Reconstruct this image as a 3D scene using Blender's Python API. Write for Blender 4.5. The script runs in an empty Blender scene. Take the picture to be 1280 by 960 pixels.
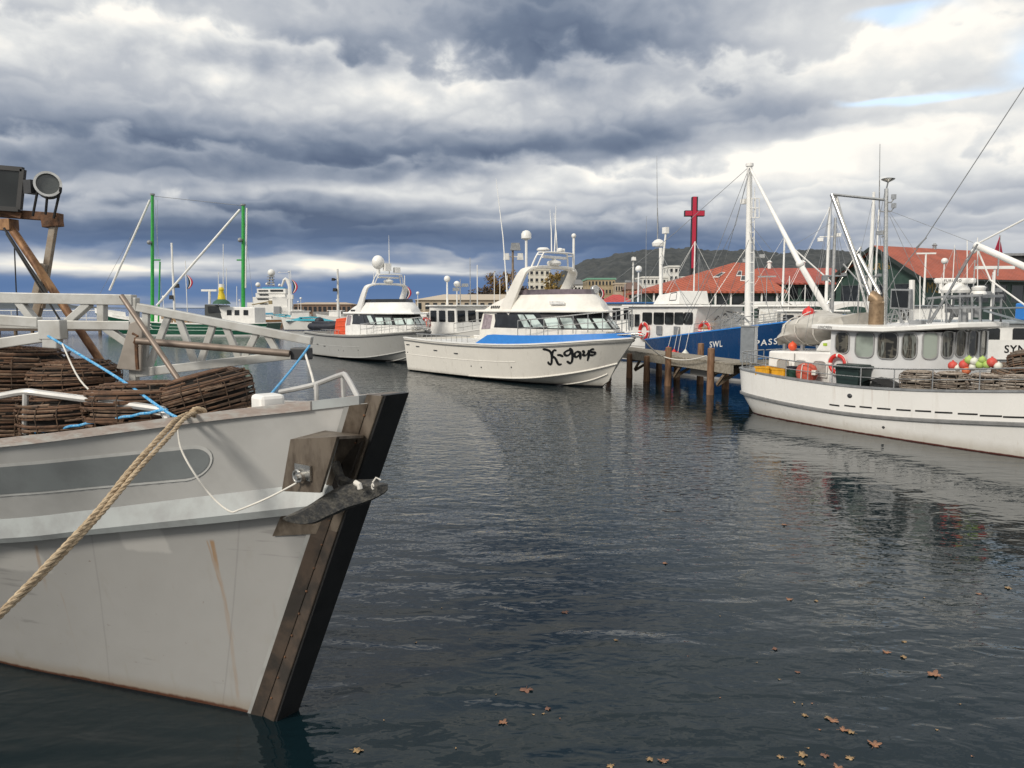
import bpy, bmesh, math, random
from mathutils import Vector, Matrix, noise as mnoise
random.seed(7)
R = math.radians
scene = bpy.context.scene
col = scene.collection

# ------------------------------------------------------------------ camera
F, CAMH, HY = 961.0, 3.0, 385.0
PITCH = math.atan((480 - HY) / F)
cd = bpy.data.cameras.new('camera')
cam = bpy.data.objects.new('camera', cd)
col.objects.link(cam)
cd.sensor_width = 36
cd.lens = 36 * F / 1280
cd.clip_start = 0.05
cd.clip_end = 30000
cam.location = (0, 0, CAMH)
cam.rotation_euler = (R(90) - PITCH, 0, 0)
scene.camera = cam
scene.view_settings.view_transform = 'Standard'
scene.view_settings.look = 'None'
scene.view_settings.exposure = 0.26
scene.view_settings.gamma = 1
scene.view_settings.use_curve_mapping = False

CP, SP = math.cos(PITCH), math.sin(PITCH)
def ray(px, py):
    a = (px - 640) / F; b = (480 - py) / F
    return Vector((a, CP + b * SP, -SP + b * CP))
def W(px, py, Y):
    d = ray(px, py)
    return Vector((0, 0, CAMH)) + d * (Y / d.y)
def G(px, py, z=0.0):
    d = ray(px, py)
    return Vector((0, 0, CAMH)) + d * ((z - CAMH) / d.z)

# ------------------------------------------------------------------ small node language
class S:
    def __init__(s, nt, k): s.nt, s.k = nt, k
    def m(s, op, *a):
        n = s.nt.nodes.new('ShaderNodeMath'); n.operation = op
        for i, q in enumerate((s,) + a):
            if isinstance(q, S): s.nt.links.new(q.k, n.inputs[i])
            else: n.inputs[i].default_value = q
        return S(s.nt, n.outputs[0])
    def __add__(s, o): return s.m('ADD', o)
    def __sub__(s, o): return s.m('SUBTRACT', o)
    def __mul__(s, o): return s.m('MULTIPLY', o)
    def __truediv__(s, o): return s.m('DIVIDE', o)
    def clamp(s, a=0.0, b=1.0): return s.m('MAXIMUM', a).m('MINIMUM', b)
    def abs(s): return s.m('ABSOLUTE')
def sstep(x, a, b):
    n = x.nt.nodes.new('ShaderNodeMapRange'); n.interpolation_type = 'SMOOTHSTEP'
    x.nt.links.new(x.k, n.inputs[0]); n.inputs[1].default_value = a; n.inputs[2].default_value = b
    return S(x.nt, n.outputs[0])
def vec(nt, x, y, z):
    n = nt.nodes.new('ShaderNodeCombineXYZ')
    for i, q in enumerate((x, y, z)):
        if isinstance(q, S): nt.links.new(q.k, n.inputs[i])
        else: n.inputs[i].default_value = q
    return S(nt, n.outputs[0])
def sep(v):
    n = v.nt.nodes.new('ShaderNodeSeparateXYZ'); v.nt.links.new(v.k, n.inputs[0])
    return [S(v.nt, n.outputs[i]) for i in range(3)]
def vscale(v, sc, off=(0, 0, 0)):
    n = v.nt.nodes.new('ShaderNodeVectorMath'); n.operation = 'MULTIPLY_ADD'
    v.nt.links.new(v.k, n.inputs[0]); n.inputs[1].default_value = sc; n.inputs[2].default_value = off
    return S(v.nt, n.outputs[0])
def nz(v, scale, detail=4, rough=.5, dist=0.0):
    n = v.nt.nodes.new('ShaderNodeTexNoise'); v.nt.links.new(v.k, n.inputs['Vector'])
    n.inputs['Scale'].default_value = scale; n.inputs['Detail'].default_value = detail
    n.inputs['Roughness'].default_value = rough; n.inputs['Distortion'].default_value = dist
    return S(v.nt, n.outputs['Fac'])
def mixc(nt, f, a, b):
    n = nt.nodes.new('ShaderNodeMix'); n.data_type = 'RGBA'
    for i, q in ((0, f), (6, a), (7, b)):
        if isinstance(q, S): nt.links.new(q.k, n.inputs[i])
        elif i == 0: n.inputs[0].default_value = q
        else: n.inputs[i].default_value = (q[0], q[1], q[2], 1)
    return S(nt, n.outputs[2])
def ramp(x, stops):
    n = x.nt.nodes.new('ShaderNodeValToRGB'); x.nt.links.new(x.k, n.inputs[0])
    e = n.color_ramp.elements
    while len(e) < len(stops): e.new(.5)
    for q, (p, c) in zip(e, stops): q.position = p; q.color = (c[0], c[1], c[2], 1)
    return S(x.nt, n.outputs[0])
def srgb(r, g, b):
    f = lambda c: (c / 255 / 12.92) if c / 255 <= .04045 else ((c / 255 + .055) / 1.055) ** 2.4
    return (f(r), f(g), f(b))

# ------------------------------------------------------------------ world: daylight sky seen through broken cloud
SUN_EL, SUN_AZ = 33.0, 222.0           # azimuth clockwise from +Y: behind the camera, to its left
w = bpy.data.worlds.new('World'); scene.world = w; w.use_nodes = True
nt = w.node_tree; nt.nodes.clear()
wo = nt.nodes.new('ShaderNodeOutputWorld'); bg = nt.nodes.new('ShaderNodeBackground')
nt.links.new(bg.outputs[0], wo.inputs[0])
bg.inputs[1].default_value = 0.1
sky = nt.nodes.new('ShaderNodeTexSky'); sky.sky_type = 'NISHITA'; sky.sun_disc = False
sky.sun_elevation = R(SUN_EL); sky.sun_rotation = R(SUN_AZ)
tc = nt.nodes.new('ShaderNodeTexCoord')
D = S(nt, tc.outputs['Generated'])
dx, dy, dz = sep(D)
az = dx.m('ARCTAN2', dy) * (180 / math.pi)
el = dz.m('ARCSINE') * (180 / math.pi)
zz = dz.m('MAXIMUM', 0.0) + 0.17
P = vec(nt, dx / zz, dy / zz, 0.0)
warp1 = nz(P, 0.9, 4, .6) - .5
warp2 = nz(vscale(P, (1, 1, 1), (7.3, 2.1, 4.0)), 0.9, 4, .6) - .5
ea = el.m('MAXIMUM', 2.4).m('MINIMUM', 16.0) * (1 / 14.0)
A2 = vec(nt, az + warp1 * 14.0, el + warp2 * ea * 8.5, 0.0)
def ae(px, py):
    d = ray(px, py).normalized()
    return math.degrees(math.atan2(d.x, d.y)), math.degrees(math.asin(d.z))
BLOBS = [  # centre (photo px), radius px, amount: + bright cloud, - dark cloud base
    (330, 82, 190, 30, -.48), (240, 60, 160, 30, -.06), (680, 30, 150, 50, -.46), (840, 50, 150, 40, -.16), (640, 180, 250, 30, -.40), (790, 196, 70, 26, -.45),
    (110, 130, 160, 30, -.12), (150, 182, 210, 26, -.40), (500, 196, 150, 16, -.30), (330, 222, 300, 22, -.22), (240, 262, 260, 18, -.30), (130, 292, 300, 18, -.50), (480, 288, 240, 16, -.50),
    (90, 362, 460, 14, -.50), (330, 314, 500, 9, -.10), (560, 352, 160, 20, -.34), (770, 305, 150, 26, -.50), (860, 325, 130, 22, -.35), (985, 150, 90, 26, -.36), (900, 110, 150, 30, -.20), (1040, 300, 90, 26, -.16),
    (1160, 270, 180, 25, -.10), (120, 28, 240, 44, .42), (1000, 80, 160, 60, .16), (470, 132, 280, 30, .30), (350, 110, 150, 20, .12), (590, 60, 60, 60, .10), (600, 236, 240, 12, .30), (140, 236, 130, 10, .25), (430, 244, 150, 12, .30),
    (40, 331, 60, 9, .48), (165, 336, 60, 6, .40), (270, 330, 50, 8, .34), (415, 329, 60, 11, .66), (520, 333, 70, 7, .48), (60, 371, 120, 5, .35), (600, 85, 80, 22, .20), (880, 215, 190, 34, .30), (1160, 190, 260, 80, .28), (1010, 215, 60, 18, .20), (1120, 60, 190, 60, .16), (960, 40, 120, 40, .10), (560, 340, 60, 5, .3),
]
acc = (el * 0.004 + 0.50).m('MINIMUM', .56)
for (px, py, rx, ry, am) in BLOBS:
    a0, e0 = ae(px, py); sa, se = 16.8 / rx, 16.8 / ry
    v = vscale(A2, (sa, se, 0), (-a0 * sa, -e0 * se, 0))
    n = nt.nodes.new('ShaderNodeVectorMath'); n.operation = 'DOT_PRODUCT'
    nt.links.new(v.k, n.inputs[0]); nt.links.new(v.k, n.inputs[1])
    b = nt.nodes.new('ShaderNodeMath'); b.operation = 'POWER'; b.inputs[0].default_value = .3679
    nt.links.new(n.outputs['Value'], b.inputs[1])
    acc = S(nt, b.outputs[0]).m('MULTIPLY_ADD', am * .8, acc)
# rolls of stratocumulus: each has a lumpy bright crown and shades down to a dark flat base
lown = nz(vec(nt, dx / zz, dy / zz, 0.0), 1.3, 3, .5, .2)
lump = nz(vec(nt, az * (1 / 3.1), el * (1 / 2.2), 1.0), 1.0, 5, .5, .2) - .5
wisp = nz(vec(nt, az * (1 / 5.0), el * (1 / 2.6), 5.0), 1.0, 5, .5, .3) - .5
n1 = lown
def rolls(K, off, A, L):
    ph = (dz.m('MAXIMUM', 0.005) + 0.13).m('POWER', -1.0) * K + lown * A + lump * L + off
    saw = ph.m('FRACT')
    return sstep(saw, 0.0, .24) * ((saw * -1.0 + 1.0).m('POWER', 1.15)) - .42
am = sstep(wisp, -.16, .14) * .75 + .25
acc = acc + rolls(1.2, .35, 1.9, 1.0) * (am * (sstep(az, 6, 24) * -.5 + 1.0) * (sstep(el, .5, 7.0) * .75 + .25)) * .50 + rolls(2.3, .1, 3.0, 1.5) * (sstep(el, 1.0, 8.0) * .15)
acc = acc + wisp * .36 + (lown - .5) * .30
high = sstep(el, 19, 40)
acc = acc + high * .15 + sstep(az, 8, 30) * sstep(el, 3, 9) * .02 + .065
behind = sstep(dy, .25, -.5)
acc = acc + behind * .18
B = acc.clamp()
cloud = ramp(B, [(0, srgb(86, 99, 121)), (.2, srgb(108, 120, 139)), (.42, srgb(144, 152, 165)), (.62, srgb(178, 182, 188)), (.82, srgb(212, 213, 212)), (1, srgb(240, 236, 228))])
# low cloud towards the horizon is bluer (rain)
lowm = sstep(el, 7.0, 1.0)
cloud = mixc(nt, (lowm * .8) * sstep(B, .62, .30), cloud, srgb(84, 114, 158))
warmb = sstep(el, 8, 2) * sstep(B, .72, 1.0)
cloud = mixc(nt, warmb * .6, cloud, srgb(250, 238, 214))
cscale = nt.nodes.new('ShaderNodeVectorMath'); cscale.operation = 'SCALE'
nt.links.new(cloud.k, cscale.inputs[0]); cscale.inputs['Scale'].default_value = 10.0
g = None
for (px, py, rx, ry) in ((1130, 118, 75, 10), (1275, 62, 60, 26), (1110, 30, 60, 12)):
    a0, e0 = ae(px, py); sa, se = 16.8 / rx, 16.8 / ry
    v = vscale(A2, (sa, se, 0), (-a0 * sa, -e0 * se, 0))
    n = nt.nodes.new('ShaderNodeVectorMath'); n.operation = 'DOT_PRODUCT'
    nt.links.new(v.k, n.inputs[0]); nt.links.new(v.k, n.inputs[1])
    b = nt.nodes.new('ShaderNodeMath'); b.operation = 'POWER'; b.inputs[0].default_value = .3679
    nt.links.new(n.outputs['Value'], b.inputs[1]); q = S(nt, b.outputs[0])
    g = q if g is None else g + q
gap = sstep(g + (n1 - .5) * .8, .35, 1.0) * .6
skyb = nt.nodes.new('ShaderNodeVectorMath'); skyb.operation = 'MULTIPLY_ADD'
nt.links.new(sky.outputs[0], skyb.inputs[0]); skyb.inputs[1].default_value = (1.3, 1.3, 1.3); skyb.inputs[2].default_value = (2.6, 3.3, 3.8)
nt.links.new(mixc(nt, gap, S(nt, cscale.outputs[0]), S(nt, skyb.outputs[0])).k, bg.inputs[0])

# ------------------------------------------------------------------ sun through thin cloud
sl = bpy.data.lights.new('sun', 'SUN'); so = bpy.data.objects.new('sun', sl); col.objects.link(so)
sl.energy = 2.3; sl.angle = R(12); sl.color = (1.0, .93, .82)
sd = Vector((math.sin(R(SUN_AZ)) * math.cos(R(SUN_EL)), math.cos(R(SUN_AZ)) * math.cos(R(SUN_EL)), math.sin(R(SUN_EL))))
so.rotation_euler = sd.to_track_quat('Z', 'Y').to_euler()

# ------------------------------------------------------------------ materials
MATS = {}
def newmat(name):
    m = bpy.data.materials.new(name); m.use_nodes = True
    nt = m.node_tree; b = nt.nodes['Principled BSDF']
    t = nt.nodes.new('ShaderNodeTexCoord')
    return m, nt, b, S(nt, t.outputs['Object'])
def bump(nt, b, h, strength, dist):
    n = nt.nodes.new('ShaderNodeBump'); n.inputs['Strength'].default_value = strength; n.inputs['Distance'].default_value = dist
    nt.links.new(h.k, n.inputs['Height']); nt.links.new(n.outputs[0], b.inputs['Normal'])
def mat(name, c, rough=.5, metal=0.0, var=.25, scale=6.0, bmp=0.0, c2=None, stretch=(1, 1, 1), detail=5):
    """a colour, a second colour in worn patches, uneven gloss and a little relief"""
    if name in MATS: return MATS[name]
    m, nt, b, O = newmat(name)
    v = vscale(O, stretch)
    n = nz(v, scale, detail, .62)
    c2 = c2 or tuple(x * (1 - var) for x in c)
    f = sstep(n, .38, .68)
    nt.links.new(mixc(nt, f, c, c2).k, b.inputs['Base Color'])
    nt.links.new((nz(v, scale * 1.7, 3) * .3 + (rough - .15)).clamp(.02, 1).k, b.inputs['Roughness'])
    b.inputs['Metallic'].default_value = metal
    if bmp: bump(nt, b, nz(v, scale * 3, 4), .5, bmp)
    MATS[name] = m
    return m
def hullpaint(name, c, dirt=(.16, .13, .09), rough=.35, wl=.22, streak=.35, c_low=None, low_z=0.07, rust=.0, dents=.004):
    """painted hull: runs of dirt, grime at the waterline, antifouling below"""
    m, nt, b, O = newmat(name)
    x, y, z = sep(O)
    run = nz(vscale(O, (3.0, 3.0, .22)), 2.2, 5, .65)
    blot = nz(O, .9, 5, .6)
    cc = mixc(nt, sstep(blot, .35, .75) * .35, c, tuple(k * .84 for k in c))
    cc = mixc(nt, sstep(run, .56, .80) * streak, cc, dirt)
    if rust:
        rr = nz(vscale(O, (4.5, 4.5, .12), (3, 1, 0)), 2.0, 3, .5)
        cc = mixc(nt, sstep(rr, .66, .78) * rust, cc, (.28, .12, .035))
    zn = z + (nz(O, 5, 4) - .5) * .12
    cc = mixc(nt, sstep(zn, wl, .02) * .55, cc, tuple(k * .8 for k in dirt))
    if c_low: cc = mixc(nt, sstep(z + (nz(O, 9, 3) - .5) * .02, low_z + .012, low_z - .012), cc, c_low)
    nt.links.new(cc.k, b.inputs['Base Color'])
    nt.links.new((nz(O, 3, 4) * .3 + rough - .15).clamp(.05, 1).k, b.inputs['Roughness'])
    if dents: bump(nt, b, nz(vscale(O, (1, 1, .8)), 1.6, 3, .5), .35, dents * 4)
    MATS[name] = m
    return m
def glass(name, c, rough=.06):
    m, nt, b, O = newmat(name)
    n = nz(O, 1.3, 3)
    nt.links.new(mixc(nt, sstep(n, .4, .62), c, tuple(k * .45 for k in c)).k, b.inputs['Base Color'])
    b.inputs['Roughness'].default_value = rough
    b.inputs['IOR'].default_value = 1.5
    MATS[name] = m
    return m
# ------------------------------------------------------------------ mesh builder
V3 = Vector
class MB:
    def __init__(s): s.v = []; s.f = []; s.sm = []; s.mi = []; s.cur = 0
    def add(s, vs, fs, smooth=False):
        o = len(s.v); s.v += [tuple(p) for p in vs]
        for f in fs: s.f.append([i + o for i in f]); s.sm.append(smooth); s.mi.append(s.cur)
        return s
    def box(s, c, sz, rz=0.0, M=None):
        a, b, d = sz[0] / 2, sz[1] / 2, sz[2] / 2
        vs = [V3((x, y, z)) for z in (-d, d) for x, y in ((-a, -b), (a, -b), (a, b), (-a, b))]
        T = Matrix.Translation(V3(c)) @ (M if M is not None else Matrix.Rotation(rz, 4, 'Z'))
        return s.hexa([T @ p for p in vs])
    def hexa(s, p):
        return s.add(p, [(3, 2, 1, 0), (4, 5, 6, 7), (0, 1, 5, 4), (1, 2, 6, 5), (2, 3, 7, 6), (3, 0, 4, 7)])
    def tube(s, path, r, n=8, closed=False, smooth=True, flat=1.0):
        path = [V3(p) for p in path]; m = len(path)
        rr = r if isinstance(r, (list, tuple)) else [r] * m
        rings = []; prev = None
        for i, p in enumerate(path):
            if closed: t = path[(i + 1) % m] - path[i - 1]
            else: t = path[min(i + 1, m - 1)] - path[max(i - 1, 0)]
            t.normalize()
            if prev is None:
                u = t.orthogonal()
                if abs(t.z) < .9: u = V3((0, 0, 1)) - t * t.z
                u.normalize()
            else:
                u = prev - t * prev.dot(t)
                u = u.normalized() if u.length > 1e-6 else t.orthogonal().normalized()
            prev = u; w_ = t.cross(u)
            rings.append([p + (u * math.cos(2 * math.pi * k / n) * flat + w_ * math.sin(2 * math.pi * k / n)) * rr[i] for k in range(n)])
        return s.loft(rings, ring=True, closed=closed, caps=not closed, smooth=smooth)
    def bar(s, a, b, wd, h, up=(0, 0, 1)):
        """a straight rectangular bar"""
        a, b = V3(a), V3(b); t = (b - a).normalized(); u = V3(up)
        u = (u - t * u.dot(t)); u = u.normalized() if u.length > 1e-4 else t.orthogonal().normalized()
        q = t.cross(u) * (wd / 2); u = u * (h / 2)
        return s.hexa([a - q - u, b - q - u, b + q - u, a + q - u, a - q + u, b - q + u, b + q + u, a + q + u])
    def loft(s, rows, ring=False, closed=False, caps=False, smooth=True):
        n = len(rows[0]); m = len(rows); vs = [p for r_ in rows for p in r_]; fs = []
        for i in range(m if closed else m - 1):
            for j in range(n if ring else n - 1):
                i2 = (i + 1) % m; j2 = (j + 1) % n
                fs.append((i * n + j, i * n + j2, i2 * n + j2, i2 * n + j))
        s.add(vs, fs, smooth)
        if caps:
            s.add(rows[0], [tuple(range(n))[::-1]]); s.add(rows[-1], [tuple(range(n))])
        return s
    def ball(s, c, r, nu=14, nv=9):
        rx, ry, rz = r if isinstance(r, (tuple, list)) else (r, r, r)
        rows = []
        for i in range(nv + 1):
            t = math.pi * i / nv
            rows.append([(c[0] + rx * math.sin(t) * math.cos(2 * math.pi * j / nu), c[1] + ry * math.sin(t) * math.sin(2 * math.pi * j / nu), c[2] - rz * math.cos(t)) for j in range(nu)])
        return s.loft(rows, ring=True)
    def lathe(s, prof, c=(0, 0, 0), n=16, M=None):
        rows = []
        for (r, z) in prof:
            rr = [V3((r * math.cos(2 * math.pi * j / n), r * math.sin(2 * math.pi * j / n), z)) for j in range(n)]
            if M is not None: rr = [M @ p for p in rr]
            rows.append([p + V3(c) for p in rr])
        return s.loft(rows, ring=True, caps=True)
    def prism(s, pts, d):
        pts = [V3(p) for p in pts]; d = V3(d); n = len(pts)
        s.add(pts + [p + d for p in pts], [tuple(range(n))[::-1], tuple(range(n, 2 * n))] + [(i, (i + 1) % n, n + (i + 1) % n, n + i) for i in range(n)])
        return s
    def poly(s, pts): return s.add(pts, [tuple(range(len(pts)))])
    def build(s, name, m, parent=None, bevel=0.0, ang=38, loc=None):
        me = bpy.data.meshes.new(name); me.from_pydata(s.v, [], s.f)
        ms = m if isinstance(m, (list, tuple)) else [m]
        for q in ms: me.materials.append(q)
        bm = bmesh.new(); bm.from_mesh(me)
        bmesh.ops.recalc_face_normals(bm, faces=bm.faces[:]); bm.to_mesh(me); bm.free()
        me.polygons.foreach_set('use_smooth', s.sm); me.polygons.foreach_set('material_index', s.mi)
        me.update()
        if any(s.sm): me.set_sharp_from_angle(angle=R(ang))
        o = bpy.data.objects.new(name, me); col.objects.link(o)
        if parent is not None: o.parent = parent.o if isinstance(parent, T) else parent
        if loc is not None: o.location = loc
        if bevel:
            bv = o.modifiers.new('bevel', 'BEVEL'); bv.width = bevel; bv.segments = 2; bv.limit_method = 'ANGLE'; bv.angle_limit = R(40)
        return o
def tag(o, label=None, cat=None, group=None, kind=None):
    if label: o['label'] = label
    if cat: o['category'] = cat
    if group: o['group'] = group
    if kind: o['kind'] = kind
    return o
class T:
    """an Empty at the thing's base that parents its parts"""
    def __init__(s, name, label, cat, loc=(0, 0, 0), rz=0.0, group=None, sc=1.0):
        s.o = bpy.data.objects.new(name, None); col.objects.link(s.o); s.o.empty_display_size = .2
        s.o.location = loc; s.o.rotation_euler = (0, 0, rz); tag(s.o, label, cat, group)
        s.o.scale = (sc, sc, sc)
        s.M = Matrix.Translation(V3(loc)) @ Matrix.Rotation(rz, 4, 'Z') @ Matrix.Scale(sc, 4); s.I = s.M.inverted()
    def L(s, p): return s.I @ V3(p)          # world point to the thing's own axes
    def Wd(s, p): return s.M @ V3(p)         # and back
    def W(s, px, py, Y): return s.L(W(px, py, Y))
    def side(s, px, py, y):
        """where the line of sight meets the boat's own fore-and-aft plane at offset y"""
        return s.hit(px, py, (0, y), (1, y))
    def hit(s, px, py, a, b):
        """the same for the upright plane through the plan points a and b"""
        A, B = s.Wd((a[0], a[1], 0)), s.Wd((b[0], b[1], 0)); d = ray(px, py); c = V3((0, 0, CAMH)); n = V3((A.y - B.y, B.x - A.x, 0))
        return s.L(c + d * ((A - c).dot(n) / d.dot(n)))
def copy_tree(o, parent=None):
    c = o.copy(); col.objects.link(c); c.parent = parent
    for ch in list(o.children): copy_tree(ch, c)
    return c
def itp(x, tab):
    """smooth curve through a table of (x, value)"""
    if x <= tab[0][0]: return tab[0][1]
    if x >= tab[-1][0]: return tab[-1][1]
    for i in range(len(tab) - 1):
        if tab[i][0] <= x <= tab[i + 1][0]:
            x0, y0 = tab[i]; x1, y1 = tab[i + 1]; h = x1 - x0
            m0 = (y1 - tab[i - 1][1]) / (x1 - tab[i - 1][0]) if i > 0 else (y1 - y0) / h
            m1 = (tab[i + 2][1] - y0) / (tab[i + 2][0] - x0) if i + 2 < len(tab) else (y1 - y0) / h
            t = (x - x0) / h
            return (2*t**3-3*t*t+1)*y0 + (t**3-2*t*t+t)*h*m0 + (-2*t**3+3*t*t)*y1 + (t**3-t*t)*h*m1
def smooth_path(pts, k=6):
    pts = [V3(p) for p in pts]; out = []
    for i in range(len(pts) - 1):
        p0 = pts[max(i - 1, 0)]; p1 = pts[i]; p2 = pts[i + 1]; p3 = pts[min(i + 2, len(pts) - 1)]
        for j in range(k):
            t = j / k
            out.append(.5 * ((2 * p1) + (p2 - p0) * t + (2 * p0 - 5 * p1 + 4 * p2 - p3) * t * t + (3 * p1 - p0 - 3 * p2 + p3) * t ** 3))
    out.append(pts[-1]); return out
def sag(a, b, d, n=14):
    a, b = V3(a), V3(b)
    return [a.lerp(b, i / n) - V3((0, 0, d * 4 * (i / n) * (1 - i / n))) for i in range(n + 1)]
def text_flat(s, size=1.0, shear=0.0, spacing=1.0):
    """2-D mesh of a word: vertices (u, v) and faces, built from Blender's own font"""
    c = bpy.data.curves.new('lettering', 'FONT'); c.body = s; c.size = size; c.shear = shear; c.space_character = spacing
    c.align_x = 'CENTER'; c.align_y = 'CENTER'; c.resolution_u = 3
    o = bpy.data.objects.new('lettering', c); col.objects.link(o)
    bpy.context.view_layer.update()
    me = bpy.data.meshes.new_from_object(o.evaluated_get(bpy.context.evaluated_depsgraph_get()))
    vs = [(v.co.x, v.co.y) for v in me.vertices]; fs = [tuple(p.vertices) for p in me.polygons]
    bpy.data.objects.remove(o); bpy.data.curves.remove(c); bpy.data.meshes.remove(me)
    return vs, fs
def lettering(name, s, size, fn, m, parent=None, shear=0.0, spacing=1.0, bold=0.0):
    vs, fs = text_flat(s, size, shear, spacing)
    mb = MB(); mb.add([fn(u, v) for u, v in vs], fs)
    if bold:
        for dx_, dy_ in ((bold, 0), (0, bold), (bold, bold)): mb.add([fn(u + dx_, v + dy_) + V3((0, 0, 1e-4 * (1 + dx_ + 2 * dy_))) for u, v in vs], fs)
    return mb.build(name, m, parent)
def bil(q, u, v):
    a, b, c, d = [V3(p) for p in q]      # lower left, lower right, upper right, upper left
    return a.lerp(b, u).lerp(d.lerp(c, u), v)
def qn(q):
    a, b, c, d = [V3(p) for p in q]
    return (b - a).cross(d - a).normalized()
def rrect(u0, v0, u1, v1, r, k=4, top_only=False):
    out = []
    for cx, cy, a0, rr in ((u1 - r, v1 - r, 0, r), (u0 + r, v1 - r, 90, r), (u0 + r, v0 + r, 180, r), (u1 - r, v0 + r, 270, r)):
        if r == 0 or (top_only and a0 >= 180):
            out.append((u1 if a0 in (0, 270) else u0, v1 if a0 < 180 else v0)); continue
        for j in range(k + 1):
            a = R(a0 + 90 * j / k); out.append((cx + rr * math.cos(a), cy + rr * math.sin(a)))
    return out
def pane(q, u0, v0, u1, v1, parent, m, mf, out=.012, r=.06, name='window', fw=.03, top_only=False):
    """a window on the face q (metres from its lower-left corner): a frame and its pane"""
    a, b, c, d = [V3(p) for p in q]; Lx = (b - a).length; Ly = (d - a).length; n = qn(q)
    f = lambda pts: [bil(q, x / Lx, y / Ly) for x, y in pts]
    o = rrect(u0 - fw, v0 - fw, u1 + fw, v1 + fw, r + fw if r else 0, top_only=top_only); i_ = rrect(u0, v0, u1, v1, r, top_only=top_only)
    O_, I_ = f(o), f(i_); k = len(O_); fr = MB()
    rows = [[p - n * .01 for p in O_], [p + n * out for p in O_], [p + n * out for p in I_], [p + n * (out * .35) for p in I_]]
    fr.loft(rows, ring=True, smooth=False)
    fo = fr.build(name, mf, parent)
    MB().poly([p + n * (out * .4) for p in I_]).build('pane', m, fo)
    return fo
# ------------------------------------------------------------------ hulls
class Hull:
    """levels: curves of (x, half beam, z) from keel to sheer, all with the same stations from stern (t=0) to stem (t=1)"""
    def __init__(s, levels, n=40):
        s.n = n; s.lv = []
        for L_ in levels:
            k = len(L_); tt = [i / (k - 1) for i in range(k)]
            s.lv.append([V3([itp(t, list(zip(tt, [p[c] for p in L_]))) for c in range(3)]) for t in [i / n for i in range(n + 1)]])
    def at(s, k, t):
        x = max(0, min(s.n - 1e-6, t * s.n)); i = int(x); return s.lv[k][i].lerp(s.lv[k][i + 1], x - i)
    def pt(s, k, t, f, off=0.0, side=-1):
        """point on the strip between level k and k+1 (f from 0 to 1), off metres outside it; side -1 is starboard"""
        P_ = lambda t, f: s.at(k, t).lerp(s.at(k + 1, t), f)
        p = P_(t, f); e = .004
        n = (P_(min(t + e, 1), f) - P_(max(t - e, 0), f)).cross(s.at(k + 1, t) - s.at(k, t))
        n = n.normalized() if n.length > 1e-9 else V3((0, 1, 0))
        if n.y < 0: n = -n
        p = p + n * off
        return V3((p.x, p.y * -side * -1 if side > 0 else -p.y, p.z))
    def t_at_x(s, k, x):
        a, b = 0.0, 1.0
        for _ in range(30):
            m_ = (a + b) / 2
            if s.at(k, m_).x < x: a = m_
            else: b = m_
        return (a + b) / 2
    def shell(s, mb, k0=0, k1=None, mats=None):
        k1 = len(s.lv) - 1 if k1 is None else k1
        for sd_ in (1, -1):
            for k in range(k0, k1):
                if mats: mb.cur = mats[k]
                mb.loft([[V3((p.x, sd_ * p.y, p.z)) for p in s.lv[k]], [V3((p.x, sd_ * p.y, p.z)) for p in s.lv[k + 1]]])
        # transom and stem closed
        for i in (0, s.n):
            lo = [s.lv[k][i] for k in range(k0, k1 + 1)]
            pts = lo + [V3((p.x, -p.y, p.z)) for p in lo[::-1]]
            if max(p.y for p in lo) > .01: mb.poly(pts)
        return mb
    def deck(s, mb, dz, inset=.06):
        top = s.lv[-1]; low = s.lv[-2]; rows = []; walls = []
        for p, q in zip(top, low):
            f = min(1.0, -dz / max(p.z - q.z, .05)); b = p.lerp(q, f)      # the side at deck height, flare included
            y = max(b.y - inset, .004); yt = max(p.y - inset, .005); x = b.x - inset * .5
            rows.append([(x, y, p.z + dz), (x, -y, p.z + dz)]); walls.append((x, y, p.z + dz, p.x - inset * .5, yt, p.z))
        mb.loft(rows, smooth=False)
        for sd_ in (1, -1):
            mb.loft([[(a, sd_ * b, c) for a, b, c, _, _, _ in walls], [(a, sd_ * b, c) for _, _, _, a, b, c in walls]])
        return mb
    def cap(s, mb, wd=.1, h=.04, out=.02, k=-1, t0=0, t1=1):
        """a rail running along the top edge on both sides"""
        i0, i1 = int(t0 * s.n), int(t1 * s.n)
        for sd_ in (1, -1):
            rows = []
            for p in s.lv[k][i0:i1 + 1]:
                yo = p.y + out; yi = max(p.y - wd, .003)
                rows.append([(p.x, sd_ * yo, p.z - .005), (p.x, sd_ * yo, p.z + h), (p.x - .01, sd_ * yi, p.z + h), (p.x - .01, sd_ * yi, p.z - .005)])
            mb.loft(rows, ring=True, caps=True, smooth=False)
        return mb
    def belt(s, mb, k, f0, r=.03, t0=0, t1=1, sides=(1, -1), h=None):
        """a rubbing strake standing proud of the side"""
        i0, i1 = int(t0 * s.n), int(t1 * s.n)
        for sd_ in sides:
            rows = []
            for i in range(i0, i1 + 1):
                t = i / s.n; q = [s.pt(k, t, f0, 0, -1), s.pt(k, t, f0, r, -1)]
                hh = h or r
                q = [q[0] + V3((0, 0, -hh)), q[1] + V3((0, 0, -hh * .6)), q[1] + V3((0, 0, hh * .6)), q[0] + V3((0, 0, hh))]
                rows.append([V3((p.x, -sd_ * p.y, p.z)) for p in q])
            mb.loft(rows, ring=True, caps=True, smooth=False)
        return mb
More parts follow.
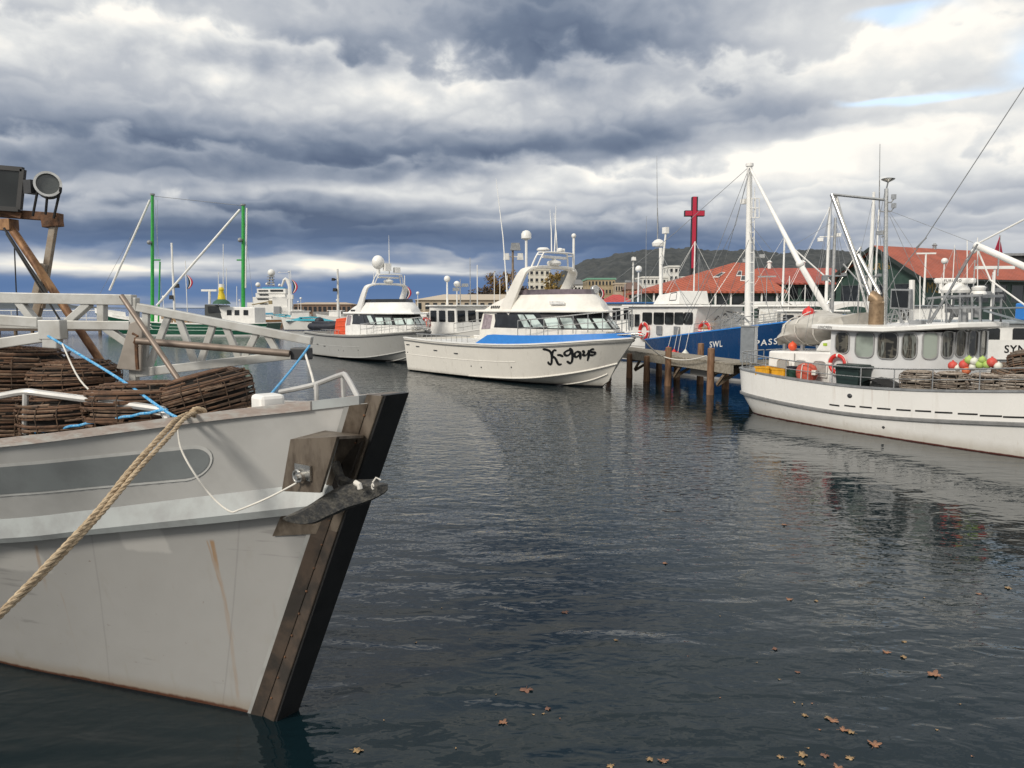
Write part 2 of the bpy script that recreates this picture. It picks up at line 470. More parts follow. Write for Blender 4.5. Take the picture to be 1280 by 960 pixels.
def railing(hull, T_, t0, t1, n, h, m, inset=.08, mid=(.5,), r=.018, sides=(1, -1), close_bow=False, name='rail', dh=0.0, kb=-1):
    """stanchions and rails following the sheer"""
    mb = MB(); paths = []
    for sd_ in sides:
        tops = []
        for i in range(n + 1):
            t = t0 + (t1 - t0) * i / n; p = hull.at(kb if kb >= 0 else len(hull.lv) - 1, t)
            b = V3((p.x - inset * .3, sd_ * max(p.y - inset, 0.02), p.z))
            tp = b + V3((0, 0, h + dh * i / n)); tops.append((b, tp)); mb.tube([b, tp], r * .8, 6)
        for f in (1.0,) + tuple(mid): mb.tube([b.lerp(t_, f) for b, t_ in tops], r if f == 1 else r * .7, 6)
        paths.append(tops)
    if close_bow and len(paths) == 2:
        mb.tube([paths[0][-1][1], paths[1][-1][1]], r, 6)
    return mb.build(name, m, T_)
# ------------------------------------------------------------------ materials in use
white = mat('white_paint', (.80, .79, .76), .32, var=.10, scale=2.5)
cream = mat('cream_paint', (.78, .75, .69), .35, var=.10, scale=2.5)
offwhite = mat('weathered_white', (.70, .70, .68), .45, c2=(.52, .50, .46), scale=4)
alu = mat('brushed_aluminium', (.46, .46, .45), .42, .75, var=.25, scale=9)
alu_paint = mat('painted_aluminium', (.50, .50, .48), .5, .15, c2=(.40, .39, .36), scale=5, bmp=.002)
steel = mat('stainless_tube', (.62, .61, .58), .28, .9, var=.25, scale=14)
grey_steel = mat('grey_steel', (.30, .31, .32), .5, .3, var=.3)
rust = mat('rusty_steel', (.17, .085, .045), .8, .2, c2=(.07, .04, .025), scale=16, bmp=.006)
brown_steel = mat('stained_steel_plate', (.20, .165, .13), .5, .5, c2=(.10, .078, .06), scale=7, bmp=.004, stretch=(1.5, 1.5, .6))
black = mat('black_rubber', (.014, .014, .015), .55, var=.3, bmp=.004)
dark = mat('dark_grey', (.04, .042, .046), .5, var=.3)
galv = mat('galvanised_iron', (.065, .067, .07), .55, .45, c2=(.17, .16, .14), scale=22, bmp=.01, detail=8)
orange = mat('orange_plastic', (.75, .10, .035), .45, var=.2)
red = mat('red_plastic', (.62, .035, .03), .4, var=.2)
yellow = mat('yellow_plastic', (.72, .36, .02), .45, var=.2)
green_paint = mat('green_mast_paint', (.03, .36, .06), .4, var=.2)
wood = mat('weathered_timber', (.23, .17, .12), .8, c2=(.12, .088, .06), scale=3, bmp=.01, stretch=(1, 1, 8))
pilewood = mat('pile_timber', (.22, .125, .07), .8, c2=(.11, .055, .03), scale=3, bmp=.015, stretch=(5, 5, .7))
deckwood = mat('grey_deck_timber', (.30, .27, .22), .85, c2=(.19, .165, .13), scale=3, bmp=.01, stretch=(4, 4, 4))
tarp = mat('grey_tarpaulin', (.50, .48, .44), .75, c2=(.40, .38, .34), scale=3, bmp=.03)
bluefab = mat('blue_canvas', (.035, .12, .30), .7, var=.3)
blue = mat('blue_stripe', (.03, .21, .62), .35, var=.1)
navyfab = mat('navy_cover', (.018, .022, .035), .6, var=.4, bmp=.02)
g_dark = glass('dark_window', (.018, .021, .024))
g_pale = glass('pale_window', (.56, .66, .63), .12)
g_tint = glass('smoky_screen', (.16, .13, .15), .15)
def see_through(name, c, stops):
    m, nt, b, O = newmat(name); n = nz(vscale(O, (3.2, 3.2, .55)), 1.9, 3, .5); q = nz(vscale(O, (1.2, 1.2, 3.0)), 2.1, 2, .5)
    cc = ramp(n, stops); cc = mixc(nt, sstep(q, .56, .62) * .5, cc, c); nt.links.new(cc.k, b.inputs['Base Color']); b.inputs['Roughness'].default_value = .04; MATS[name] = m; return m
g_int = see_through('cabin_window', (.16, .15, .12), [(0, (.012, .012, .011)), (.46, (.02, .019, .016)), (.50, (.10, .09, .07)), (.56, (.03, .028, .022)), (.62, (.19, .20, .18)), (.70, (.02, .02, .02))])
rope_m = mat('manila_rope', (.47, .37, .25), .9, c2=(.30, .22, .14), scale=30, bmp=.004)
wrope = mat('white_cord', (.72, .69, .63), .8, var=.2)
brope = mat('blue_rope', (.02, .27, .58), .7, c2=(.25, .5, .7), scale=60)
black_letters = mat('black_lettering', (.012, .013, .015), .4, var=.1)
white_letters = mat('white_lettering', (.82, .82, .80), .4, var=.05)
gold_letters = mat('gold_lettering', (.42, .30, .10), .5, var=.2)

# ------------------------------------------------------------------ water
def water_mat():
    m, nt, b, O = newmat('harbour_water')
    geo = nt.nodes.new('ShaderNodeNewGeometry'); Pw = S(nt, geo.outputs['Position'])
    x, y, z = sep(Pw)
    d = (x * x + y * y).m('SQRT')
    pat = nz(vscale(Pw, (.13, .05, 0)), 1.0, 3, .55)
    calm = sstep(x + (pat - .5) * 9.0 - y * .06, -.5, 5.0)                # the lee of the boat to the right
    near = sstep(d + (pat - .5) * 6, 16.0, 7.5)
    rip = nz(vscale(Pw, (1.0, 1.6, 1)), 4.2, 1.4, .5, .5)                   # wind ripples
    fine = nz(vscale(Pw, (1.0, 1.7, 1)), 10.0, 1, .5)
    swell = nz(vscale(Pw, (.55, 1.25, 1)), 1.4, 1, .4, .6)
    wob = nz(vscale(Pw, (.75, 1.3, 1)), 2.4, .6, .4, .6)
    k = (calm.m('MAXIMUM', near * .86) * -.90 + 1.0)
    k = k * (sstep(d, 42.0, 11.0) * .72 + .28)
    swell_k = sstep(d, 45.0, 14.0) * .6 + .4
    h = rip * (k * .040) + fine * (k * .008) + swell * ((calm * -.016 + near * (calm * -.9 + 1.0) * .020 + .026) * swell_k) + wob * (calm * .003 + .004)
    bump(nt, b, h, 1.0, 1.0)
    b.inputs['Base Color'].default_value = (.004, .012, .016, 1)
    nt.links.new((sstep(d, 10.0, 60.0) * .05 + .008).k, b.inputs['Roughness'])
    b.inputs['IOR'].default_value = 1.333
    return m
mb = MB()
xs = [-9000, -600, -60, -15, 0, 15, 60, 600, 9000]; ys = [-60, 0, 10, 25, 60, 200, 900, 4000, 9500]
mb.loft([[(x, y, 0) for x in xs] for y in ys], smooth=False)
tag(mb.build('water', water_mat()), 'dark rippled harbour water', None, None, 'structure')
bpy.data.objects['water'].pop('label', None)

# ------------------------------------------------------------------ hills
def hill_mat(name, c1, c2, c3):
    m, nt, b, O = newmat(name)
    n = nz(O, .012, 6, .65); n2 = nz(O, .07, 3, .7)
    c = mixc(nt, sstep(n2, .35, .65), c1, c2)
    c = mixc(nt, sstep(n, .60, .72) * .6, c, c3)
    nt.links.new(c.k, b.inputs['Base Color']); b.inputs['Roughness'].default_value = .95
    MATS[name] = m; return m
def ridge(name, Y, depth, prof, m, nx, ny, amp, seed):
    """prof: photo points of the skyline at distance Y"""
    tab = [(W(px, py, Y).x, max(W(px, py, Y).z, .5)) for px, py in prof]
    x0, x1 = tab[0][0], tab[-1][0]; rows = []
    for j in range(ny + 1):
        v = j / ny; row = []
        for i in range(nx + 1):
            x = x0 + (x1 - x0) * i / nx
            prof_v = math.sin(min(v * 1.25, 1) * math.pi / 2) if v < .8 else math.cos((v - .8) / .2 * math.pi / 2)
            z = itp(x, tab) * max(prof_v, 0)
            y = Y - depth * .8 + depth * v
            q = mnoise.fractal(V3((x * .012 + seed, y * .012, 0)), 1.0, 2.0, 3)
            tr = abs(mnoise.noise(V3((x * .11, y * .11, seed)))) + .5 * abs(mnoise.noise(V3((x * .27, y * .27, seed))))
            z += q * amp * 2.2 * min(1, z / 30) + tr * amp * min(1, z / 12)
            row.append((x, y, z - .5))
        rows.append(row)
    b_ = MB(); b_.loft(rows, smooth=True); o = b_.build(name, m, ang=80); tag(o, kind='structure'); return o
ridge('wooded_hill', 1500, 700, [(560, 386), (640, 378), (690, 352), (715, 337), (750, 326), (795, 319), (850, 316), (900, 319), (960, 321), (1040, 319), (1100, 322), (1180, 331), (1260, 338), (1400, 345), (1600, 360)],
      hill_mat('hazed_bush_on_hill', (.030, .036, .040), (.055, .060, .061), (.10, .098, .092)), 420, 60, 5.5, 3.0)  # bush tones greyed and blued so colour alone carries the distance haze
ridge('distant_hills', 6000, 1500, [(-300, 378), (-60, 372), (10, 373), (60, 376), (90, 382), (140, 384.5), (260, 384.7), (330, 384), (400, 383), (520, 383), (600, 384), (640, 384.8)],
      hill_mat('far_bush', (.050, .062, .072), (.06, .072, .08), (.07, .08, .085)), 200, 12, 4.0, 9.0)
# the low land under the town and the quay it ends in
mb = MB()
g0 = [(14.5, 70), (24, 60), (52, 52), (110, 44), (700, 300), (700, 1200), (-120, 1200), (-120, 420), (-26, 155), (8, 118)]
mb.prism([(x, y, -1) for x, y in g0], (0, 0, 2.55))
quay_m = mat('quay_concrete', (.26, .25, .235), .85, c2=(.17, .16, .145), scale=.8, bmp=.01)
tag(mb.build('quay', quay_m), kind='structure')
def proj(p):
    x, y, z = p[0], p[1], p[2] - CAMH
    f = y * CP - z * SP; u = y * SP + z * CP
    return 640 + F * x / f, 480 - F * u / f
def hull_find(h, T_, k, px, py, side=-1):
    """(t, f) of the spot on strip k seen at a photo point"""
    best = None; t0, t1, f0, f1 = 0, 1, -.1, 1.1
    for it in range(4):
        for i in range(17):
            for j in range(9):
                t = t0 + (t1 - t0) * i / 16; f = f0 + (f1 - f0) * j / 8
                if not (0 <= t <= 1): continue
                q = proj(T_.Wd(h.pt(k, t, f, 0, side))); e = (q[0] - px) ** 2 + (q[1] - py) ** 2
                if best is None or e < best[0]: best = (e, t, f)
        dt, df = (t1 - t0) / 8, (f1 - f0) / 4
        t0, t1, f0, f1 = best[1] - dt, best[1] + dt, best[2] - df, best[2] + df
    return best[1], best[2]

# ================================================================== craypots: round stick baskets
def pot_mesh(seed, rad=.48, h=.46, rings=13, seg=22, sr=.015):
    rnd = random.Random(seed); mb = MB()
    def prof(v):          # barrel side with a domed shoulder
        return rad * (1 - .10 * (1 - v) ** 2) if v < .72 else rad * (1 - .34 * ((v - .72) / .28) ** 2.2)
    for i in range(rings):
        v = (i + .5) / rings; a = rnd.random() * 6; left = 2 * math.pi
        while left > 0:
            ln = min(left, rnd.uniform(.8, 2.6)); r0 = prof(v) + rnd.uniform(-.012, .016); z0 = h * v + rnd.uniform(-.014, .014); zs = rnd.uniform(-.02, .02)
            n = max(3, int(ln / .25)); k = rnd.uniform(.75, 1.3) * sr
            mb.cur = rnd.choice((0, 0, 1, 2))
            mb.tube([((r0 + rnd.uniform(-.004, .004)) * math.cos(a + ln * j / n), (r0 + rnd.uniform(-.004, .004)) * math.sin(a + ln * j / n), z0 + zs * j / n) for j in range(n + 1)], k, 5)
            a += ln * .97; left -= ln
    for r0 in (rad * .66, rad * .5, rad * .36):      # the top and the mouth
        mb.cur = 0; mb.tube([(r0 * math.cos(q * .3), r0 * math.sin(q * .3), h + (rad * .66 - r0) * .1) for q in range(21)], sr, 5, closed=True)
    for q in range(26):
        a = q * 2 * math.pi / 26 + rnd.uniform(-.06, .06); mb.cur = rnd.choice((0, 1, 2))
        mb.tube([(rad * .72 * math.cos(a), rad * .72 * math.sin(a), h - .01), (rad * .3 * math.cos(a + .05), rad * .3 * math.sin(a + .05), h + .015)], sr * .8, 5)
    rb = MB()
    for q in range(14):
        a = q * 2 * math.pi / 14 + rnd.uniform(-.05, .05)
        rb.tube([((prof(v) + .012) * math.cos(a), (prof(v) + .012) * math.sin(a), h * v) for v in (0, .25, .5, .72, .85, 1)], sr * .55, 5)
    fl = MB()
    for q in range(16):
        a = q * .196; fl.tube([(-rad * .85 * math.cos(a), -rad * .85 * math.sin(a), .01), (rad * .85 * math.cos(a), rad * .85 * math.sin(a), .01)], sr * .9, 4)
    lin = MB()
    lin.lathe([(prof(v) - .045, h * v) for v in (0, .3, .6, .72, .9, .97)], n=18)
    return mb, rb, fl, lin
stick = [mat('pot_stick', (.15, .082, .048), .85, c2=(.07, .04, .026), scale=12, bmp=.006), mat('pot_stick_grey', (.23, .155, .105), .85, c2=(.11, .07, .05), scale=12, bmp=.006), mat('pot_stick_dark', (.06, .04, .028), .85, c2=(.12, .07, .04), scale=12)]
stick2 = [mat('bleached_stick', (.36, .31, .26), .85, c2=(.20, .165, .135), scale=12), mat('bleached_stick_pale', (.45, .40, .35), .85, c2=(.26, .22, .18), scale=12), mat('bleached_stick_dark', (.20, .16, .13), .85, c2=(.10, .08, .06), scale=12)]
inner = mat('pot_dark_interior', (.012, .010, .008), .95)  # near-black liner: the shade inside the basket put into a colour
def make_pot(seed, mats, label, group, **kw):
    t = T('craypot', label, 'craypot', group=group); a, b, c, d = pot_mesh(seed, **kw)
    a.build('stick_basket', mats, t); b.build('tie_cords', mats[2], t); c.build('base_slats', mats[0], t); d.build('dark_liner', inner, t)
    return t.o

# ================================================================== the grey fishing boat in front
A0 = G(360, 895); FA = R(-37)
fg = T('grey_fishing_boat', 'grey steel fishing boat with a dark stem moored close by at the left', 'fishing boat', (A0.x - 14 * math.cos(FA), A0.y - 14 * math.sin(FA), 0), FA)
st = [[(0, 1.2, -.8), (0, 1.7, 0), (0, 2.0, 1.1), (0, 2.1, 1.75)], [(6, 1.2, -.8), (6, 1.85, 0), (7, 2.1, 1.1), (7.2, 2.3, 1.75)],
      [(9.5, .8, -.8), (9.5, 1.4, 0), (11, 1.65, 1.19), (11.5, 1.92, 1.93)], [(11.32, .5, -.8), (11.32, .94, 0), (12.3, 1.2, 1.34), (12.92, 1.38, 2.1)],
      [(12.3, .35, -.8), (12.3, .62, 0), (13.0, .87, 1.445), (13.58, .98, 2.2)], [(12.9, .25, -.8), (12.96, .40, 0), (13.8, .52, 1.565), (14.2, .60, 2.30)],
      [(13.3, .15, -.75), (13.5, .22, 0), (14.35, .27, 1.655), (14.7, .32, 2.37)], [(13.5, .11, -.7), (13.85, .11, 0), (14.72, .11, 1.71), (15.05, .11, 2.42)]]
fh = Hull([[s_[k] for s_ in st] for k in range(4)], 56)
def fg_paint():
    m, nt, b, O = newmat('grey_hull_paint')
    x, y, z = sep(O)
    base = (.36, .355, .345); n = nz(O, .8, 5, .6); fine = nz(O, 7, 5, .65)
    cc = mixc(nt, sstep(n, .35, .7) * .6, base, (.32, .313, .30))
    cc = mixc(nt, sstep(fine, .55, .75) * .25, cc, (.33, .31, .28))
    run = nz(vscale(O, (3.4, 3.4, .20)), 2.0, 5, .62)
    cc = mixc(nt, sstep(run, .60, .78) * .35 * sstep(z, 1.7, .9), cc, (.27, .235, .19))
    # touch-up paint under the rubbing strake and on the lower plates
    for (x0, x1, z0, z1) in ((13.16, 13.52, 1.27, 1.47), (11.9, 12.52, 1.02, 1.24)):
        e = (fine - .5) * .06
        q = sstep(x + e, x0, x0 + .03) * sstep(x + e, x1, x1 - .03) * sstep(z + e, z0, z0 + .03) * sstep(z + e, z1 + .02, z1)
        cc = mixc(nt, q * .8, cc, (.46, .45, .43))
    # rust weeping from the seams: a line leaning with the plates
    for (xa, za, xb, zb, wd, am) in FG_STREAKS:
        kx = (xb - xa) / (zb - za)
        ctr = (z - za) * kx + xa + (nz(vscale(O, (.2, .2, 3)), 2, 2) - .5) * .02
        dd = (x - ctr).abs()
        along = sstep(z, zb - .02, zb + .06) * sstep(z, za + .01, za - .02)
        heavy = sstep(z, za - .45, za) * .7 + .3
        q = sstep(dd, wd, wd * .25) * along * heavy * (nz(vscale(O, (9, 9, 1.2)), 3, 3) * .9 + .3)
        cc = mixc(nt, (q * am).clamp(), cc, (.30, .15, .035))
    # welded plate seams, fender scuffs, chipped spots
    for sx_ in (14.05, 13.02, 11.75):
        cc = mixc(nt, sstep((x - z * .36 - sx_ + .55 + (n - .5) * .01).abs(), .009, .003) * .35, cc, (.22, .215, .21))
    scuff = nz(vscale(O, (.55, .55, 9.0)), 2.4, 4, .6) * nz(vscale(O, (1, 1, 1), (4, 2, 9)), 1.1, 3, .6)
    cc = mixc(nt, sstep(scuff, .335, .42) * .5, cc, (.19, .185, .18))
    chip = nz(O, 26, 2, .5)
    cc = mixc(nt, sstep(chip, .74, .78) * .6, cc, (.15, .10, .07))
    cc = mixc(nt, sstep(nz(vscale(O, (5, 5, .5), (1, 0, 0)), 1.7, 4, .6), .60, .75) * .22 * sstep(z, .9, .1), cc, (.25, .22, .15))
    zn = z + (fine - .5) * .05
    cc = mixc(nt, sstep(zn, .16, .0) * .5, cc, (.24, .17, .09))
    cc = mixc(nt, sstep(zn, .040, .012), cc, (.09, .036, .02))
    nt.links.new(cc.k, b.inputs['Base Color'])
    nt.links.new((n * .25 + .30).k, b.inputs['Roughness'])
    hb = nz(vscale(O, (1.4, 1.4, .9)), 1.2, 3, .5) * .03 + fine * .0012
    bump(nt, b, hb, .5, 1.0)
    return m
FG_STREAKS = []
for (pa, pb, wd, am) in (((264, 676), (298, 878), .022, .95), ((258, 676), (293, 800), .010, .5), ((44, 680), (58, 740), .02, .55), ((75, 740), (105, 850), .006, .3), ((409, 668), (407, 690), .01, .4)):
    a = fh.pt(1, *hull_find(fh, fg, 1, *pa)); c = fh.pt(1, *hull_find(fh, fg, 1, *pb)); FG_STREAKS.append((a.x, a.z, c.x, c.z, wd, am))
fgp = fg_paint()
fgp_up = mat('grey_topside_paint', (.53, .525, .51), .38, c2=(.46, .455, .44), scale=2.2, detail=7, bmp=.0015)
rail_paint = mat('bluegrey_rail_paint', (.36, .385, .385), .4, c2=(.29, .30, .30), scale=4)
cap_paint = mat('worn_gunwale_cap', (.33, .27, .24), .7, c2=(.40, .40, .38), scale=7, bmp=.006, stretch=(1, 1, 3))
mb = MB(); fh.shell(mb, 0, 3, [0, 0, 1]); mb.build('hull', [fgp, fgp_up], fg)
mb = MB(); fh.deck(mb, -.55, .07); mb.build('deck', mat('grey_deck_paint', (.22, .22, .21), .7), fg)
mb = MB(); fh.cap(mb, .11, .05, .025, t0=0, t1=.885); mb.build('gunwale_cap', cap_paint, fg)
mb = MB(); fh.cap(mb, .11, .05, .012, t0=.885, t1=.985); mb.build('bow_cap', rail_paint, fg)
# rubbing strake: a sloping top face and a lower face
mb = MB()
for sd_ in (1, -1):
    rows = []
    for i in range(fh.n + 1):
        t = i / fh.n; q = fh.at(2, t); u = (fh.at(3, t) - q).normalized(); n_ = fh.pt(2, t, 0, .1) - fh.pt(2, t, 0, 0); n_ = V3((n_.x, -n_.y, n_.z)).normalized()
        fade = min(1, (1 - t) / .04 + .25)
        pr = [q + u * .21, q + u * .075 + n_ * .085 * fade, q + u * .012 + n_ * .08 * fade, q - u * .005]
        rows.append([V3((p.x, sd_ * p.y, p.z)) for p in pr])
    mb.loft(rows, ring=True, caps=True, smooth=False)
mb.build('rubbing_strake', rail_paint, fg)
# painted grey band with a rounded end and its white edge
te, fe = hull_find(fh, fg, 2, 291, 575); tl, fl_ = hull_find(fh, fg, 2, 0, 601)
def band(grow, off):
    out = []; ts = [tl - .25 + (te - tl + .25) * i / 26 for i in range(27)]; hw = .145 + grow
    ctr = lambda t: fl_ + (fe - fl_) * max(0, min(1, (t - tl) / (te - tl)))
    up = [(t, ctr(t) + hw) for t in ts[:-3]]; dn = [(t, ctr(t) - hw) for t in ts[:-3]]
    r_t = .030
    arc = [(ts[-4] + (r_t + grow * .14) * math.sin(a), ctr(ts[-4]) + hw * math.cos(a)) for a in [R(q) for q in range(10, 180, 14)]]
    return up, arc, dn
mb = MB()
for grow, off, cur in ((.030, .004, 0), (0, .007, 1)):
    up, arc, dn = band(grow, off); mb.cur = cur
    mb.loft([[fh.pt(2, t, f0 + (f1 - f0) * j / 4, off) for j in range(5)] for (t, f0), (_, f1) in zip(dn, up)], smooth=True)
    c_ = fh.pt(2, up[-1][0], (up[-1][1] + dn[-1][1]) / 2, off); a_ = [fh.pt(2, t, f, off) for t, f in [up[-1]] + arc + [dn[-1]]]
    mb.add([c_] + a_, [(0, i, i + 1) for i in range(1, len(a_))])
mb.build('painted_band', [mat('band_edge_white', (.66, .66, .64), .45, var=.15), mat('band_grey', (.25, .27, .275), .42, c2=(.21, .225, .23), scale=3)], fg)
# stem bar: stained plates on its sides, black rubber down its nose
def stem(z): return 14.0 + 1.19 * z / 2.46
for nm, m_, z0, z1, xo, xi, hw in (('stem_plate', brown_steel, 1.55, 2.47, -.018, -.16, .113), ('lower_stem_plate', mat('black_stem_paint', (.032, .027, .023), .6, c2=(.075, .054, .04), scale=5, bmp=.006), -.7, 1.55, -.018, -.16, .113), ('stem_fender', black, -.7, 2.475, 0, -.05, .100)):
    mb = MB()
    rows = []
    for i in range(9):
        z = z0 + (z1 - z0) * i / 8; x = stem(z)
        rows.append([(x + xi, -hw, z), (x + xo, -hw, z), (x + xo, hw, z), (x + xi, hw, z)])
    mb.loft(rows, ring=True, caps=True, smooth=False); mb.build(nm, m_, fg, bevel=.008)
mb = MB(); zz_ = [0.0, .5, 1.0, 1.56]
mb.loft([[(stem(z) - .262, -.121 - .0, z), (stem(z) - .315, -.136, z)] for z in zz_], smooth=False)
mb = MB()
for i in range(13):
    z = .18 + i * .18
    for xo in (.115, .195): mb.ball((stem(z) - xo, -.117, z), .009, 8, 5)
mb.build('bolt_heads', rust, fg)
# anchor pocket: outer plate, roof and cheek, open towards the stem
f_ = lambda px, py, y: fg.side(px, py, y)
o4 = [f_(352, 614, -.50), f_(400, 616, -.50), f_(421, 546, -.50), f_(363, 549, -.50)]
mb = MB(); nrm = V3((0, 1, 0))
mb.prism(o4, (0, .018, 0))
top = [o4[3] + V3((0, .018, 0)), o4[2] + V3((0, .018, 0)), f_(455, 544, -.12), V3((o4[3].x - .0, -.24, o4[3].z + .02))]
mb.prism(top, (0, 0, -.016))
mb.prism([o4[0] + V3((.004, .018, 0)), o4[3] + V3((.004, .018, -.016)), V3((o4[3].x, -.26, o4[3].z)), V3((o4[0].x, -.26, o4[0].z))], (.016, 0, 0))
mb.build('anchor_pocket', brown_steel, fg)
mb = MB(); mb.prism([f_(402, 614, -.15), f_(440, 560, -.15), f_(452, 552, -.15), f_(430, 612, -.15)], (0, .02, 0)); mb.build('pocket_back_plate', mat('dark_brown_plate', (.05, .04, .032), .6, .3, bmp=.004), fg)  # back plate in a much darker brown than the pocket itself
c = f_(380, 594, -.505); mb = MB(); mb.box(c + V3((0, -.006, .02)), (.14, .014, .09)); mb.tube([c + V3((.02, -.01, .0)), c + V3((.02, -.055, .0))], .03, 12); mb.tube([c + V3((.02, -.055, .0)), c + V3((.02, -.075, .0))], .017, 8)
mb.tube([c + V3((-.03 + .03 * math.cos(q * .6), -.03, -.005 + .036 * math.sin(q * .6))) for q in range(11)], .008, 6, closed=True); mb.build('eye_fitting', steel, fg)
# patch plate on the lower hull
qd = [hull_find(fh, fg, 1, *p_) for p_ in ((341, 667), (396, 664), (408, 640), (352, 643))]
mb = MB(); mb.loft([[fh.pt(1, *qd[0], .012), fh.pt(1, *qd[1], .012)], [fh.pt(1, *qd[3], .012), fh.pt(1, *qd[2], .012)]], smooth=False); mb.build('patch_plate', brown_steel, fg)
# pale strip where the plating meets the stem
mb = MB(); rows = []
for k, fs in ((1, [i / 10 for i in range(11)]), (2, [i / 8 for i in range(1, 9)])):
    for f in fs: rows.append([fh.pt(k, .957, f, .006), fh.pt(k, .950, f, .006), fh.pt(k, .944, f, .006)])
mb.loft(rows, smooth=True); mb.build('bow_flat_bar', mat('pale_bow_strip', (.37, .372, .36), .4, var=.2, scale=4), fg)
for nm, m_, k, fs in (('stem_cheek_plate', brown_steel, 2, [.12 + .88 * i / 10 for i in range(11)]), ('lower_stem_cheek', MATS['black_stem_paint'], 1, [i / 12 for i in range(13)])):
    for sd_ in (-1, 1):
        mb = MB(); ts = [1.0, .985, .97, .957]
        mb.loft([[V3((q.x, q.y * -sd_, q.z)) for q in [fh.pt(k, t, f, .011) for t in ts]] + [V3((q.x, q.y * -sd_, q.z)) for q in [fh.pt(k, .957, f, -.02)]] for f in fs], smooth=True); mb.build(nm, m_, fg, ang=60)
# bow rail, after rail, fender block
mb = MB(); Yb = 4.85
pts = smooth_path([fg.W(350, 490, 5.25), fg.W(392, 481, 5.1), fg.W(425, 469, 4.95), fg.W(433, 471, 4.9), fg.W(448, 498, 4.8)], 5)
mb.tube(pts, .017, 8)
for a, b in (((428, 468), (430, 503)), ((395, 480), (396, 506))): mb.tube([fg.W(*a, 4.95), fg.W(*b, 4.95)], .015, 8)
mb.build('bow_rail', mat('painted_pipe', (.56, .55, .53), .4, .35, var=.18, scale=5), fg)
mb = MB(); mb.tube(smooth_path([fg.W(-40, 500, 5.75), fg.W(0, 495, 5.7), fg.W(32, 490, 5.65), fg.W(60, 493, 5.6), fg.W(190, 510, 5.3), fg.W(203, 514, 5.27), fg.W(209, 524, 5.25)], 5), .026, 8)
mb.tube([fg.W(32, 490, 5.65), fg.W(31, 552, 5.65)], .022, 8); mb.build('side_rail', mat('painted_pipe', (.56, .55, .53), .4, .35, var=.18, scale=5), fg)
mb = MB(); c = fg.W(335, 503, 4.98); mb.box(c, (.17, .17, .11), -.2); mb.build('mooring_block', white, fg, bevel=.025)

# lattice boom over the deck
mb = MB(); Y = 6.6; bw = .07
b_ = lambda a, c, w1=.075, h1=.075, Y0=Y, Y1=Y: mb.bar(fg.W(*a, Y0), fg.W(*c, Y1), w1, h1)
b_((173, 384), (390, 426), .09, .07); b_((172, 466), (386, 441), .09, .075)
for a, c in (((183, 386), (181, 462)), ((212, 392), (185, 462)), ((222, 393), (244, 455)), ((268, 402), (250, 455)), ((280, 403), (300, 450)), ((322, 414), (305, 449)), ((332, 415), (350, 446))): b_(a, c, .045, .055)
mb.build('lattice_boom', alu_paint, fg, bevel=.006)
mb = MB()
b_((-60, 371), (168, 375), .10, .09); b_((-60, 404), (165, 407), .10, .075)
for a, c in (((128, 376), (128, 406)), ((112, 379), (85, 403)), ((22, 374), (45, 403)), ((-15, 375), (-35, 403)), ((130, 408), (162, 430)), ((168, 372), (168, 480))): b_(a, c, .08, .06)
b_((-56, 366), (-56, 520), .10, .10); mb.build('boom_gantry', alu_paint, fg, bevel=.006)
mb = MB(); Y2 = 6.3
for a, c, h in (((-60, 396), (50, 403), .085), ((-60, 438), (56, 421), .085)): mb.bar(fg.W(*a, Y2), fg.W(*c, Y2), .08, h)
mb.bar(fg.W(-58, 390, Y2), fg.W(-58, 540, Y2), .10, .10); mb.bar(fg.W(66, 400, Y2), fg.W(66, 435, Y2), .10, .12); mb.bar(fg.W(52, 412, Y2), fg.W(80, 412, Y2), .11, .16)
mb.build('davit_arm', alu_paint, fg, bevel=.008)
mb = MB(); mb.prism([fg.W(*p_, 6.5) for p_ in ((145, 461), (176, 464), (178, 404), (170, 401), (162, 404))], fg.I.to_3x3() @ V3((0, .03, 0)))
mb.build('hinge_plate', mat('primed_plate', (.33, .295, .26), .6, .2, c2=(.27, .24, .21), bmp=.002), fg, bevel=.006)
mb = MB(); mb.tube([fg.W(170, 422, 6.45), fg.W(171, 448, 6.45), fg.W(172, 462, 6.45)], .016, 6); mb.tube([fg.W(166, 417, 6.45), fg.W(172, 420, 6.43), fg.W(168, 428, 6.43), fg.W(172, 434, 6.43)], .012, 6); mb.build('chain', rust, fg)
mb = MB(); mb.tube([fg.W(171, 426, 6.4), fg.W(362, 442, 6.4)], .03, 10); mb.tube([fg.W(152, 370, 6.35), fg.W(231, 486, 6.0)], .022, 10); mb.build('boom_strut', mat('brown_pipe', (.25, .20, .165), .5, .4, var=.3), fg)
mb = MB(); c = fg.W(377, 442, 6.45); mb.box(c, (.16, .10, .10), .4); mb.build('rope_block', dark, fg, bevel=.01)
# lamp frame
mb = MB(); Y3 = 7.2
mb.bar(fg.W(-60, 262, Y3), fg.W(76, 272, Y3), .10, .075); mb.bar(fg.W(55, 278, Y3), fg.W(76, 276, Y3), .10, .10); mb.build('rusty_frame', rust, fg, bevel=.006)
mb = MB(); mb.bar(fg.W(68, 277, Y3), fg.W(51, 385, Y3), .05, .06); mb.bar(fg.W(55, 330, Y3 - .05), fg.W(44, 372, Y3 - .05), .05, .06); mb.bar(fg.W(52, 370, Y3), fg.W(44, 398, Y3), .06, .07); mb.build('frame_leg', mat('worn_grey_leg', (.30, .265, .22), .6, .3, c2=(.22, .16, .11)), fg, bevel=.005)
mb = MB()
for a, c, r_ in (((5, 285), (62, 372), .012), ((8, 292), (75, 400), .010)): mb.tube([fg.W(*a, Y3 - .2), fg.W(*c, Y3 - .25)], r_, 6)
mb.tube([fg.W(18, 310, Y3), fg.W(22, 405, Y3)], .006, 5); mb.build('cable', black, fg)
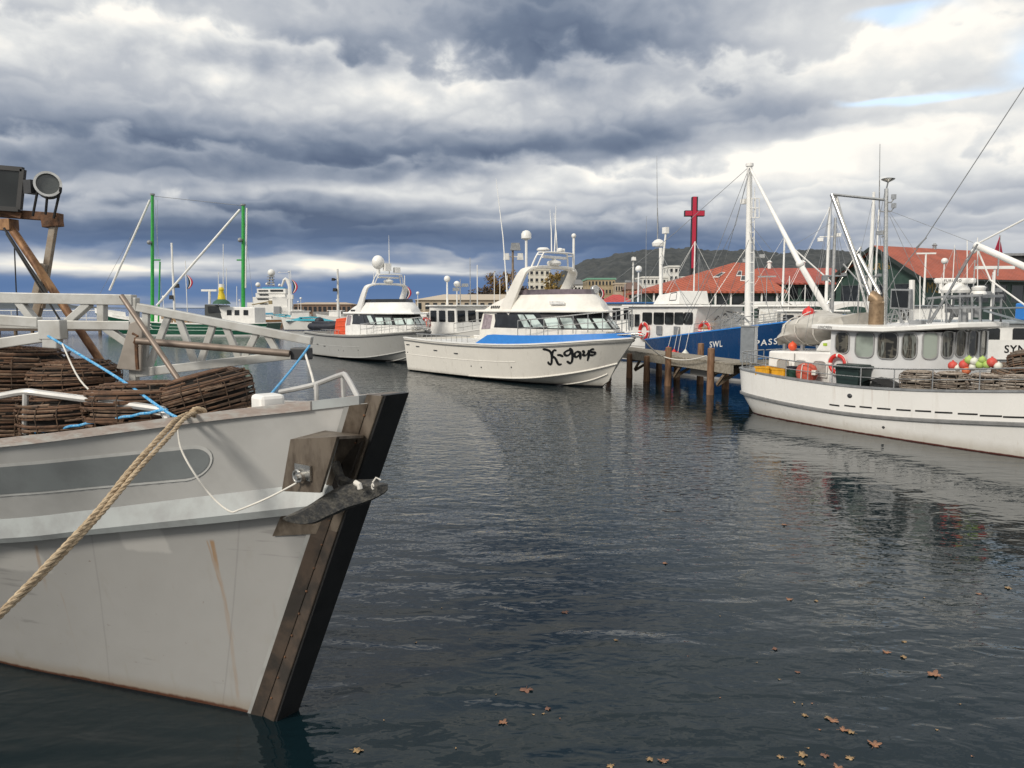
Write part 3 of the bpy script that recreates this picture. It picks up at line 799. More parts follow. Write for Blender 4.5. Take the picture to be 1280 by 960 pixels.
mb = MB(); mb.tube([fg.W(10, 279, Y3), fg.W(141, 474, Y3 - .3)], .036, 10); mb.box(fg.W(9, 281, Y3), (.14, .12, .10), .5); mb.build('rusty_stay_pole', mat('tan_rust_pole', (.36, .20, .095), .6, .3, c2=(.13, .06, .03), scale=7, stretch=(1, 1, .6)), fg)
# square floodlight
mb = MB(); q4 = [fg.W(*p_, 7.1) for p_ in ((-40, 258), (24, 262), (29, 212), (-40, 206))]; bk = fg.I.to_3x3() @ V3((-.1, .22, 0))
cc_ = sum((q for q in q4), V3()) / 4; mb.loft([q4, [cc_ + (q - cc_) * .72 + bk for q in q4]], ring=True, smooth=False); mb.add([cc_ + (q - cc_) * .72 + bk for q in q4], [(0, 1, 2, 3)])
for i in range(4): mb.bar(q4[i], q4[(i + 1) % 4], .04, .04)
fo = mb.build('floodlight', mat('black_lamp_body', (.018, .018, .019), .5, var=.4), fg)
MB().poly([cc_ + (q - cc_) * .97 for q in q4]).build('lens', glass('black_lamp_glass', (.03, .034, .034), .08), fo)
mb = MB(); mb.bar(fg.W(0, 262, 7.15), fg.W(28, 270, 7.15), .05, .05); mb.build('lamp_bracket', rust, fg)
# round spotlight
c = fg.W(60, 231, 7.0); ax = (fg.I.to_3x3() @ V3((.45, -.85, .05))).normalized(); Mx = ax.to_track_quat('Z', 'Y').to_matrix()
mb = MB(); mb.lathe([(.04, -.19), (.085, -.17), (.098, -.12), (.1, 0), (.1, .02)], c, 20, Mx)
for q in range(4): mb.lathe([(.104, -.15 + q * .03), (.104, -.14 + q * .03)], c, 20, Mx)
fo = mb.build('spotlight', mat('lamp_casing', (.11, .11, .105), .4, .6, var=.4), fg)
mb = MB(); mb.lathe([(.098, .015), (.112, .02), (.112, .045), (.092, .045), (.088, .02)], c, 24, Mx); mb.build('bezel', steel, fo)
MB().lathe([(.001, .022), (.06, .026), (.089, .022)], c, 24, Mx).build('lens', glass('spot_lens', (.10, .11, .11), .04), fo)
mb = MB(); mb.box(fg.W(40, 234, 7.1), (.09, .1, .12), .3); mb.build('lamp_box', dark, fg)
mb = MB()
for a, b in (((47, 238), (41, 270)), ((76, 234), (67, 273)), ((59, 245), (57, 268))): mb.tube([fg.W(*a, 7.0), fg.W(*b, 7.05)], .012, 6)
mb.build('lamp_stand', black, fg)

# anchor hanging under the pocket: shank up into it, a plough of two swept blades
an = T('anchor', 'dark galvanised plough anchor hung at the grey boat\'s bow', 'anchor', fg.Wd(f_(440, 615, -.35)), FA)
aw = lambda px, py, Y: an.W(px, py, Y)
mb = MB(); mb.tube(smooth_path([aw(420, 580, 4.78), aw(427, 600, 4.66), aw(440, 607, 4.55), aw(470, 607, 4.45)], 5), [.03] * 6 + [.04] * 10, 8); mb.build('shank', galv, an)
ctr = smooth_path([aw(354, 648, 4.62), aw(384, 638, 4.58), aw(408, 624, 4.52), aw(430, 613, 4.47), aw(458, 608, 4.42), aw(484, 606, 4.40)], 5)
wid = [.006, .022, .036, .05, .06, .068, .073, .076, .078, .08, .082, .084, .085, .086, .086, .086, .085, .083, .08, .076, .07, .064, .056, .046, .036, .024]
up_, dn_ = [], []
rows = []
for i, p in enumerate(ctr):
    t_ = (ctr[min(i + 1, len(ctr) - 1)] - ctr[max(i - 1, 0)]).normalized(); n_ = t_.cross(V3((0, 0, 1))).normalized(); u_ = n_.cross(t_).normalized(); w_ = wid[min(i, len(wid) - 1)]
    toward = -n_ if an.Wd(p - n_).y < an.Wd(p + n_).y else n_
    rows.append([p + u_ * w_ * .35, p + u_ * w_ * .1 + toward * w_ * .55, p - u_ * w_ * 1.15 + toward * w_ * .3, p - u_ * w_ * 1.3, p - u_ * w_ * .9 - toward * w_ * .4, p - toward * w_ * .6])
mb = MB(); mb.loft(rows, ring=True, caps=True, smooth=True); mb.build('fluke', galv, an, ang=25)
mb = MB(); c = aw(449, 607, 4.36); mb.tube([aw(444, 603, 4.36), aw(449, 606, 4.34), aw(450, 611, 4.34)], .016, 8); mb.build('shackle', wrope, an); mb = MB()
for q in range(1):
    a = aw(466 + q * 6, 608 - q * 1.2, 4.345); mb.tube([a + V3((.008 * math.cos(k), 0, .016 * math.sin(k))) for k in [j * .9 for j in range(7)]], .005, 6)
mb.tube([aw(466, 603, 4.34), aw(470, 597, 4.34), aw(476, 600, 4.34)], .005, 5); mb.build('lashing', wrope, an)

# ropes
def rope(name, path, r, m, label, cat='rope', twist=True, n=8, group=None):
    mb = MB(); path = [V3(p) for p in path]
    if twist:
        for ph in (0, 2.094, 4.189):
            out = []; L_ = 0
            for i, p in enumerate(path):
                if i: L_ += (p - path[i - 1]).length
                t_ = (path[min(i + 1, len(path) - 1)] - path[max(i - 1, 0)]).normalized(); u_ = t_.orthogonal().normalized() if abs(t_.z) > .95 else (V3((0, 0, 1)) - t_ * t_.z).normalized(); w_ = t_.cross(u_); a = ph + L_ / (r * 7.5) * 2 * math.pi
                out.append(p + (u_ * math.cos(a) + w_ * math.sin(a)) * r * .52)
            mb.tube(out, r * .62, 6)
    else: mb.tube(path, r, n)
    o = mb.build(name, m); tag(o, label, cat, group); return o
def dense(path, step):
    out = [path[0]]
    for a, b in zip(path, path[1:]):
        k = max(1, int((b - a).length / step)); out += [a.lerp(b, i / k) for i in range(1, k + 1)]
    return out
p1 = smooth_path([V3((-4.3, .7, 1.75)), V3((-3.7, 1.4, 1.0)), V3((-2.95, 2.4, .78)), W(-70, 835, 3.2), W(0, 767, 3.45), W(60, 705, 3.7), W(120, 641, 3.98), W(165, 585, 4.22), W(205, 541, 4.5), W(222, 524, 4.72), W(243, 515, 4.9)], 8)
rope('mooring_rope', dense(p1, .012), .0155, rope_m, 'thick tan mooring rope running from the grey boat\'s gunwale down to the left', 'mooring rope')
p2 = smooth_path([V3((-4.3, .75, 1.77)), V3((-3.7, 1.45, 1.02)), V3((-2.95, 2.42, .80)), W(-70, 838, 3.21), W(0, 770, 3.46), W(60, 712, 3.71), W(122, 647, 3.97), W(172, 588, 4.21), W(212, 545, 4.49), W(232, 522, 4.68), W(252, 514, 4.92)], 8)
o2 = MB()
kn = smooth_path([W(236, 519, 4.86), W(244, 511, 4.82), W(256, 514, 4.86), W(250, 522, 4.84), W(240, 517, 4.8), W(262, 520, 4.92), W(282, 517, 5.0), W(300, 514, 5.05), W(318, 510, 5.05)], 6)
rope('mooring_rope', dense(p2, .012) + dense(kn, .012)[1:], .0135, rope_m, 'tan rope doubling the mooring rope and knotted round the gunwale beside the white block', 'mooring rope')
def ed(pts, Y): return [W(x, y, Y) for x, y in pts]
rope('bridle_cord', smooth_path([W(222, 528, 4.68), W(226, 560, 4.62), W(245, 595, 4.56), W(266, 622, 4.5), W(287, 639, 4.46), (W(300, 637, 4.46)), W(338, 621, 4.44), W(372, 603, 4.46)], 6), .006, wrope, 'thin white cord looping from the gunwale to the anchor pocket', 'cord', twist=False)
rope('blue_rope', smooth_path([W(60, 420, 6.1), W(84, 434, 6.0), W(150, 474, 5.6), W(204, 512, 5.2), W(222, 522, 5.05)], 5), .010, brope, 'bright blue rope slanting from the davit arm down to the gunwale', 'rope', twist=False)
rope('blue_lashing', [W(44 + i * 11, 541 - i * 1.95 + (.7 if i % 2 else -.5), 5.62 - i * .030) for i in range(16)], .010, brope, 'blue lashing line laid along the inside of the gunwale', 'rope', twist=False)
rope('blue_tackle', smooth_path([W(387, 432, 6.4), W(366, 460, 6.0), W(336, 496, 5.1)], 4), .009, brope, 'blue line from the boom tip to the white block', 'rope', twist=False)
rope('white_tackle', [W(381, 440, 6.4), W(390, 470, 5.6), W(398, 505, 5.0)], .009, wrope, 'pale line from the boom tip down to the bow rail', 'rope', twist=False)
rope('white_stay', smooth_path([W(78, 430, 6.0), W(100, 475, 5.8), W(130, 500, 5.7), W(165, 511, 5.55), W(204, 519, 5.25)], 5), .0065, wrope, 'grey white line sagging across the craypots', 'rope', twist=False)

# craypots on its deck
FGP = [('lowest', 20, 545, 6.05, 0), ('b', 108, 540, 5.95, 1), ('c', 186, 532, 5.75, 2), ('d', 262, 524, 5.70, 3), ('e', -60, 510, 6.75, 1), ('f', 22, 500, 6.6, 2), ('g', 96, 506, 6.5, 3)]
pl = ['dark stick craypot on the grey boat, lower row, farthest left behind the side rail', 'dark stick craypot on the grey boat, lower row under the slack white line', 'dark stick craypot on the grey boat, lower row beside the blue rope\'s lower end',
      'reddish stick craypot nearest the grey boat\'s bow, beside the white block', 'dark stick craypot at the photo\'s left edge under the davit arm', 'dark stick craypot of the upper row directly under the davit arm', 'dark stick craypot of the upper row where the rusty pole ends']
protos = [make_pot(10 + k, stick, pl[k], 'craypots stacked on the grey boat', rad=.44, h=.44, rings=24, sr=.0085) for k in range(4)]
for i, (nm, px, py, Y, k) in enumerate(FGP):
    o = protos[k] if i < 4 else copy_tree(protos[k])
    o['label'] = pl[i]; p = W(px, py, Y); p.z -= .12 if i < 4 else .0
    o.location = p; o.rotation_euler = (random.uniform(-.08, .08), random.uniform(-.08, .08), random.random() * 6)
    if i == 3: o.rotation_euler = (R(-13), R(-7), 1.1); o.location = W(266, 528, 5.75); o.scale = (.84, .80, .84)
# ================================================================== motor cruisers (the white one with the blue stripe, the grey one)
def wing(q, T_, u0, u1, v0, v1, m, mf, slant=0.0, name='window', out=.012):
    """a slanted pane on a cabin face, measured in metres from its lower-left corner"""
    a, b, c, d = [V3(p) for p in q]; Lx = (b - a).length; Ly = (d - a).length; n = qn(q)
    pts = [(u0, v0), (u1, v0), (u1 + slant * (v1 - v0), v1), (u0 + slant * (v1 - v0), v1)]
    P_ = [bil(q, x / Lx, y / Ly) for x, y in pts]; ctr = sum(P_, V3()) / 4
    O_ = [ctr + (p - ctr) * 1.0 + (p - ctr).normalized() * .035 for p in P_]
    fr = MB(); fr.loft([[p - n * .01 for p in O_], [p + n * out for p in O_], [p + n * out for p in P_], [p + n * .003 for p in P_]], ring=True, smooth=False)
    fo = fr.build(name, mf, T_); MB().poly([p + n * .005 for p in P_]).build('pane', m, fo); return fo
def mirror_quad(q): return [V3((p[0], -p[1], p[2])) for p in (q[1], q[0], q[3], q[2])]
black_trim = mat('black_window_trim', (.016, .017, .019), .35, var=.2)
def cruiser(name, label, O, ang, sc, hm, hm_low, house, stripe=None, pal='k'):
    t = T(name, label, 'motor cruiser', (O[0], O[1], 0), R(ang), sc=sc)
    keel = [(0, .2, -.6), (3, .2, -.6), (6, .2, -.6), (8.5, .18, -.55), (10, .12, -.4), (11, .08, -.2), (11.75, .02, .25)]
    chine = [(0, 1.9, .05), (3, 1.95, .08), (6, 1.95, .12), (8.5, 1.75, .22), (10, 1.35, .40), (11.3, .72, .66), (12.2, .03, .95)]
    sheer = [(0, 2.1, 1.58), (3, 2.2, 1.5), (6, 2.25, 1.5), (8.5, 2.15, 1.55), (10.4, 1.75, 1.66), (12, .95, 1.80), (13.05, .03, 1.90)]
    h = Hull([keel, chine, sheer], 48)
    mb = MB(); h.shell(mb, 0, 2, [1, 0]); mb.build('hull', [hm, hm_low], t)
    mb = MB(); h.deck(mb, -.12 if not stripe else -.10, .10); mb.build('deck', offwhite, t)
    mb = MB(); h.cap(mb, .12, .05, .03); mb.build('gunwale', white if pal == 'k' else alu_paint, t)
    mb = MB(); h.belt(mb, 1, .93, .03, h=.035); mb.build('rubbing_strake', mat('grey_rubber_strake', (.16, .16, .155), .7) if pal == 'k' else dark, t)
    mb = MB(); h.belt(mb, 1, .50, .012, 0, .52, h=.018); h.belt(mb, 1, .012, .03, .30, 1, h=.03); h.belt(mb, 0, .55, .02, .6, .97, h=.02); mb.build('spray_rail', hm, t)
    mb = MB()
    for x, f in ((.35, .80), (1.3, .78), (2.9, .72), (4.6, .68)) if pal == 'k' else ((.5, .55), (1.1, .55), (2.2, .5), (3.4, .45)):
        q = h.pt(1, h.t_at_x(2, x), f, .008); mb.box(q, (.30, .03, .045))
    for x, f in ((5.6, .32), (6.3, .30), (8.2, .34), (.2, .55)):
        q = h.pt(1, h.t_at_x(2, x), f, .004); mb.ball(q, (.035, .02, .035), 8, 6)
    mb.build('scupper', dark, t)
    if stripe:      # raised bulwark round the foredeck
        mb = MB(); t0 = h.t_at_x(2, 6.2); cuts = [t0 + (.985 - t0) * i / 26 for i in range(27)]
        for sd_ in (1, -1):
            lo, up = [], []
            for i, tt in enumerate(cuts):
                p = h.at(2, tt); hh = (.40 * min(1, i / 2.2)) * (1 - .62 * i / 26)
                lo.append((p.x, sd_ * (p.y + .012), p.z + .045)); up.append((p.x - .01, sd_ * max(p.y - .10 * hh, .01), p.z + .05 + hh))
            ins = [(a[0] - .05, a[1] - sd_ * .07 if abs(a[1]) > .09 else a[1] * .2, a[2]) for a in up]
            mb.loft([lo, up, ins], smooth=False)
        mb.build('blue_bulwark', stripe, t)
    # house
    lo = [(5.45, 1.52), (9.9, 1.52), (11.3, 1.05), (12.0, 0)]; up = [(5.6, 1.42), (9.35, 1.42), (10.65, .95), (11.25, 0)]; z0, z1, z2 = 1.42, 2.16, 2.84
    def ringp(pl, z): return [(x, -y, z) for x, y in pl] + [(x, y, z) for x, y in pl[-2::-1]]
    mb = MB(); mb.loft([ringp(lo, z0), ringp(lo, z1), ringp(up, z2)], ring=True, smooth=False); mb.add(ringp(up, z2), [tuple(range(7))]); mb.build('cabin', house, t, bevel=.03)
    q1 = [(lo[0][0], -1.52, z1), (9.9, -1.52, z1), (9.35, -1.42, z2), (5.6, -1.42, z2)]
    q2 = [(9.9, -1.52, z1), (11.3, -1.05, z1), (10.65, -.95, z2), (9.35, -1.42, z2)]
    q3 = [(11.3, -1.05, z1), (12.0, 0, z1), (11.25, 0, z2), (10.65, -.95, z2)]
    for q, wins in ((q1, ((1.25, 2.95, 'd', -.35), (3.12, 3.55, 'p', -.6), (3.72, 4.38, 'p', -.75))), (q2, ((.10, .70, 'p', -.0), (.84, 1.36, 'p', -.0))), (q3, ((.08, .60, 'p', 0), (.72, 1.2, 'p', 0)))):
        # the black band, then its panes
        n = qn(q); b_ = [bil(q, u, v) + n * .006 for u, v in ((0.24 if q is q1 else 0.0, .05), (1.0, .05), (1.0, .95), (.27 if q is q1 else 0.0, .95))]
        for qq, nn in ((b_, n), (mirror_quad(b_), V3((n.x, -n.y, n.z)))): MB().prism(qq, nn * .008).build('window_band', black_trim, t)
        for (u0, u1, kind, sl) in wins:
            m_ = (g_dark if kind == 'd' else g_pale) if pal == 'k' else (g_dark if u0 < 3.5 and q is q1 else g_pale)
            for mir in (0, 1):
                qq = [V3(p) + n * .016 for p in q]
                if mir: qq = mirror_quad(qq)
                Lx = (V3(q[1]) - V3(q[0])).length
                a, b2 = (u0, u1) if not mir else (Lx - u1, Lx - u0)
                wing(qq, t, a, b2, .09, .60, m_, black_trim, sl if not mir else -sl)
    # side curtain of the wheelhouse aft end
    n = V3((0, -1, .12)); qa = [(5.62, -1.525, 2.10), (6.25, -1.525, 2.14), (6.30, -1.435, 2.70), (5.72, -1.435, 2.76)]
    mb = MB(); mb.prism(qa, (0, -.012, 0)); mb.build('side_curtain', mat('clear_curtain', (.33, .27, .29), .2, var=.4), t)
    # roof brow and flybridge
    brow = [(5.2, 1.55), (9.5, 1.55), (11.0, 1.05), (11.72, 0)]
    mb = MB(); mb.loft([ringp(brow, 2.83), ringp([(x + .02, y + .02) for x, y in brow], 2.87), ringp([(x - .08, max(y - .06, 0)) for x, y in brow], 2.93)], ring=True, caps=True, smooth=False); mb.build('roof', house, t, bevel=.015)
    f0 = [(5.7, 1.44), (9.4, 1.44), (10.8, .98), (11.45, 0)]; f1 = [(7.2, 1.22), (9.2, 1.2), (10.35, .75), (10.85, 0)]; fm = [(6.3, 1.36), (9.35, 1.36), (10.65, .90), (11.2, 0)]
    mb = MB(); mb.loft([ringp(f0, 2.92), ringp(fm, 3.2), ringp(f1, 3.52), ringp([(x - .06, max(y - .08, 0)) for x, y in f1], 3.53), ringp([(x - .1, max(y - .12, 0)) for x, y in f1], 3.1)], ring=True, smooth=True); mb.build('flybridge', house, t, ang=50)
    mb = MB(); ws = [(7.3, 1.2), (9.18, 1.18), (10.3, .73), (10.78, 0)]; mb.loft([ringp(ws, 3.52), ringp([(x - .06, max(y - .02, 0)) for x, y in ws], 3.72)], smooth=False); mb.build('wind_screen', g_tint if pal == 'k' else g_dark, t)
    mb = MB()
    for k in range(5): mb.bar((6.2 + k * .13, -1.44, 2.98), (6.24 + k * .13, -1.42, 3.09), .03, .05)
    mb.box((7.55, -1.315, 3.24), (.36, .03, .09)); mb.build('vent', dark, t)
    if pal == 'k':
        q = [(9.85, -1.30, 3.13), (10.45, -1.085, 3.13), (10.40, -1.07, 3.25), (9.8, -1.285, 3.25)]
        mb = MB(); mb.prism(q, (.0, -.03, 0)); mb.build('maker_plate', mat('silver_plate', (.55, .55, .54), .3, .5), t, bevel=.01)
    # arch
    mb = MB()
    path = [(7.15, -1.40, 2.9), (7.55, -1.37, 3.5), (8.1, -1.34, 4.25), (8.32, -1.2, 4.52), (8.42, -.8, 4.62), (8.45, 0, 4.64)]
    path = smooth_path(path + [(x, -y, z) for x, y, z in path[-2::-1]], 5); rows = []
    for i, p in enumerate(path):
        a = path[min(i + 1, len(path) - 1)] - path[max(i - 1, 0)]; a.normalize(); fw = V3((1, 0, 0)); fw = (fw - a * a.dot(fw)).normalized(); sd2 = a.cross(fw)
        wd = .20 + .16 * abs(i / (len(path) - 1) * 2 - 1) ** 3
        rows.append([p + fw * wd + sd2 * .06, p + fw * wd - sd2 * .06, p - fw * wd - sd2 * .06, p - fw * wd + sd2 * .06])
    mb.loft(rows, ring=True, caps=True, smooth=True); mb.build('radar_arch', house, t, bevel=.02, ang=50)
    mb = MB()
    fr = [(8.3, -.98, 4.62), (8.45, -.80, 5.12), (8.5, -.6, 5.22), (8.5, .6, 5.22), (8.45, .80, 5.12), (8.3, .98, 4.62)]
    mb.tube(smooth_path(fr, 4), .035, 8); mb.tube([(p[0] + .35, p[1], p[2] - .02) for p in smooth_path(fr, 4)], .03, 8)
    for p in fr[1:5]: mb.tube([p, (p[0] + .35, p[1], p[2] - .02)], .02, 6)
    mb.build('antenna_frame', white, t)
    mb = MB(); mb.lathe([(.12, 0), (.26, .05), (.30, .12), (.26, .20), (.10, .25)], (8.55, 0, 4.68), 16); mb.box((8.55, 0, 5.03), (.16, 1.5, .10), R(12)); mb.tube([(8.55, 0, 4.9), (8.55, 0, 5.0)], .08, 10); mb.build('radar', white, t, bevel=.012)
    mb = MB()
    if pal == 'k':
        mb.tube([(8.15, -1.12, 4.5), (8.15, -1.12, 5.75)], .05, 8); mb.lathe([(.13, 0), (.2, .04), (.2, .22), (.14, .32), (.03, .36)], (8.15, -1.12, 5.72), 14)
        mb.tube([(8.6, 1.02, 4.5), (8.6, 1.02, 5.85)], .05, 8); mb.ball((8.6, 1.02, 5.95), .10, 10, 8)
        mb.lathe([(.25, 0), (.26, .05), (.18, .11)], (8.4, -.45, 5.30), 14); mb.tube([(8.4, -.45, 5.2), (8.4, -.45, 5.32)], .04, 6); mb.lathe([(.14, 0), (.15, .08), (.06, .14)], (8.4, .45, 5.3), 12); mb.tube([(8.4, .45, 5.2), (8.4, .45, 5.32)], .04, 6); mb.tube([(8.4, .66, 5.2), (8.4, .66, 5.42)], .05, 8)
    else:
        mb.ball((8.3, -.55, 5.95), (.38, .38, .42), 16, 10); mb.tube([(8.3, -.55, 5.2), (8.3, -.55, 5.6)], .12, 10)
        mb.box((8.6, -.1, 5.65), (.35, .4, .45)); mb.box((8.6, .55, 5.5), (.3, .35, .32)); mb.tube([(8.5, .1, 5.2), (8.5, .1, 6.7)], .03, 6)
    mb.build('antenna_dome', white, t)
    mb = MB()
    whips = ((7.3, -1.42, 3.5, 5.2, -.9, .05, 8.3), (8.4, .0, 5.2, 0, -.35, .1, 7.0), (8.4, .15, 5.2, 0, -.2, .12, 7.15), (8.4, .3, 5.2, 0, -.45, .10, 6.9)) if pal == 'k' else ((8.3, .2, 5.3, 0, 0, 0, 7.6), (8.4, -.9, 4.5, 0, 0, 0, 5.5))
    for (x, y, z, _, ddx, ddy, ztop) in whips: mb.tube([(x, y, z), (x + ddx * .4, y + ddy, (z + ztop) / 2), (x + ddx, y + ddy * 2, ztop)], [.03, .022, .008], 6)
    mb.build('whip_antenna', white, t)
    if pal == 'k':
        mb = MB(); c = V3((10.35, .55, 3.72)); mb.lathe([(.05, -.12), (.15, -.1), (.17, .08), (.15, .1)], c, 14, V3((1, -.2, 0)).to_track_quat('Z', 'Y').to_matrix()); mb.tube([c, c + V3((0, 0, -.25))], .04, 6); mb.build('search_light', steel, t)
    # rails
    hh = Hull([h_ for h_ in ([[(p.x, p.y, p.z) for p in h.lv[1]][::6], [(p.x, max(p.y, .02), p.z + (.33 if stripe else .06) * (1 if p.x > 6.6 else 0)) for p in h.lv[2]][::6]])], 48)
    railing(hh, t, .52, .965, 8, .62, steel, .13, (.5,), .022, close_bow=True, name='bow_rail', dh=.12)
    mb = MB()
    for sd_ in (1, -1):
        mb.tube([(11.9, sd_ * .6, 1.95), (12.3, sd_ * .55, 2.0), (13.3, sd_ * .12, 2.08), (13.5, 0, 2.05)], .03, 6)
    mb.box((13.05, 0, 1.97), (.75, .24, .06)); mb.box((12.0, 0, 2.0), (.6, .5, .25)); mb.build('bow_sprit', steel, t, bevel=.01)
    # cockpit gear
    mb = MB()
    for k in range(11): mb.tube([(.6 + k * .42, -1.7, 1.5), (.6 + k * .42, -1.7, 1.78)], .012, 5)
    mb.tube([(.5, -1.7, 1.78), (5.0, -1.7, 1.78)], .02, 6); mb.build('cockpit_rail', steel, t)
    return t, h
kg, kh = cruiser('motor_cruiser', 'cream motor cruiser with a blue bow stripe and black brush lettering', (-3.53, 38.2), -52.3, 1.0, hullpaint('cream_hull', (.74, .71, .65), rust=.10, rough=.24, streak=.24, c_low=(.03, .028, .03), low_z=.05), hullpaint('cream_hull_bottom', (.72, .69, .63), streak=.1, c_low=(.03, .028, .03), low_z=.06), cream, blue)
gc, gh = cruiser('motor_cruiser', 'grey hulled motor cruiser with a white cabin and an inflatable on its stern', (-11.8, 50.9), -54, .94, hullpaint('grey_alloy_hull', (.40, .40, .385), streak=.4, rust=.15, c_low=(.03, .03, .03), low_z=.08), hullpaint('grey_alloy_bottom', (.43, .43, .415), streak=.2, c_low=(.03, .03, .03), low_z=.12), white, None, 'g')

# the brush lettering on the bow: pen strokes on the hull's own surface
def strokes_on(h, T_, k, anchors, strokes, wd, m, name, ang=R(35), off=.012, parent=None):
    A = [(a, hull_find(h, T_, k, *a)) for a in anchors]
    (x0, y0), (x1, y1), (x2, y2) = [a for a, _ in A]; dt = (x1 - x0) * (y2 - y0) - (x2 - x0) * (y1 - y0)
    def tf(x, y):
        u = ((x - x0) * (y2 - y0) - (x2 - x0) * (y - y0)) / dt; v = ((x1 - x0) * (y - y0) - (x - x0) * (y1 - y0)) / dt
        return tuple(A[0][1][i] + u * (A[1][1][i] - A[0][1][i]) + v * (A[2][1][i] - A[0][1][i]) for i in (0, 1))
    mb = MB(); px, py = math.cos(ang), -math.sin(ang)
    for si, s_ in enumerate(strokes):
        pts = smooth_path([(x, y, 0) for x, y in s_], 5); a, b = [], []
        for i, p in enumerate(pts):
            e = min(1, .45 + i * .25, .45 + (len(pts) - 1 - i) * .25)
            dv = (pts[min(i + 1, len(pts) - 1)] - pts[max(i - 1, 0)]).normalized(); nx, ny = -dv.y, dv.x
            q = wd * e / 2 * (.62 + .5 * abs(nx * px + ny * py))
            a.append(h.pt(k, *tf(p.x - nx * q, p.y - ny * q), off + si * .0006)); b.append(h.pt(k, *tf(p.x + nx * q, p.y + ny * q), off + si * .0006))
        mb.loft([a, b], smooth=False)
    return mb.build(name, m, parent or T_)
Z = lambda L_: [(660 + x / 8, 400 + y / 8) for x, y in L_]
strokes_on(kh, kg, 1, ((680, 438), (745, 436), (712, 452)), [Z(q) for q in (
    [(148, 297), (180, 296), (222, 312), (234, 350), (228, 400), (214, 438), (188, 428), (192, 410)], [(290, 300), (262, 302), (244, 330), (238, 362)], [(240, 356), (270, 382), (288, 426), (306, 440), (332, 434)],
    [(290, 348), (318, 346), (352, 360)], [(428, 290), (390, 304), (366, 322), (372, 346), (400, 348), (424, 326), (430, 284)], [(414, 276), (436, 300), (444, 350), (440, 405), (424, 428), (398, 416), (394, 402)],
    [(520, 322), (490, 312), (466, 332), (468, 360), (490, 364), (516, 336)], [(512, 308), (522, 340), (524, 392)], [(540, 300), (556, 318), (552, 346), (576, 350), (600, 330), (608, 298)], [(600, 296), (612, 330), (608, 412)],
    [(660, 288), (632, 288), (622, 306), (644, 318), (674, 322), (678, 340), (656, 350), (622, 346)])], 3.0, black_letters, 'boat_name')

# small things on and by the cruisers
def ball_thing(name, label, cat, p, r, m, group=None):
    mb = MB(); mb.ball((0, 0, 0), r, 16, 10); mb.lathe([(r * .22, r * .9), (r * .2, r * 1.18), (r * .1, r * 1.22)], (0, 0, 0), 8); o = mb.build(name, m, loc=p); tag(o, label, cat, group); return o
def dinghy(loc, rz, label, m1, m2, L_=2.6):
    t = T('inflatable_dinghy', label, 'dinghy', loc, rz); mb = MB(); a = L_ / 2
    mb.tube(smooth_path([(-a, -.62, .0), (0, -.66, .0), (a * .6, -.55, .06), (a, 0, .16), (a * .6, .55, .06), (0, .66, .0), (-a, .62, .0)], 6), [.12] + [.22] * 35 + [.12], 10); mb.build('tube', m1, t)
    mb = MB(); mb.loft([[(x, -w_, -.1), (x, 0, -.24), (x, w_, -.1)] for x, w_ in ((-a, .5), (0, .55), (a * .6, .42), (a * .95, .05))], smooth=False); mb.build('floor', m2, t)
    mb = MB(); mb.box((-a * .2, 0, .25), (L_ * .62, 1.3, .16)); mb.ball((-a * .75, .0, .34), (.3, .3, .24)); mb.build('cover', m1, t, bevel=.08)
    return t
dinghy(gc.Wd((1.7, -.9, 1.95)), R(-30), 'navy covered inflatable dinghy on the grey cruiser\'s stern', navyfab, mat('dinghy_floor', (.45, .40, .33), .6))
mb = MB()
for k in range(3): mb.box((k * .5, 0, -.3), (.05, .9, .6))
tag(mb.build('dinghy_cradle', steel, loc=gc.Wd((1.2, -.9, 1.65))), 'steel cradle holding up the navy inflatable dinghy', 'cradle')
mb = MB(); mb.hexa([V3(p) for p in ((0, 0, 0), (.7, 0, 0), (.7, .4, 0), (0, .4, 0), (.15, 0, .95), (.85, 0, 1.05), (.85, .4, 1.05), (.15, .4, .95))])
for k in range(3): mb.bar((.1 + k * .05, -.012, .2 + k * .3), (.8 + k * .05, -.012, .22 + k * .3), .03, .05)
tag(mb.build('folded_chair', orange, loc=gc.Wd((4.1, -1.7, 1.48)), bevel=.05), 'orange folded seat leaning at the grey cruiser\'s cabin', 'seat')
# ================================================================== the white boat at the right
rb = T('white_cray_boat', 'long white fishing boat with arched cabin windows and craypots on deck', 'fishing boat', (7.8, 23.25, 0), R(-59))
keel = [(1.0, .05, -.5), (1.1, .5, -.55), (1.5, .9, -.6), (3, 1.2, -.7), (5, 1.3, -.75), (8, 1.2, -.75), (11.5, .8, -.7), (13, .4, -.65), (14.6, .03, -.6)]
wl = [(.30, .1, 0), (.42, .85, 0), (.85, 1.5, 0), (2.8, 1.9, 0), (5, 2.05, 0), (8, 2.0, 0), (11.5, 1.4, 0), (13.5, .7, 0), (15, .05, 0)]
rub = [(.05, .12, .62), (.16, 1.0, .6), (.6, 1.72, .57), (2.7, 2.04, .46), (5, 2.14, .46), (8, 2.17, .68), (12, 1.72, 1.05), (14.3, .92, 1.4), (15.5, .05, 1.6)]
she = [(0, .12, 1.28), (.12, 1.05, 1.27), (.55, 1.76, 1.25), (2.6, 2.07, 1.14), (5, 2.17, 1.12), (8, 2.22, 1.33), (12, 1.92, 1.75), (14.5, 1.1, 2.1), (16, .05, 2.35)]
rh = Hull([keel, wl, rub, she], 64)
rbp = hullpaint('white_hull', (.78, .765, .735), dirt=(.42, .36, .27), streak=.30, rust=.22, rough=.26, wl=.30, c_low=(.10, .03, .022), low_z=.025)
mb = MB(); rh.shell(mb); mb.build('hull', rbp, rb)
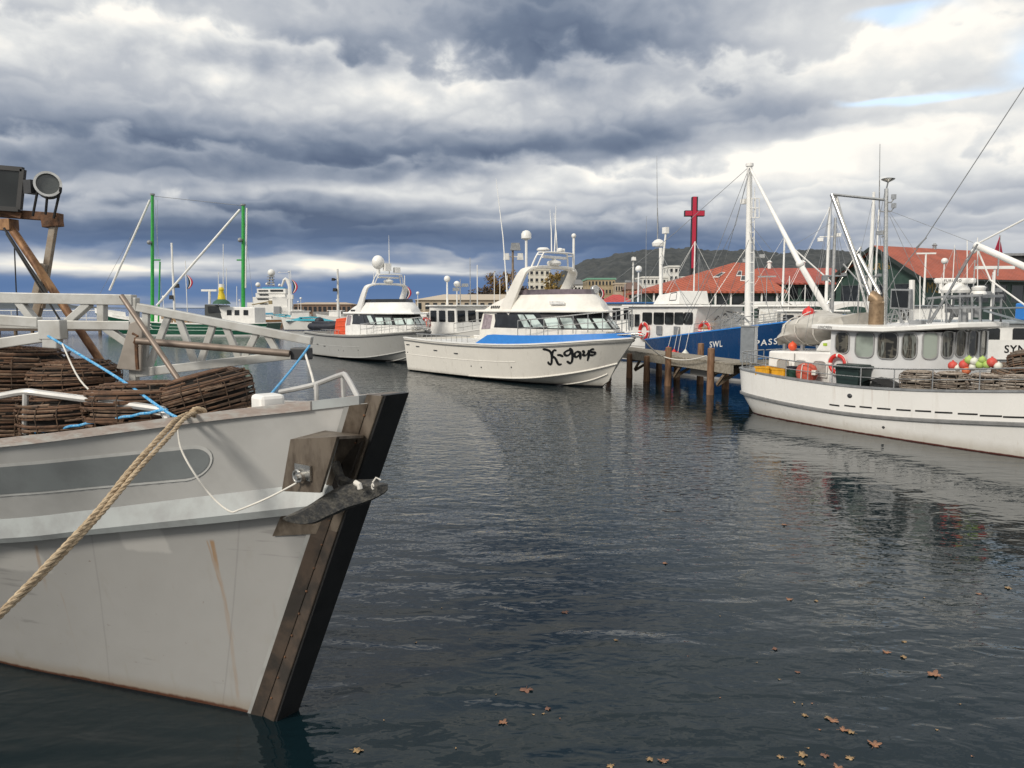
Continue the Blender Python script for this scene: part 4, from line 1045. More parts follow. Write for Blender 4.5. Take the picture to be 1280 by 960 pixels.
mb = MB(); rh.deck(mb, -.50, .07); mb.build('deck', mat('pale_deck_paint', (.42, .42, .40), .7, c2=(.30, .29, .27)), rb)
mb = MB(); rh.cap(mb, .14, .035, .03); mb.build('gunwale_cap', grey_steel, rb)
mb = MB(); rh.belt(mb, 2, .0, .045, h=.045); mb.build('rubbing_strake', mat('grey_strake', (.20, .20, .20), .6), rb)
mb = MB()
for px in (1043, 1062, 1082, 1105, 1129, 1154, 1180, 1209, 1238, 1268):
    t_, f = hull_find(rh, rb, 2, px, 506.5 + (px - 1043) * .068); a = .008
    mb.loft([[rh.pt(2, t_ + s_ * a, f + e, .006) for s_ in (-1, -.5, 0, .5, 1)] for e in (-.028, .028)], smooth=False)
mb.build('freeing_port', black, rb)
mb = MB()
for px, py, r_ in ((1062, 495, .055), (1104, 534, .03)): mb.ball(rh.pt(2 if py < 500 else 1, *hull_find(rh, rb, 2 if py < 500 else 1, px, py), 0), (r_ * 1.3, .03, r_), 10, 8)
mb.build('outlet', dark, rb)
railing(rh, rb, .03, .64, 15, .47, steel, .1, (.52,), .016, name='side_rail')
mb = MB(); a = [rh.at(3, t_) for t_ in (.0, .02, .03)]
for z in (.47, .24): mb.tube([(p.x + .05, s_ * max(p.y - .1, 0), p.z + z) for s_, pp in ((1, a[::-1]), (-1, a)) for p in pp], .016, 6)
mb.build('stern_rail', steel, rb)
# wheelhouse
zb, zt = .68, 2.44
pl_ = [(3.1, 1.34), (5.5, 1.34), (5.78, 1.03), (5.97, .22), (5.98, 0)]
def ring2(pl, z): return [V3((x, -y, z)) for x, y in pl] + [V3((x, y, z)) for x, y in pl[::-1] if y > 0]
house_m = mat('wheelhouse_paint', (.62, .625, .63), .4, c2=(.55, .55, .55), scale=1.5)
mb = MB(); mb.loft([ring2(pl_, zb), ring2(pl_, zt)], ring=True, caps=True, smooth=True); mb.build('wheelhouse', house_m, rb, ang=30, bevel=.0)
win_frame = mat('window_rubber', (.30, .30, .30), .5)
def px_window(T_, a, b, z0, z1, x0, y0, x1, y1, m, mf, r=.06, top_only=False, name='window', out=.032, fw=.025):
    """a window whose corners are seen at the given photo points, on the upright cabin face from a to b"""
    A, B = V3((a[0], a[1], z0)), V3((b[0], b[1], z0)); L_ = (B - A).length
    p0 = T_.hit((x0 + x1) / 2, y1, a, b); p1 = T_.hit(x0, y0, a, b); p2 = T_.hit(x1, y0, a, b)
    u = lambda p: (V3((p.x, p.y, 0)) - V3((a[0], a[1], 0))).dot((B - A).normalized())
    q = [A, B, V3((b[0], b[1], z1)), V3((a[0], a[1], z1))]
    if u(p1) > u(p2): p1, p2 = p2, p1
    return pane(q, u(p1), p0.z - z0, u(p2), p1.z - z0, T_, m, mf, out, min(r, (u(p2) - u(p1)) * .42), name, fw, top_only)
S0, S1, S2, S3 = [(x, -y) for x, y in pl_[:4]]
g_pin = glass('pale_cabin_glass', (.30, .34, .30), .1)  # paler grey-green pane colour
for x0, x1, y0, y1, m_ in ((1046, 1062, 415.5, 441, g_int), (1071, 1093, 415.5, 446, g_pin), (1099, 1123, 416, 448, g_int), (1129.5, 1147, 417, 448, g_int), ):
    px_window(rb, S0, S1, zb, zt, x0, y0, x1, y1, m_, win_frame, .13)
S4, S5 = (5.97, .22), (5.78, 1.03)
for a, b, ws in ((S1, S2, ((1154.5, 1172, 416, 448),)), (S2, S3, ((1178, 1191, 415, 446), (1195.5, 1206.5, 414, 445))), (S3, S4, ((1211, 1221.5, 414, 444.5),)), (S4, S5, ((1226, 1232.5, 414, 444),))):
    for x0, x1, y0, y1 in ws: px_window(rb, a, b, zb, zt, x0, y0, x1, y1, g_pin if x0 < 1160 else g_int, win_frame, .1)
for side in (1,):
    q = [V3((5.5, 1.34, zb)), V3((3.1, 1.34, zb)), V3((3.1, 1.34, zt)), V3((5.5, 1.34, zt))]
    for k in range(4): pane(q,   .2 + k * .55, 1.1, .6 + k * .55, 1.62, rb, g_int, win_frame, r=.12)
mb = MB(); edge = lambda dz, g_: [V3((x, y, z + dz)) for x, y, z in ((2.62 - g_, -1.50 - g_, 2.53), (3.8, -1.58 - g_, 2.50), (4.7, -1.60 - g_, 2.50), (5.5, -1.54 - g_, 2.56), (6.2 + g_, -1.1 - g_, 2.62), (6.55 + g_, 0, 2.64), (6.2 + g_, 1.1 + g_, 2.62), (5.5, 1.54 + g_, 2.56), (4.7, 1.60 + g_, 2.5), (3.8, 1.58 + g_, 2.5), (2.62 - g_, 1.50 + g_, 2.53))]
mb.loft([edge(-.085, -.05), edge(-.06, .0), edge(.03, .0), edge(.055, -.1)], ring=True, caps=True, smooth=False); mb.build('roof', white, rb, bevel=.01)
q = [edge(-.05, .006)[0], edge(-.05, .006)[1]]
def on_edge(u, v): return V3((3.05 + u, -1.536 - .034 * u / .7 - .012, 2.505 + v - .01 * u))
lettering('roof_name', 'UNCPEN', .10, on_edge, dark, rb, shear=.3, spacing=1.15)
# aft trunk cabin with its three arched recesses
mb = MB(); mb.hexa([V3(p) for p in ((1.05, -1.30, zb), (3.1, -1.335, zb), (3.1, 1.335, zb), (1.05, 1.30, zb), (1.05, -1.28, 1.80), (3.1, -1.32, 1.86), (3.1, 1.32, 1.86), (1.05, 1.28, 1.80))]); mb.build('trunk_cabin', white, rb, bevel=.05)
rec = mat('recess_grey', (.36, .35, .33), .6)
for x0, x1, y0 in ((972, 988, 449), (994, 1010, 450), (1017, 1034, 451)):
    px_window(rb, (1.05, -1.32), (3.1, -1.345), zb, 1.8, x0, y0, x1, 470, rec, white, .11, True, 'recess')
for px in (993,):
    a = rb.hit(px, 445, (1.05, -1.33), (3.1, -1.35)); mb = MB(); mb.box((a.x, a.y, 1.4), (.02, .012, .75)); mb.build('panel_seam', rec, rb)
# masts, funnel, lights, radar on the roof
mb = MB(); b0 = rb.side(1106, 405, 0); t0 = rb.side(1108, 236, 0); mb.tube([b0, t0], [.06, .05], 10); t1 = rb.side(1110, 228, 0); mb.tube([t0, t1], .02, 6)
mb.lathe([(.02, 0), (.15, .06), (.17, .09), (.05, .12)], t1, 12)
for y in (253, 264):
    a = rb.side(1108, y, 0); c = rb.side(1117, y - 4, 0); mb.tube([a, rb.side(1114, y, 0), c], .018, 6); mb.box(c + V3((0, 0, .06)), (.09, .09, .12))
a = rb.side(1108, 265, 0); mb.tube([a, rb.side(1100, 264, 0), rb.side(1099, 258, 0), rb.side(1100, 180, 0)], [.018, .018, .018, .01], 6)
a = rb.side(1108, 295, 0); mb.tube([a, rb.side(1102, 296, 0)], .02, 6); mb.box(rb.side(1101, 291, 0), (.22, .12, .1)); mb.build('mast', steel, rb)
mb = MB(); tip = rb.side(1040, 243, 0); mb.tube([tip, rb.side(1099, 400, 0)], .06, 10); mb.tube([tip + V3((.05, .1, 0)), rb.side(1088, 402, .2)], .035, 8); mb.tube([tip, rb.side(1108, 250, 0)], .035, 8); mb.tube([rb.side(1073, 318, 0), rb.side(1100, 368, 0)], .05, 8); mb.tube([rb.side(1054, 330, .3), rb.side(1090, 370, .3)], .02, 6); mb.build('lifting_boom', steel, rb)
mb = MB(); c = rb.side(1095, 404, -.1); mb.lathe([(.19, 0), (.19, .62), (.15, .66)], V3((c.x, c.y, 2.52)), 16); k = V3((c.x, c.y, 3.12)); mb.tube(smooth_path([k, k + V3((-.0, 0, .08)), k + V3((-.1, -.03, .17)), k + V3((-.16, -.05, .2))], 4), .15, 14); mb.build('funnel', mat('exhaust_brown', (.30, .21, .13), .5, .5, c2=(.18, .12, .07)), rb)
mb = MB(); f0_ = rb.side(1112, 386, -.5); f1_ = rb.side(1137, 387, -.5); u3 = V3((0, 0, .50)); mb.hexa([f0_, f1_, f1_ + V3((0, .16, 0)), f0_ + V3((0, .16, 0)), f0_ + u3, f1_ + u3, f1_ + u3 + V3((0, .1, 0)), f0_ + u3 + V3((0, .1, 0))])
fo = mb.build('deck_floodlight', grey_steel, rb, bevel=.015); mb = MB(); i_ = .045; n = V3((0, -.012, 0)); d_ = (f1_ - f0_).normalized() * i_; mb.poly([f0_ + d_ + V3((0, 0, i_)) + n, f1_ - d_ + V3((0, 0, i_)) + n, f1_ - d_ + u3 - V3((0, 0, i_)) + n, f0_ + d_ + u3 - V3((0, 0, i_)) + n]); mb.build('lens', g_dark, fo)
mb = MB()
for a, b in (((1118, 387), (1113, 404)), ((1124, 387), (1126, 404)), ((1130, 387), (1137, 404)), ((1120, 388), (1130, 404))): mb.tube([rb.side(*a, -.5), rb.side(*b, -.45)], .022, 6)
mb.box(rb.side(1147, 403, -.6) , (.30, .22, .1)); mb.build('light_stand', grey_steel, rb)
mb = MB()   # radar gantry
for a, b in (((1160, 404), (1188, 362)), ((1167, 372), (1160, 404)), ((1183, 366), (1183, 404)), ((1215, 366), (1215, 404)), ((1200, 366), (1200, 404)), ((1225, 368), (1225, 404))): mb.tube([rb.side(*a, -.35), rb.side(*b, -.35)], .024, 6); mb.tube([rb.side(*a, -.35) + V3((0, .9, 0)), rb.side(*b, -.35) + V3((0, .9, 0))], .024, 6)
for a, b in (((1178, 371), (1228, 369)), ((1180, 385), (1226, 384)), ((1160, 373), (1180, 371))): mb.bar(rb.side(*a, -.35), rb.side(*b, -.35), .05, .05); mb.bar(rb.side(*a, -.35) + V3((0, .9, 0)), rb.side(*b, -.35) + V3((0, .9, 0)), .05, .05)
for px in (1180, 1202, 1226): mb.bar(rb.side(px, 370, -.35), rb.side(px, 370, -.35) + V3((0, .9, 0)), .05, .05)
mb.bar(rb.side(1163, 404, -.5), rb.side(1222, 305, -.5), .032, .035)
for k in range(5):
    c = rb.side(1186 + k * 8.5, 386 + (k % 3) * 4, -.1 + .1 * (k % 2)); mb.box(c, (.11 + .04 * (k % 2), .16, .18 + .07 * (k % 3)), k)
mb.build('radar_gantry', grey_steel, rb)
mb = MB(); c = rb.side(1194, 366, .0); mb.lathe([(.30, 0), (.32, .06), (.29, .12), (.2, .22), (.06, .27)], c, 18); mb.tube([c + V3((-.35, 0, 0)), c + V3((-.35, 0, .32))], .05, 8); mb.build('radar_dome', white, rb)
mb = MB(); a = rb.side(1169, 351, .0); b = rb.side(1219, 351, .0); mb.bar(a, b, .16, .13); mb.build('radar_scanner', white, rb, bevel=.04)
lettering('scanner_lettering', 'FURUNO', .095, lambda u, v: a.lerp(b, .5 + u / (b - a).length) + V3((0, 0, v)) + (b - a).normalized().cross(V3((0, 0, 1))) * .088, black_letters, rb, spacing=1.15)
mb = MB(); c = rb.side(1223, 370, .2); mb.lathe([(.16, 0), (.18, .05), (.14, .12), (.10, .13), (.14, .14), (.16, .2), (.10, .24)], c, 14); mb.build('satellite_antenna', white, rb)
for px, y0, y1, yy in ((1139, 405, 350, .3), (1150, 405, 345, -.6), (1177, 402, 347, -.2), (1209, 370, 300, 0.2), (1222, 370, 297, 0.2), (1180, 402, 380, -.6)): mb = MB(); mb.tube([rb.side(px, y0, yy), rb.side(px, y1, yy)], .012 if px != 1139 else .05, 6); mb.build('antenna' if px != 1139 else 'exhaust_pipe', white, rb)
# forward boom and its stays
mb = MB(); a = rb.side(1219, 306, -.2); mb.tube([a, rb.side(1300, 342, -.2)], .075, 12); mb.tube([a, rb.side(1300, 264, -.2)], .022, 8); mb.tube([rb.side(1222, 312, -.2), rb.side(1238, 350, -.1), rb.side(1300, 395, 0)], .02, 6); mb.ball(rb.side(1217, 314, -.2), .06); mb.build('fore_boom', white, rb)
mb = MB(); mb.tube([rb.side(1218, 306, -.2), rb.side(1163, 404, -.5)], .01, 5); mb.tube([rb.side(1294, 88, 0), rb.side(1155, 300, 0), rb.side(1120, 345, 0), rb.side(1104, 372, 0)], .011, 5); mb.tube([rb.side(1158, 297, 0), rb.side(1145, 310, 0)], .02, 6)
mb.tube([rb.side(1112, 270, 0), rb.side(1170, 400, .3)], .006, 4); mb.tube([rb.side(1108, 262, 0), rb.side(1216, 303, -.2)], .005, 4); mb.tube([tip, rb.side(1036, 405, .2)], .006, 4); mb.build('stay_wire', grey_steel, rb)
mb = MB(); mb.bar(rb.side(1230, 388, -.4), rb.side(1300, 408, -.4), .05, .04); mb.bar(rb.side(1225, 386, .4), rb.side(1300, 384, .4), .9, .03); mb.build('awning_frame', mat('slate_awning', (.20, .23, .25), .5), rb)
# ------------------------------------------------------------------ things on its deck
t = T('tarpaulin_bundle', 'grey tarpaulin lashed over a net drum behind the white boat\'s wheelhouse', 'tarpaulin', rb.Wd((1.75, 0, 1.82)), R(-59))
mb = MB(); rows = []; prof = [(-.72, .02, .0), (-.66, .50, .02), (-.5, .78, .0), (-.2, .92, .0), (.1, .92, .03), (.4, .82, .10), (.7, .66, .22), (1.0, .56, .34), (1.35, .52, .42)]
for i, (x, hh, z0) in enumerate(prof):
    row = []
    for j in range(25):
        a = 2 * math.pi * j / 24; f = 1 + .07 * math.sin(a * 5 + i * 1.3) + .05 * math.sin(a * 9 + i)
        row.append((x + .05 * math.sin(a * 4 + i), -.98 * math.sin(a) * f * (.8 if hh < .1 else 1), z0 + hh / 2 + .12 - .02 * i * 0 - math.cos(a) * hh / 2 * f))
    rows.append(row)
mb.loft(rows, ring=True, caps=True); mb.build('cover', tarp, t, ang=80)
mb = MB()
for x, hh in ((-.45, .83), (-.05, .96), (.55, .82)): mb.tube([(x, -1.03 * math.sin(a * .35), .13 + hh / 2 - (hh / 2 + .03) * math.cos(a * .35)) for a in range(18)], .014, 5, closed=True)
mb.build('lashing', wrope, t)
mb = MB()
for x in (-.5, .1, .6): mb.box((x, -.85, -.0), (.08, .08, .35))
mb.box((.2, -.85, .0), (1.5, .05, .05)); mb.build('frame', grey_steel, t)
ball_thing('buoy', 'red round float on top of the grey tarpaulin', 'buoy', t.Wd((-.18, -.3, 1.03)), .17, red)
ball_thing('buoy', 'orange float wedged under the grey tarpaulin', 'buoy', t.Wd((-.1, -1.02, .12)), .12, orange)
tt = T('equipment_case', 'white curved case with a lime sticker beside the wheelhouse end', 'case', rb.Wd((2.85, -1.05, 1.86)), R(-59)); mb = MB()
mb.hexa([V3(p) for p in ((-.3, -.2, 0), (.22, -.2, 0), (.22, .2, 0), (-.3, .2, 0), (-.12, -.18, .28), (.22, -.2, .34), (.22, .2, .34), (-.12, .18, .28))]); mb.build('body', white, tt, bevel=.05); mb = MB(); mb.box((.02, -.207, .19), (.12, .008, .07)); mb.build('sticker', mat('lime_label', (.45, .62, .05), .5), tt)
# crates, bin, lifebuoy
def lifebuoy(loc, n, r, label, m=red):
    t = T('lifebuoy', label, 'lifebuoy', loc); q = V3(n).to_track_quat('Z', 'Y').to_matrix(); mb = MB(); w_ = MB()
    for k in range(4):
        a0 = k * math.pi / 2 + .09
        mb.tube([q @ V3((r * math.cos(a0 + j * .139), r * math.sin(a0 + j * .139), 0)) for j in range(11)], r * .24, 10)
        w_.tube([q @ V3((r * math.cos(a0 - .19 + j * .05), r * math.sin(a0 - .19 + j * .05), 0)) for j in range(5)], r * .25, 10)
    mb.build('ring', m, t); w_.build('white_band', white, t)
    rp = MB(); rp.tube([q @ V3((r * 1.28 * math.cos(j * .2618), r * 1.28 * math.sin(j * .2618), .02)) for j in range(24)], .012, 5, closed=True); rp.build('grab_line', wrope, t); return t
sn = rb.M.to_3x3() @ V3((0, -1, 0))
p = rb.hit(1047, 455, (1, -1.46), (2, -1.46)); lifebuoy(rb.Wd(p), sn, .215, 'red lifebuoy hung on the white boat\'s cabin beside the bin')
def crate(px, py, y, L_, wd, hh, m, label, group=None, name='fish_crate'):
    q = rb.side(px, py, y); t = T(name, label, 'crate', rb.Wd((q.x, y, q.z)), R(-59), group); mb = MB()
    a, b = L_ / 2, wd / 2
    for s_ in (-1, 1):
        mb.box((0, s_ * b, hh / 2), (L_, .02, hh)); mb.box((s_ * a, 0, hh / 2), (.02, wd, hh)); mb.box((0, s_ * (b + .015), hh - .02), (L_ + .05, .03, .04)); mb.box((s_ * (a + .015), 0, hh - .02), (.03, wd, .04))
        for k in range(6): mb.box((-a + (k + .5) * L_ / 6, s_ * (b + .012), hh / 2), (.02, .012, hh * .9))
    mb.box((0, 0, .01), (L_, wd, .02)); mb.build('basket', m, t); mb = MB()
    for s_ in (-1, 1): mb.box((s_ * (a + .014), 0, hh * .72), (.014, wd * .35, .05))
    mb.build('handle', dark, t); return t
crate(958, 469, -1.72, .46, .36, .24, yellow, 'yellow fish crate nearest the stern rail', 'yellow fish crates')
crate(978, 471, -1.68, .42, .36, .23, yellow, 'yellow fish crate beside the green gear', 'yellow fish crates')
t = T('gear_bag', 'orange red canvas gear bag standing by the white boat\'s rail', 'bag', rb.Wd(rb.side(1008, 474, -1.7)), R(-59)); mb = MB()
mb.loft([[(.30 * s_ * math.cos(a), .2 * s_ * math.sin(a), z) for a in [k * .5236 for k in range(12)]] for s_, z in ((.85, 0), (1, .1), (1, .24), (.8, .36), (.35, .42))], ring=True, caps=True); mb.build('sack', mat('orange_canvas', (.58, .11, .07), .8, var=.3, bmp=.02), t, ang=60)
mb = MB(); mb.tube([(0, -.22, .02), (.02, -.235, .2), (0, -.18, .38), (0, .1, .43)], .015, 5); mb.box((.28, -.05, .2), (.10, .2, .12), .4); mb.build('strap', wrope, t)
t = T('gear_tub', 'dark green tub of rope behind the yellow crates', 'tub', rb.Wd(rb.side(990, 474, -1.62)), R(-59)); mb = MB(); mb.lathe([(.15, 0), (.2, .26), (.215, .27), (.18, .27), (.16, .1)], (0, 0, 0), 14); mb.build('tub', mat('dark_green_plastic', (.02, .07, .05), .5), t); mb = MB()
for k in range(4): mb.tube([(.13 * math.cos(a * .7 + k), .13 * math.sin(a * .7 + k), .24 + k * .03) for a in range(9)], .022, 6, closed=True)
mb.build('rope_coil', navyfab, t)
q = rb.side(1066, 481, -1.62); t = T('waste_bin', 'dark green plastic bin with a lid by the rail', 'bin', rb.Wd((q.x, q.y, .66)), R(-59)); mb = MB(); bz = 1.62 - .66
binm = mat('bin_green', (.018, .035, .033), .45, var=.25)
mb.hexa([V3(p) for p in ((-.26, -.22, 0), (.26, -.22, 0), (.26, .22, 0), (-.26, .22, 0), (-.33, -.27, bz - .1), (.33, -.27, bz - .1), (.33, .27, bz - .1), (-.33, .27, bz - .1))]); mb.build('body', binm, t, bevel=.02)
mb = MB(); mb.box((0, 0, bz - .07), (.74, .62, .06)); mb.box((0, 0, bz - .03), (.64, .5, .05)); mb.build('lid', binm, t, bevel=.02)
t = T('plastic_sheet', 'black plastic sheet slumped on deck between the bin and the pots', 'sheet', rb.Wd(rb.side(1102, 482, -1.7)), R(-59)); mb = MB()
mb.loft([[(-.5 + .25 * i, -.15 + .3 * j, (.16 if i in (1, 2) else .05) + .04 * math.sin(i * 2 + j * 3) - (.0 if j else .06)) for i in range(5)] for j in range(3)], smooth=False); mb.loft([[(-.5 + .25 * i, -.15 + .3 * j, -.2) for i in range(5)] for j in (0, 2)], smooth=False); mb.build('sheet', black, t)
RP = [(1148, 484, -1.62), (1189, 486, -1.60), (1234, 488, -1.58), (1276, 489, -1.55), (1262, 470, -1.15), (1300, 472, -1.1), (1290, 455, -1.2)]
rl = ['bleached stick craypot nearest the white boat\'s wheelhouse door', 'bleached stick craypot under the first red float', 'bleached stick craypot under the lime floats', 'bleached stick craypot at the photo\'s right edge by the rail',
      'darker stick craypot of the second tier left of the edge', 'darker stick craypot of the second tier at the edge', 'dark stick craypot topmost on the pile at the right edge']
pr = [make_pot(40 + k, stick2 if k < 2 else [stick2[2], stick[1], stick[0]], rl[k], 'craypots on the white boat', rad=.40, h=.46, rings=10, sr=.017, seg=18) for k in range(3)]
for i, (px, py, y) in enumerate(RP):
    k = (0, 1, 0, 1, 2, 2, 2)[i]; first = i in (0, 1, 4); o = pr[k] if first else copy_tree(pr[k])
    o['label'] = rl[i]; q = rb.side(px, py, y); o.location = rb.Wd((q.x, q.y, (1.10, 1.11, 1.13, 1.16, 1.32, 1.34, 1.66)[i])); o.rotation_euler = (random.uniform(-.05, .05), random.uniform(-.05, .05) + (.25 if i > 3 else 0), i * 1.3)
fred = mat('faded_red_float', (.56, .06, .045), .6, c2=(.50, .13, .10), scale=9); forange = mat('faded_orange_float', (.62, .14, .05), .6, c2=(.5, .2, .12), scale=9); lime = mat('lime_float', (.38, .52, .12), .6, c2=(.30, .40, .14), scale=9); whitef = mat('white_float', (.70, .70, .62), .5)
for px, py, r_, m_, lb in ((1191, 457, .115, fred, 'red float on the craypots, farthest left of the heap'), (1205, 456, .12, fred, 'red float in the middle of the float heap'), (1208, 463, .105, forange, 'orange float in front of the middle red float'), (1211, 450, .10, lime, 'lime float above the middle red float'), (1218, 452, .10, whitef, 'white float between two lime floats'), (1216, 459, .09, whitef, 'white float beside the orange float'),
                           (1225, 456, .10, lime, 'lime float low in the middle of the heap'), (1228, 450, .09, lime, 'lime float at the top of the heap'), (1234, 456, .10, lime, 'lime float beside the black handle'), (1240, 453, .12, fred, 'red float farthest right of the heap'), (1248, 458, .10, whitef, 'white float at the heap\'s right end'), (1197, 460, .08, whitef, 'small white float between the two red floats')):
    q = rb.side(px, py, -1.45); ball_thing('buoy', lb, 'buoy', rb.Wd(q), r_ * .88, m_, 'floats heaped on the craypots')
# ================================================================== timber jetty between the boats
JP, JD, JN = V3((6.15, 29.72, 0)), V3((-.27, .963, 0)), V3((.963, .27, 0))
jt = T('timber_jetty', 'narrow weathered timber jetty on brown piles beside the blue boat', 'jetty')
def jp(s, n, z): p = JP + JD * s + JN * n; return V3((p.x, p.y, z))
mb = MB(); rnd = random.Random(4)
s_ = -4.3
while s_ < 6.5:
    mb.hexa([jp(s_, -.02 + rnd.uniform(-.03, .03), 1.11), jp(s_ + .19, -.02, 1.11), jp(s_ + .19, 1.3, 1.11), jp(s_, 1.3, 1.11), jp(s_, -.02 + rnd.uniform(-.02, .02), 1.165 + rnd.uniform(-.006, .006)), jp(s_ + .19, -.02, 1.165), jp(s_ + .19, 1.3, 1.165), jp(s_, 1.3, 1.165)]); s_ += .2
for k in range(13):
    a = V3(jp(-4.3, 1.31 + k * .2, 0)); b = JD * 1.3; mb.hexa([a + V3((0, 0, 1.11)), a + b + V3((0, 0, 1.11)), a + b + JN * .19 + V3((0, 0, 1.11)), a + JN * .19 + V3((0, 0, 1.11)), a + V3((0, 0, 1.163)), a + b + V3((0, 0, 1.163)), a + b + JN * .19 + V3((0, 0, 1.163)), a + JN * .19 + V3((0, 0, 1.163))])
mb.build('deck_planks', deckwood, jt)
mb = MB()
for n in (.03, 1.22): mb.bar(jp(-4.3, n, .95), jp(6.5, n, .95), .12, .30)
mb.bar(jp(-4.28, 1.3, .98), jp(-4.28, 3.9, .98), .12, .24); mb.build('side_beam', deckwood, jt)
def pile(s, n, top): 
    mb = MB(); mb.lathe([(.135, -2), (.14, 0), (.13, .5), (.125, top - .03), (.10, top)], jp(s, n, 0), 12); return mb.build('pile', pilewood, jt)
for s_, n, tp in ((0, -.1, 1.5), (-3.17, -.1, 1.62), (3.6, -.1, 1.05), (.2, 1.4, 1.62), (-3.4, 1.45, 1.72), (1.9, -.1, 1.05), (-1.7, 1.38, 1.05), (2.1, 1.38, 1.05), (-4.1, 3.5, 1.5), (5.9, -.1, 1.5), (3.8, 1.4, 1.05)): pile(s_, n, tp)
mb = MB()
for s_ in (0, -3.17, 3.6):
    mb.bar(jp(s_ - .1, .1, .35), jp(s_ - .75, .1, .9), .07, .1); mb.bar(jp(s_ + .1, .2, .3), jp(s_ + .1, 1.3, .9), .08, .1); mb.bar(jp(s_, -.1, .82), jp(s_, 1.45, .82), .12, .2)
mb.build('brace', wood, jt)
mb = MB(); mb.hexa([jp(-.9, .35, .5), jp(-2.2, .35, .5), jp(-2.2, .6, .5), jp(-.9, .6, .5), jp(-.9, .35, .86), jp(-2.9, .35, .86), jp(-2.9, .6, .86), jp(-.9, .6, .86)]); mb.build('concrete_beam', quay_m, jt)
p = jp(-4.05, .74, 1.17); t = T('service_pedestal', 'tall grey steel box post at the end of the timber jetty', 'pedestal', p, R(-16)); mb = MB(); mb.box((0, 0, .6), (.44, .3, 1.2)); mb.build('column', mat('grey_box_steel', (.27, .29, .31), .45, .4, var=.2), t, bevel=.01)
mb = MB(); mb.box((.275, -.02, .6), (.1, .28, 1.2)); mb.build('cover_strip', mat('pale_box_steel', (.45, .46, .47), .4, .4), t); mb = MB(); mb.box((.03, 0, 1.22), (.64, .36, .04)); mb.build('cap', grey_steel, t)
k0 = V3(kg.Wd((13.3, .1, 1.95))); a = jp(0, -.28, 1.12); b = jp(-3.17, -.29, 1.35)
rope('mooring_line', sag(k0, a, .10) + sag(a, b, .13)[1:], .022, wrope, 'pale mooring line from the cream cruiser\'s bow along the jetty piles', 'mooring rope', twist=False)

# ================================================================== the blue boat behind the jetty
bb = T('blue_fishing_boat', 'royal blue fishing boat with a white wheelhouse and tall white mast', 'fishing boat', (7.43, 38.76, 0), R(-65))
she = [(.9, 1.5, 1.46), (3, 1.85, 1.66), (5.5, 1.9, 1.94), (7.5, 1.85, 2.16), (9.3, 1.5, 2.38), (10.6, .8, 2.58), (11.4, .04, 2.72)]
mid = [(.92, 1.5, .75), (3, 1.82, .66), (5.5, 1.86, .70), (7.4, 1.7, .86), (9, 1.25, 1.08), (10, .65, 1.22), (10.8, .04, 1.32)]
wlb = [(1, 1.3, 0), (3, 1.65, 0), (5.5, 1.7, 0), (7.3, 1.4, 0), (8.6, .95, 0), (9.5, .5, 0), (10.2, .04, 0)]
kl = [(1.3, .4, -.7), (3, .7, -.8), (5.5, .8, -.8), (7.2, .6, -.8), (8.4, .4, -.7), (9.2, .2, -.6), (9.9, .03, -.5)]
bh = Hull([kl, wlb, mid, she], 48)
mb = MB(); bh.shell(mb); mb.build('hull', hullpaint('royal_blue_hull', (.009, .048, .145), dirt=(.10, .12, .16), streak=.45, rust=.25, rough=.28, c_low=(.45, .45, .45), low_z=.10), bb)
mb = MB(); bh.deck(mb, -.55, .08); mb.build('deck', offwhite, bb)
mb = MB(); bh.cap(mb, .1, .05, .02); mb.build('gunwale_cap', blue, bb)
mb = MB(); bh.belt(mb, 2, .0, .05, .05, .9, h=.05); mb.build('rubbing_strake', mat('paler_blue_strake', (.05, .15, .34), .5), bb)
def hull_text(h, T_, k, px, py, s, size, m, name, spacing=1.0, bold=.0):
    t_, f = hull_find(h, T_, k, px, py); c = h.pt(k, t_, f, 0); e = .01; ax = h.pt(k, min(t_ + e, 1), f) - h.pt(k, t_ - e, f); ax.normalize(); d1 = (h.pt(k, t_, f + .02) - h.pt(k, t_, f - .02)).length / .04; d0 = (h.pt(k, t_ + e, f) - h.pt(k, t_ - e, f)).length / (2 * e)
    return lettering(name, s, size, lambda u, v: h.pt(k, t_ + u / d0, f + v / d1, .012), m, T_, spacing=spacing, bold=bold)
hull_text(bh, bb, 2, 895, 431, 'SWL', .36, white_letters, 'hull_lettering', 1.15, .008)
hull_text(bh, bb, 2, 971, 427, 'PASSAGE', .35, white_letters, 'boat_name', 1.25, .008)
HY = 1.3; sd = lambda px, py, y=-HY: bb.side(px, py, y)
hx0, hx1 = sd(785, 400).x, sd(862, 412).x; hx2 = sd(872, 384).x
mb = MB(); z0, z1 = 1.1, 3.06
mb.hexa([V3(p) for p in ((hx0, -HY, z0), (hx1, -HY, z0), (hx1, HY, z0), (hx0, HY, z0), (hx0, -HY, z1), (hx2, -HY, z1), (hx2, HY, z1), (hx0, HY, z1))]); mb.build('wheelhouse', white, bb, bevel=.04)
for x0, x1 in ((804, 815), (818, 830), (832, 842), (844, 854.5), (856, 866)): px_window(bb, (hx0, -HY), (hx1, -HY), z0, z1, x0, 391, x1, 405, g_dark, black_trim, .07)
for x0, x1 in ((787, 792), (794, 800)): px_window(bb, (hx0, -HY), (hx1, -HY), z0, z1, x0, 393, x1, 408, g_dark, win_frame, .04, name='window')
mb = MB(); mb.hexa([V3(p) for p in ((hx0 - .3, -1.5, 3.06), (hx2 + .5, -1.45, 3.06), (hx2 + .5, 1.45, 3.06), (hx0 - .3, 1.5, 3.06), (hx0 - .3, -1.5, 3.16), (hx2 + .45, -1.4, 3.14), (hx2 + .45, 1.4, 3.14), (hx0 - .3, 1.5, 3.16))]); mb.build('roof', white, bb, bevel=.02)
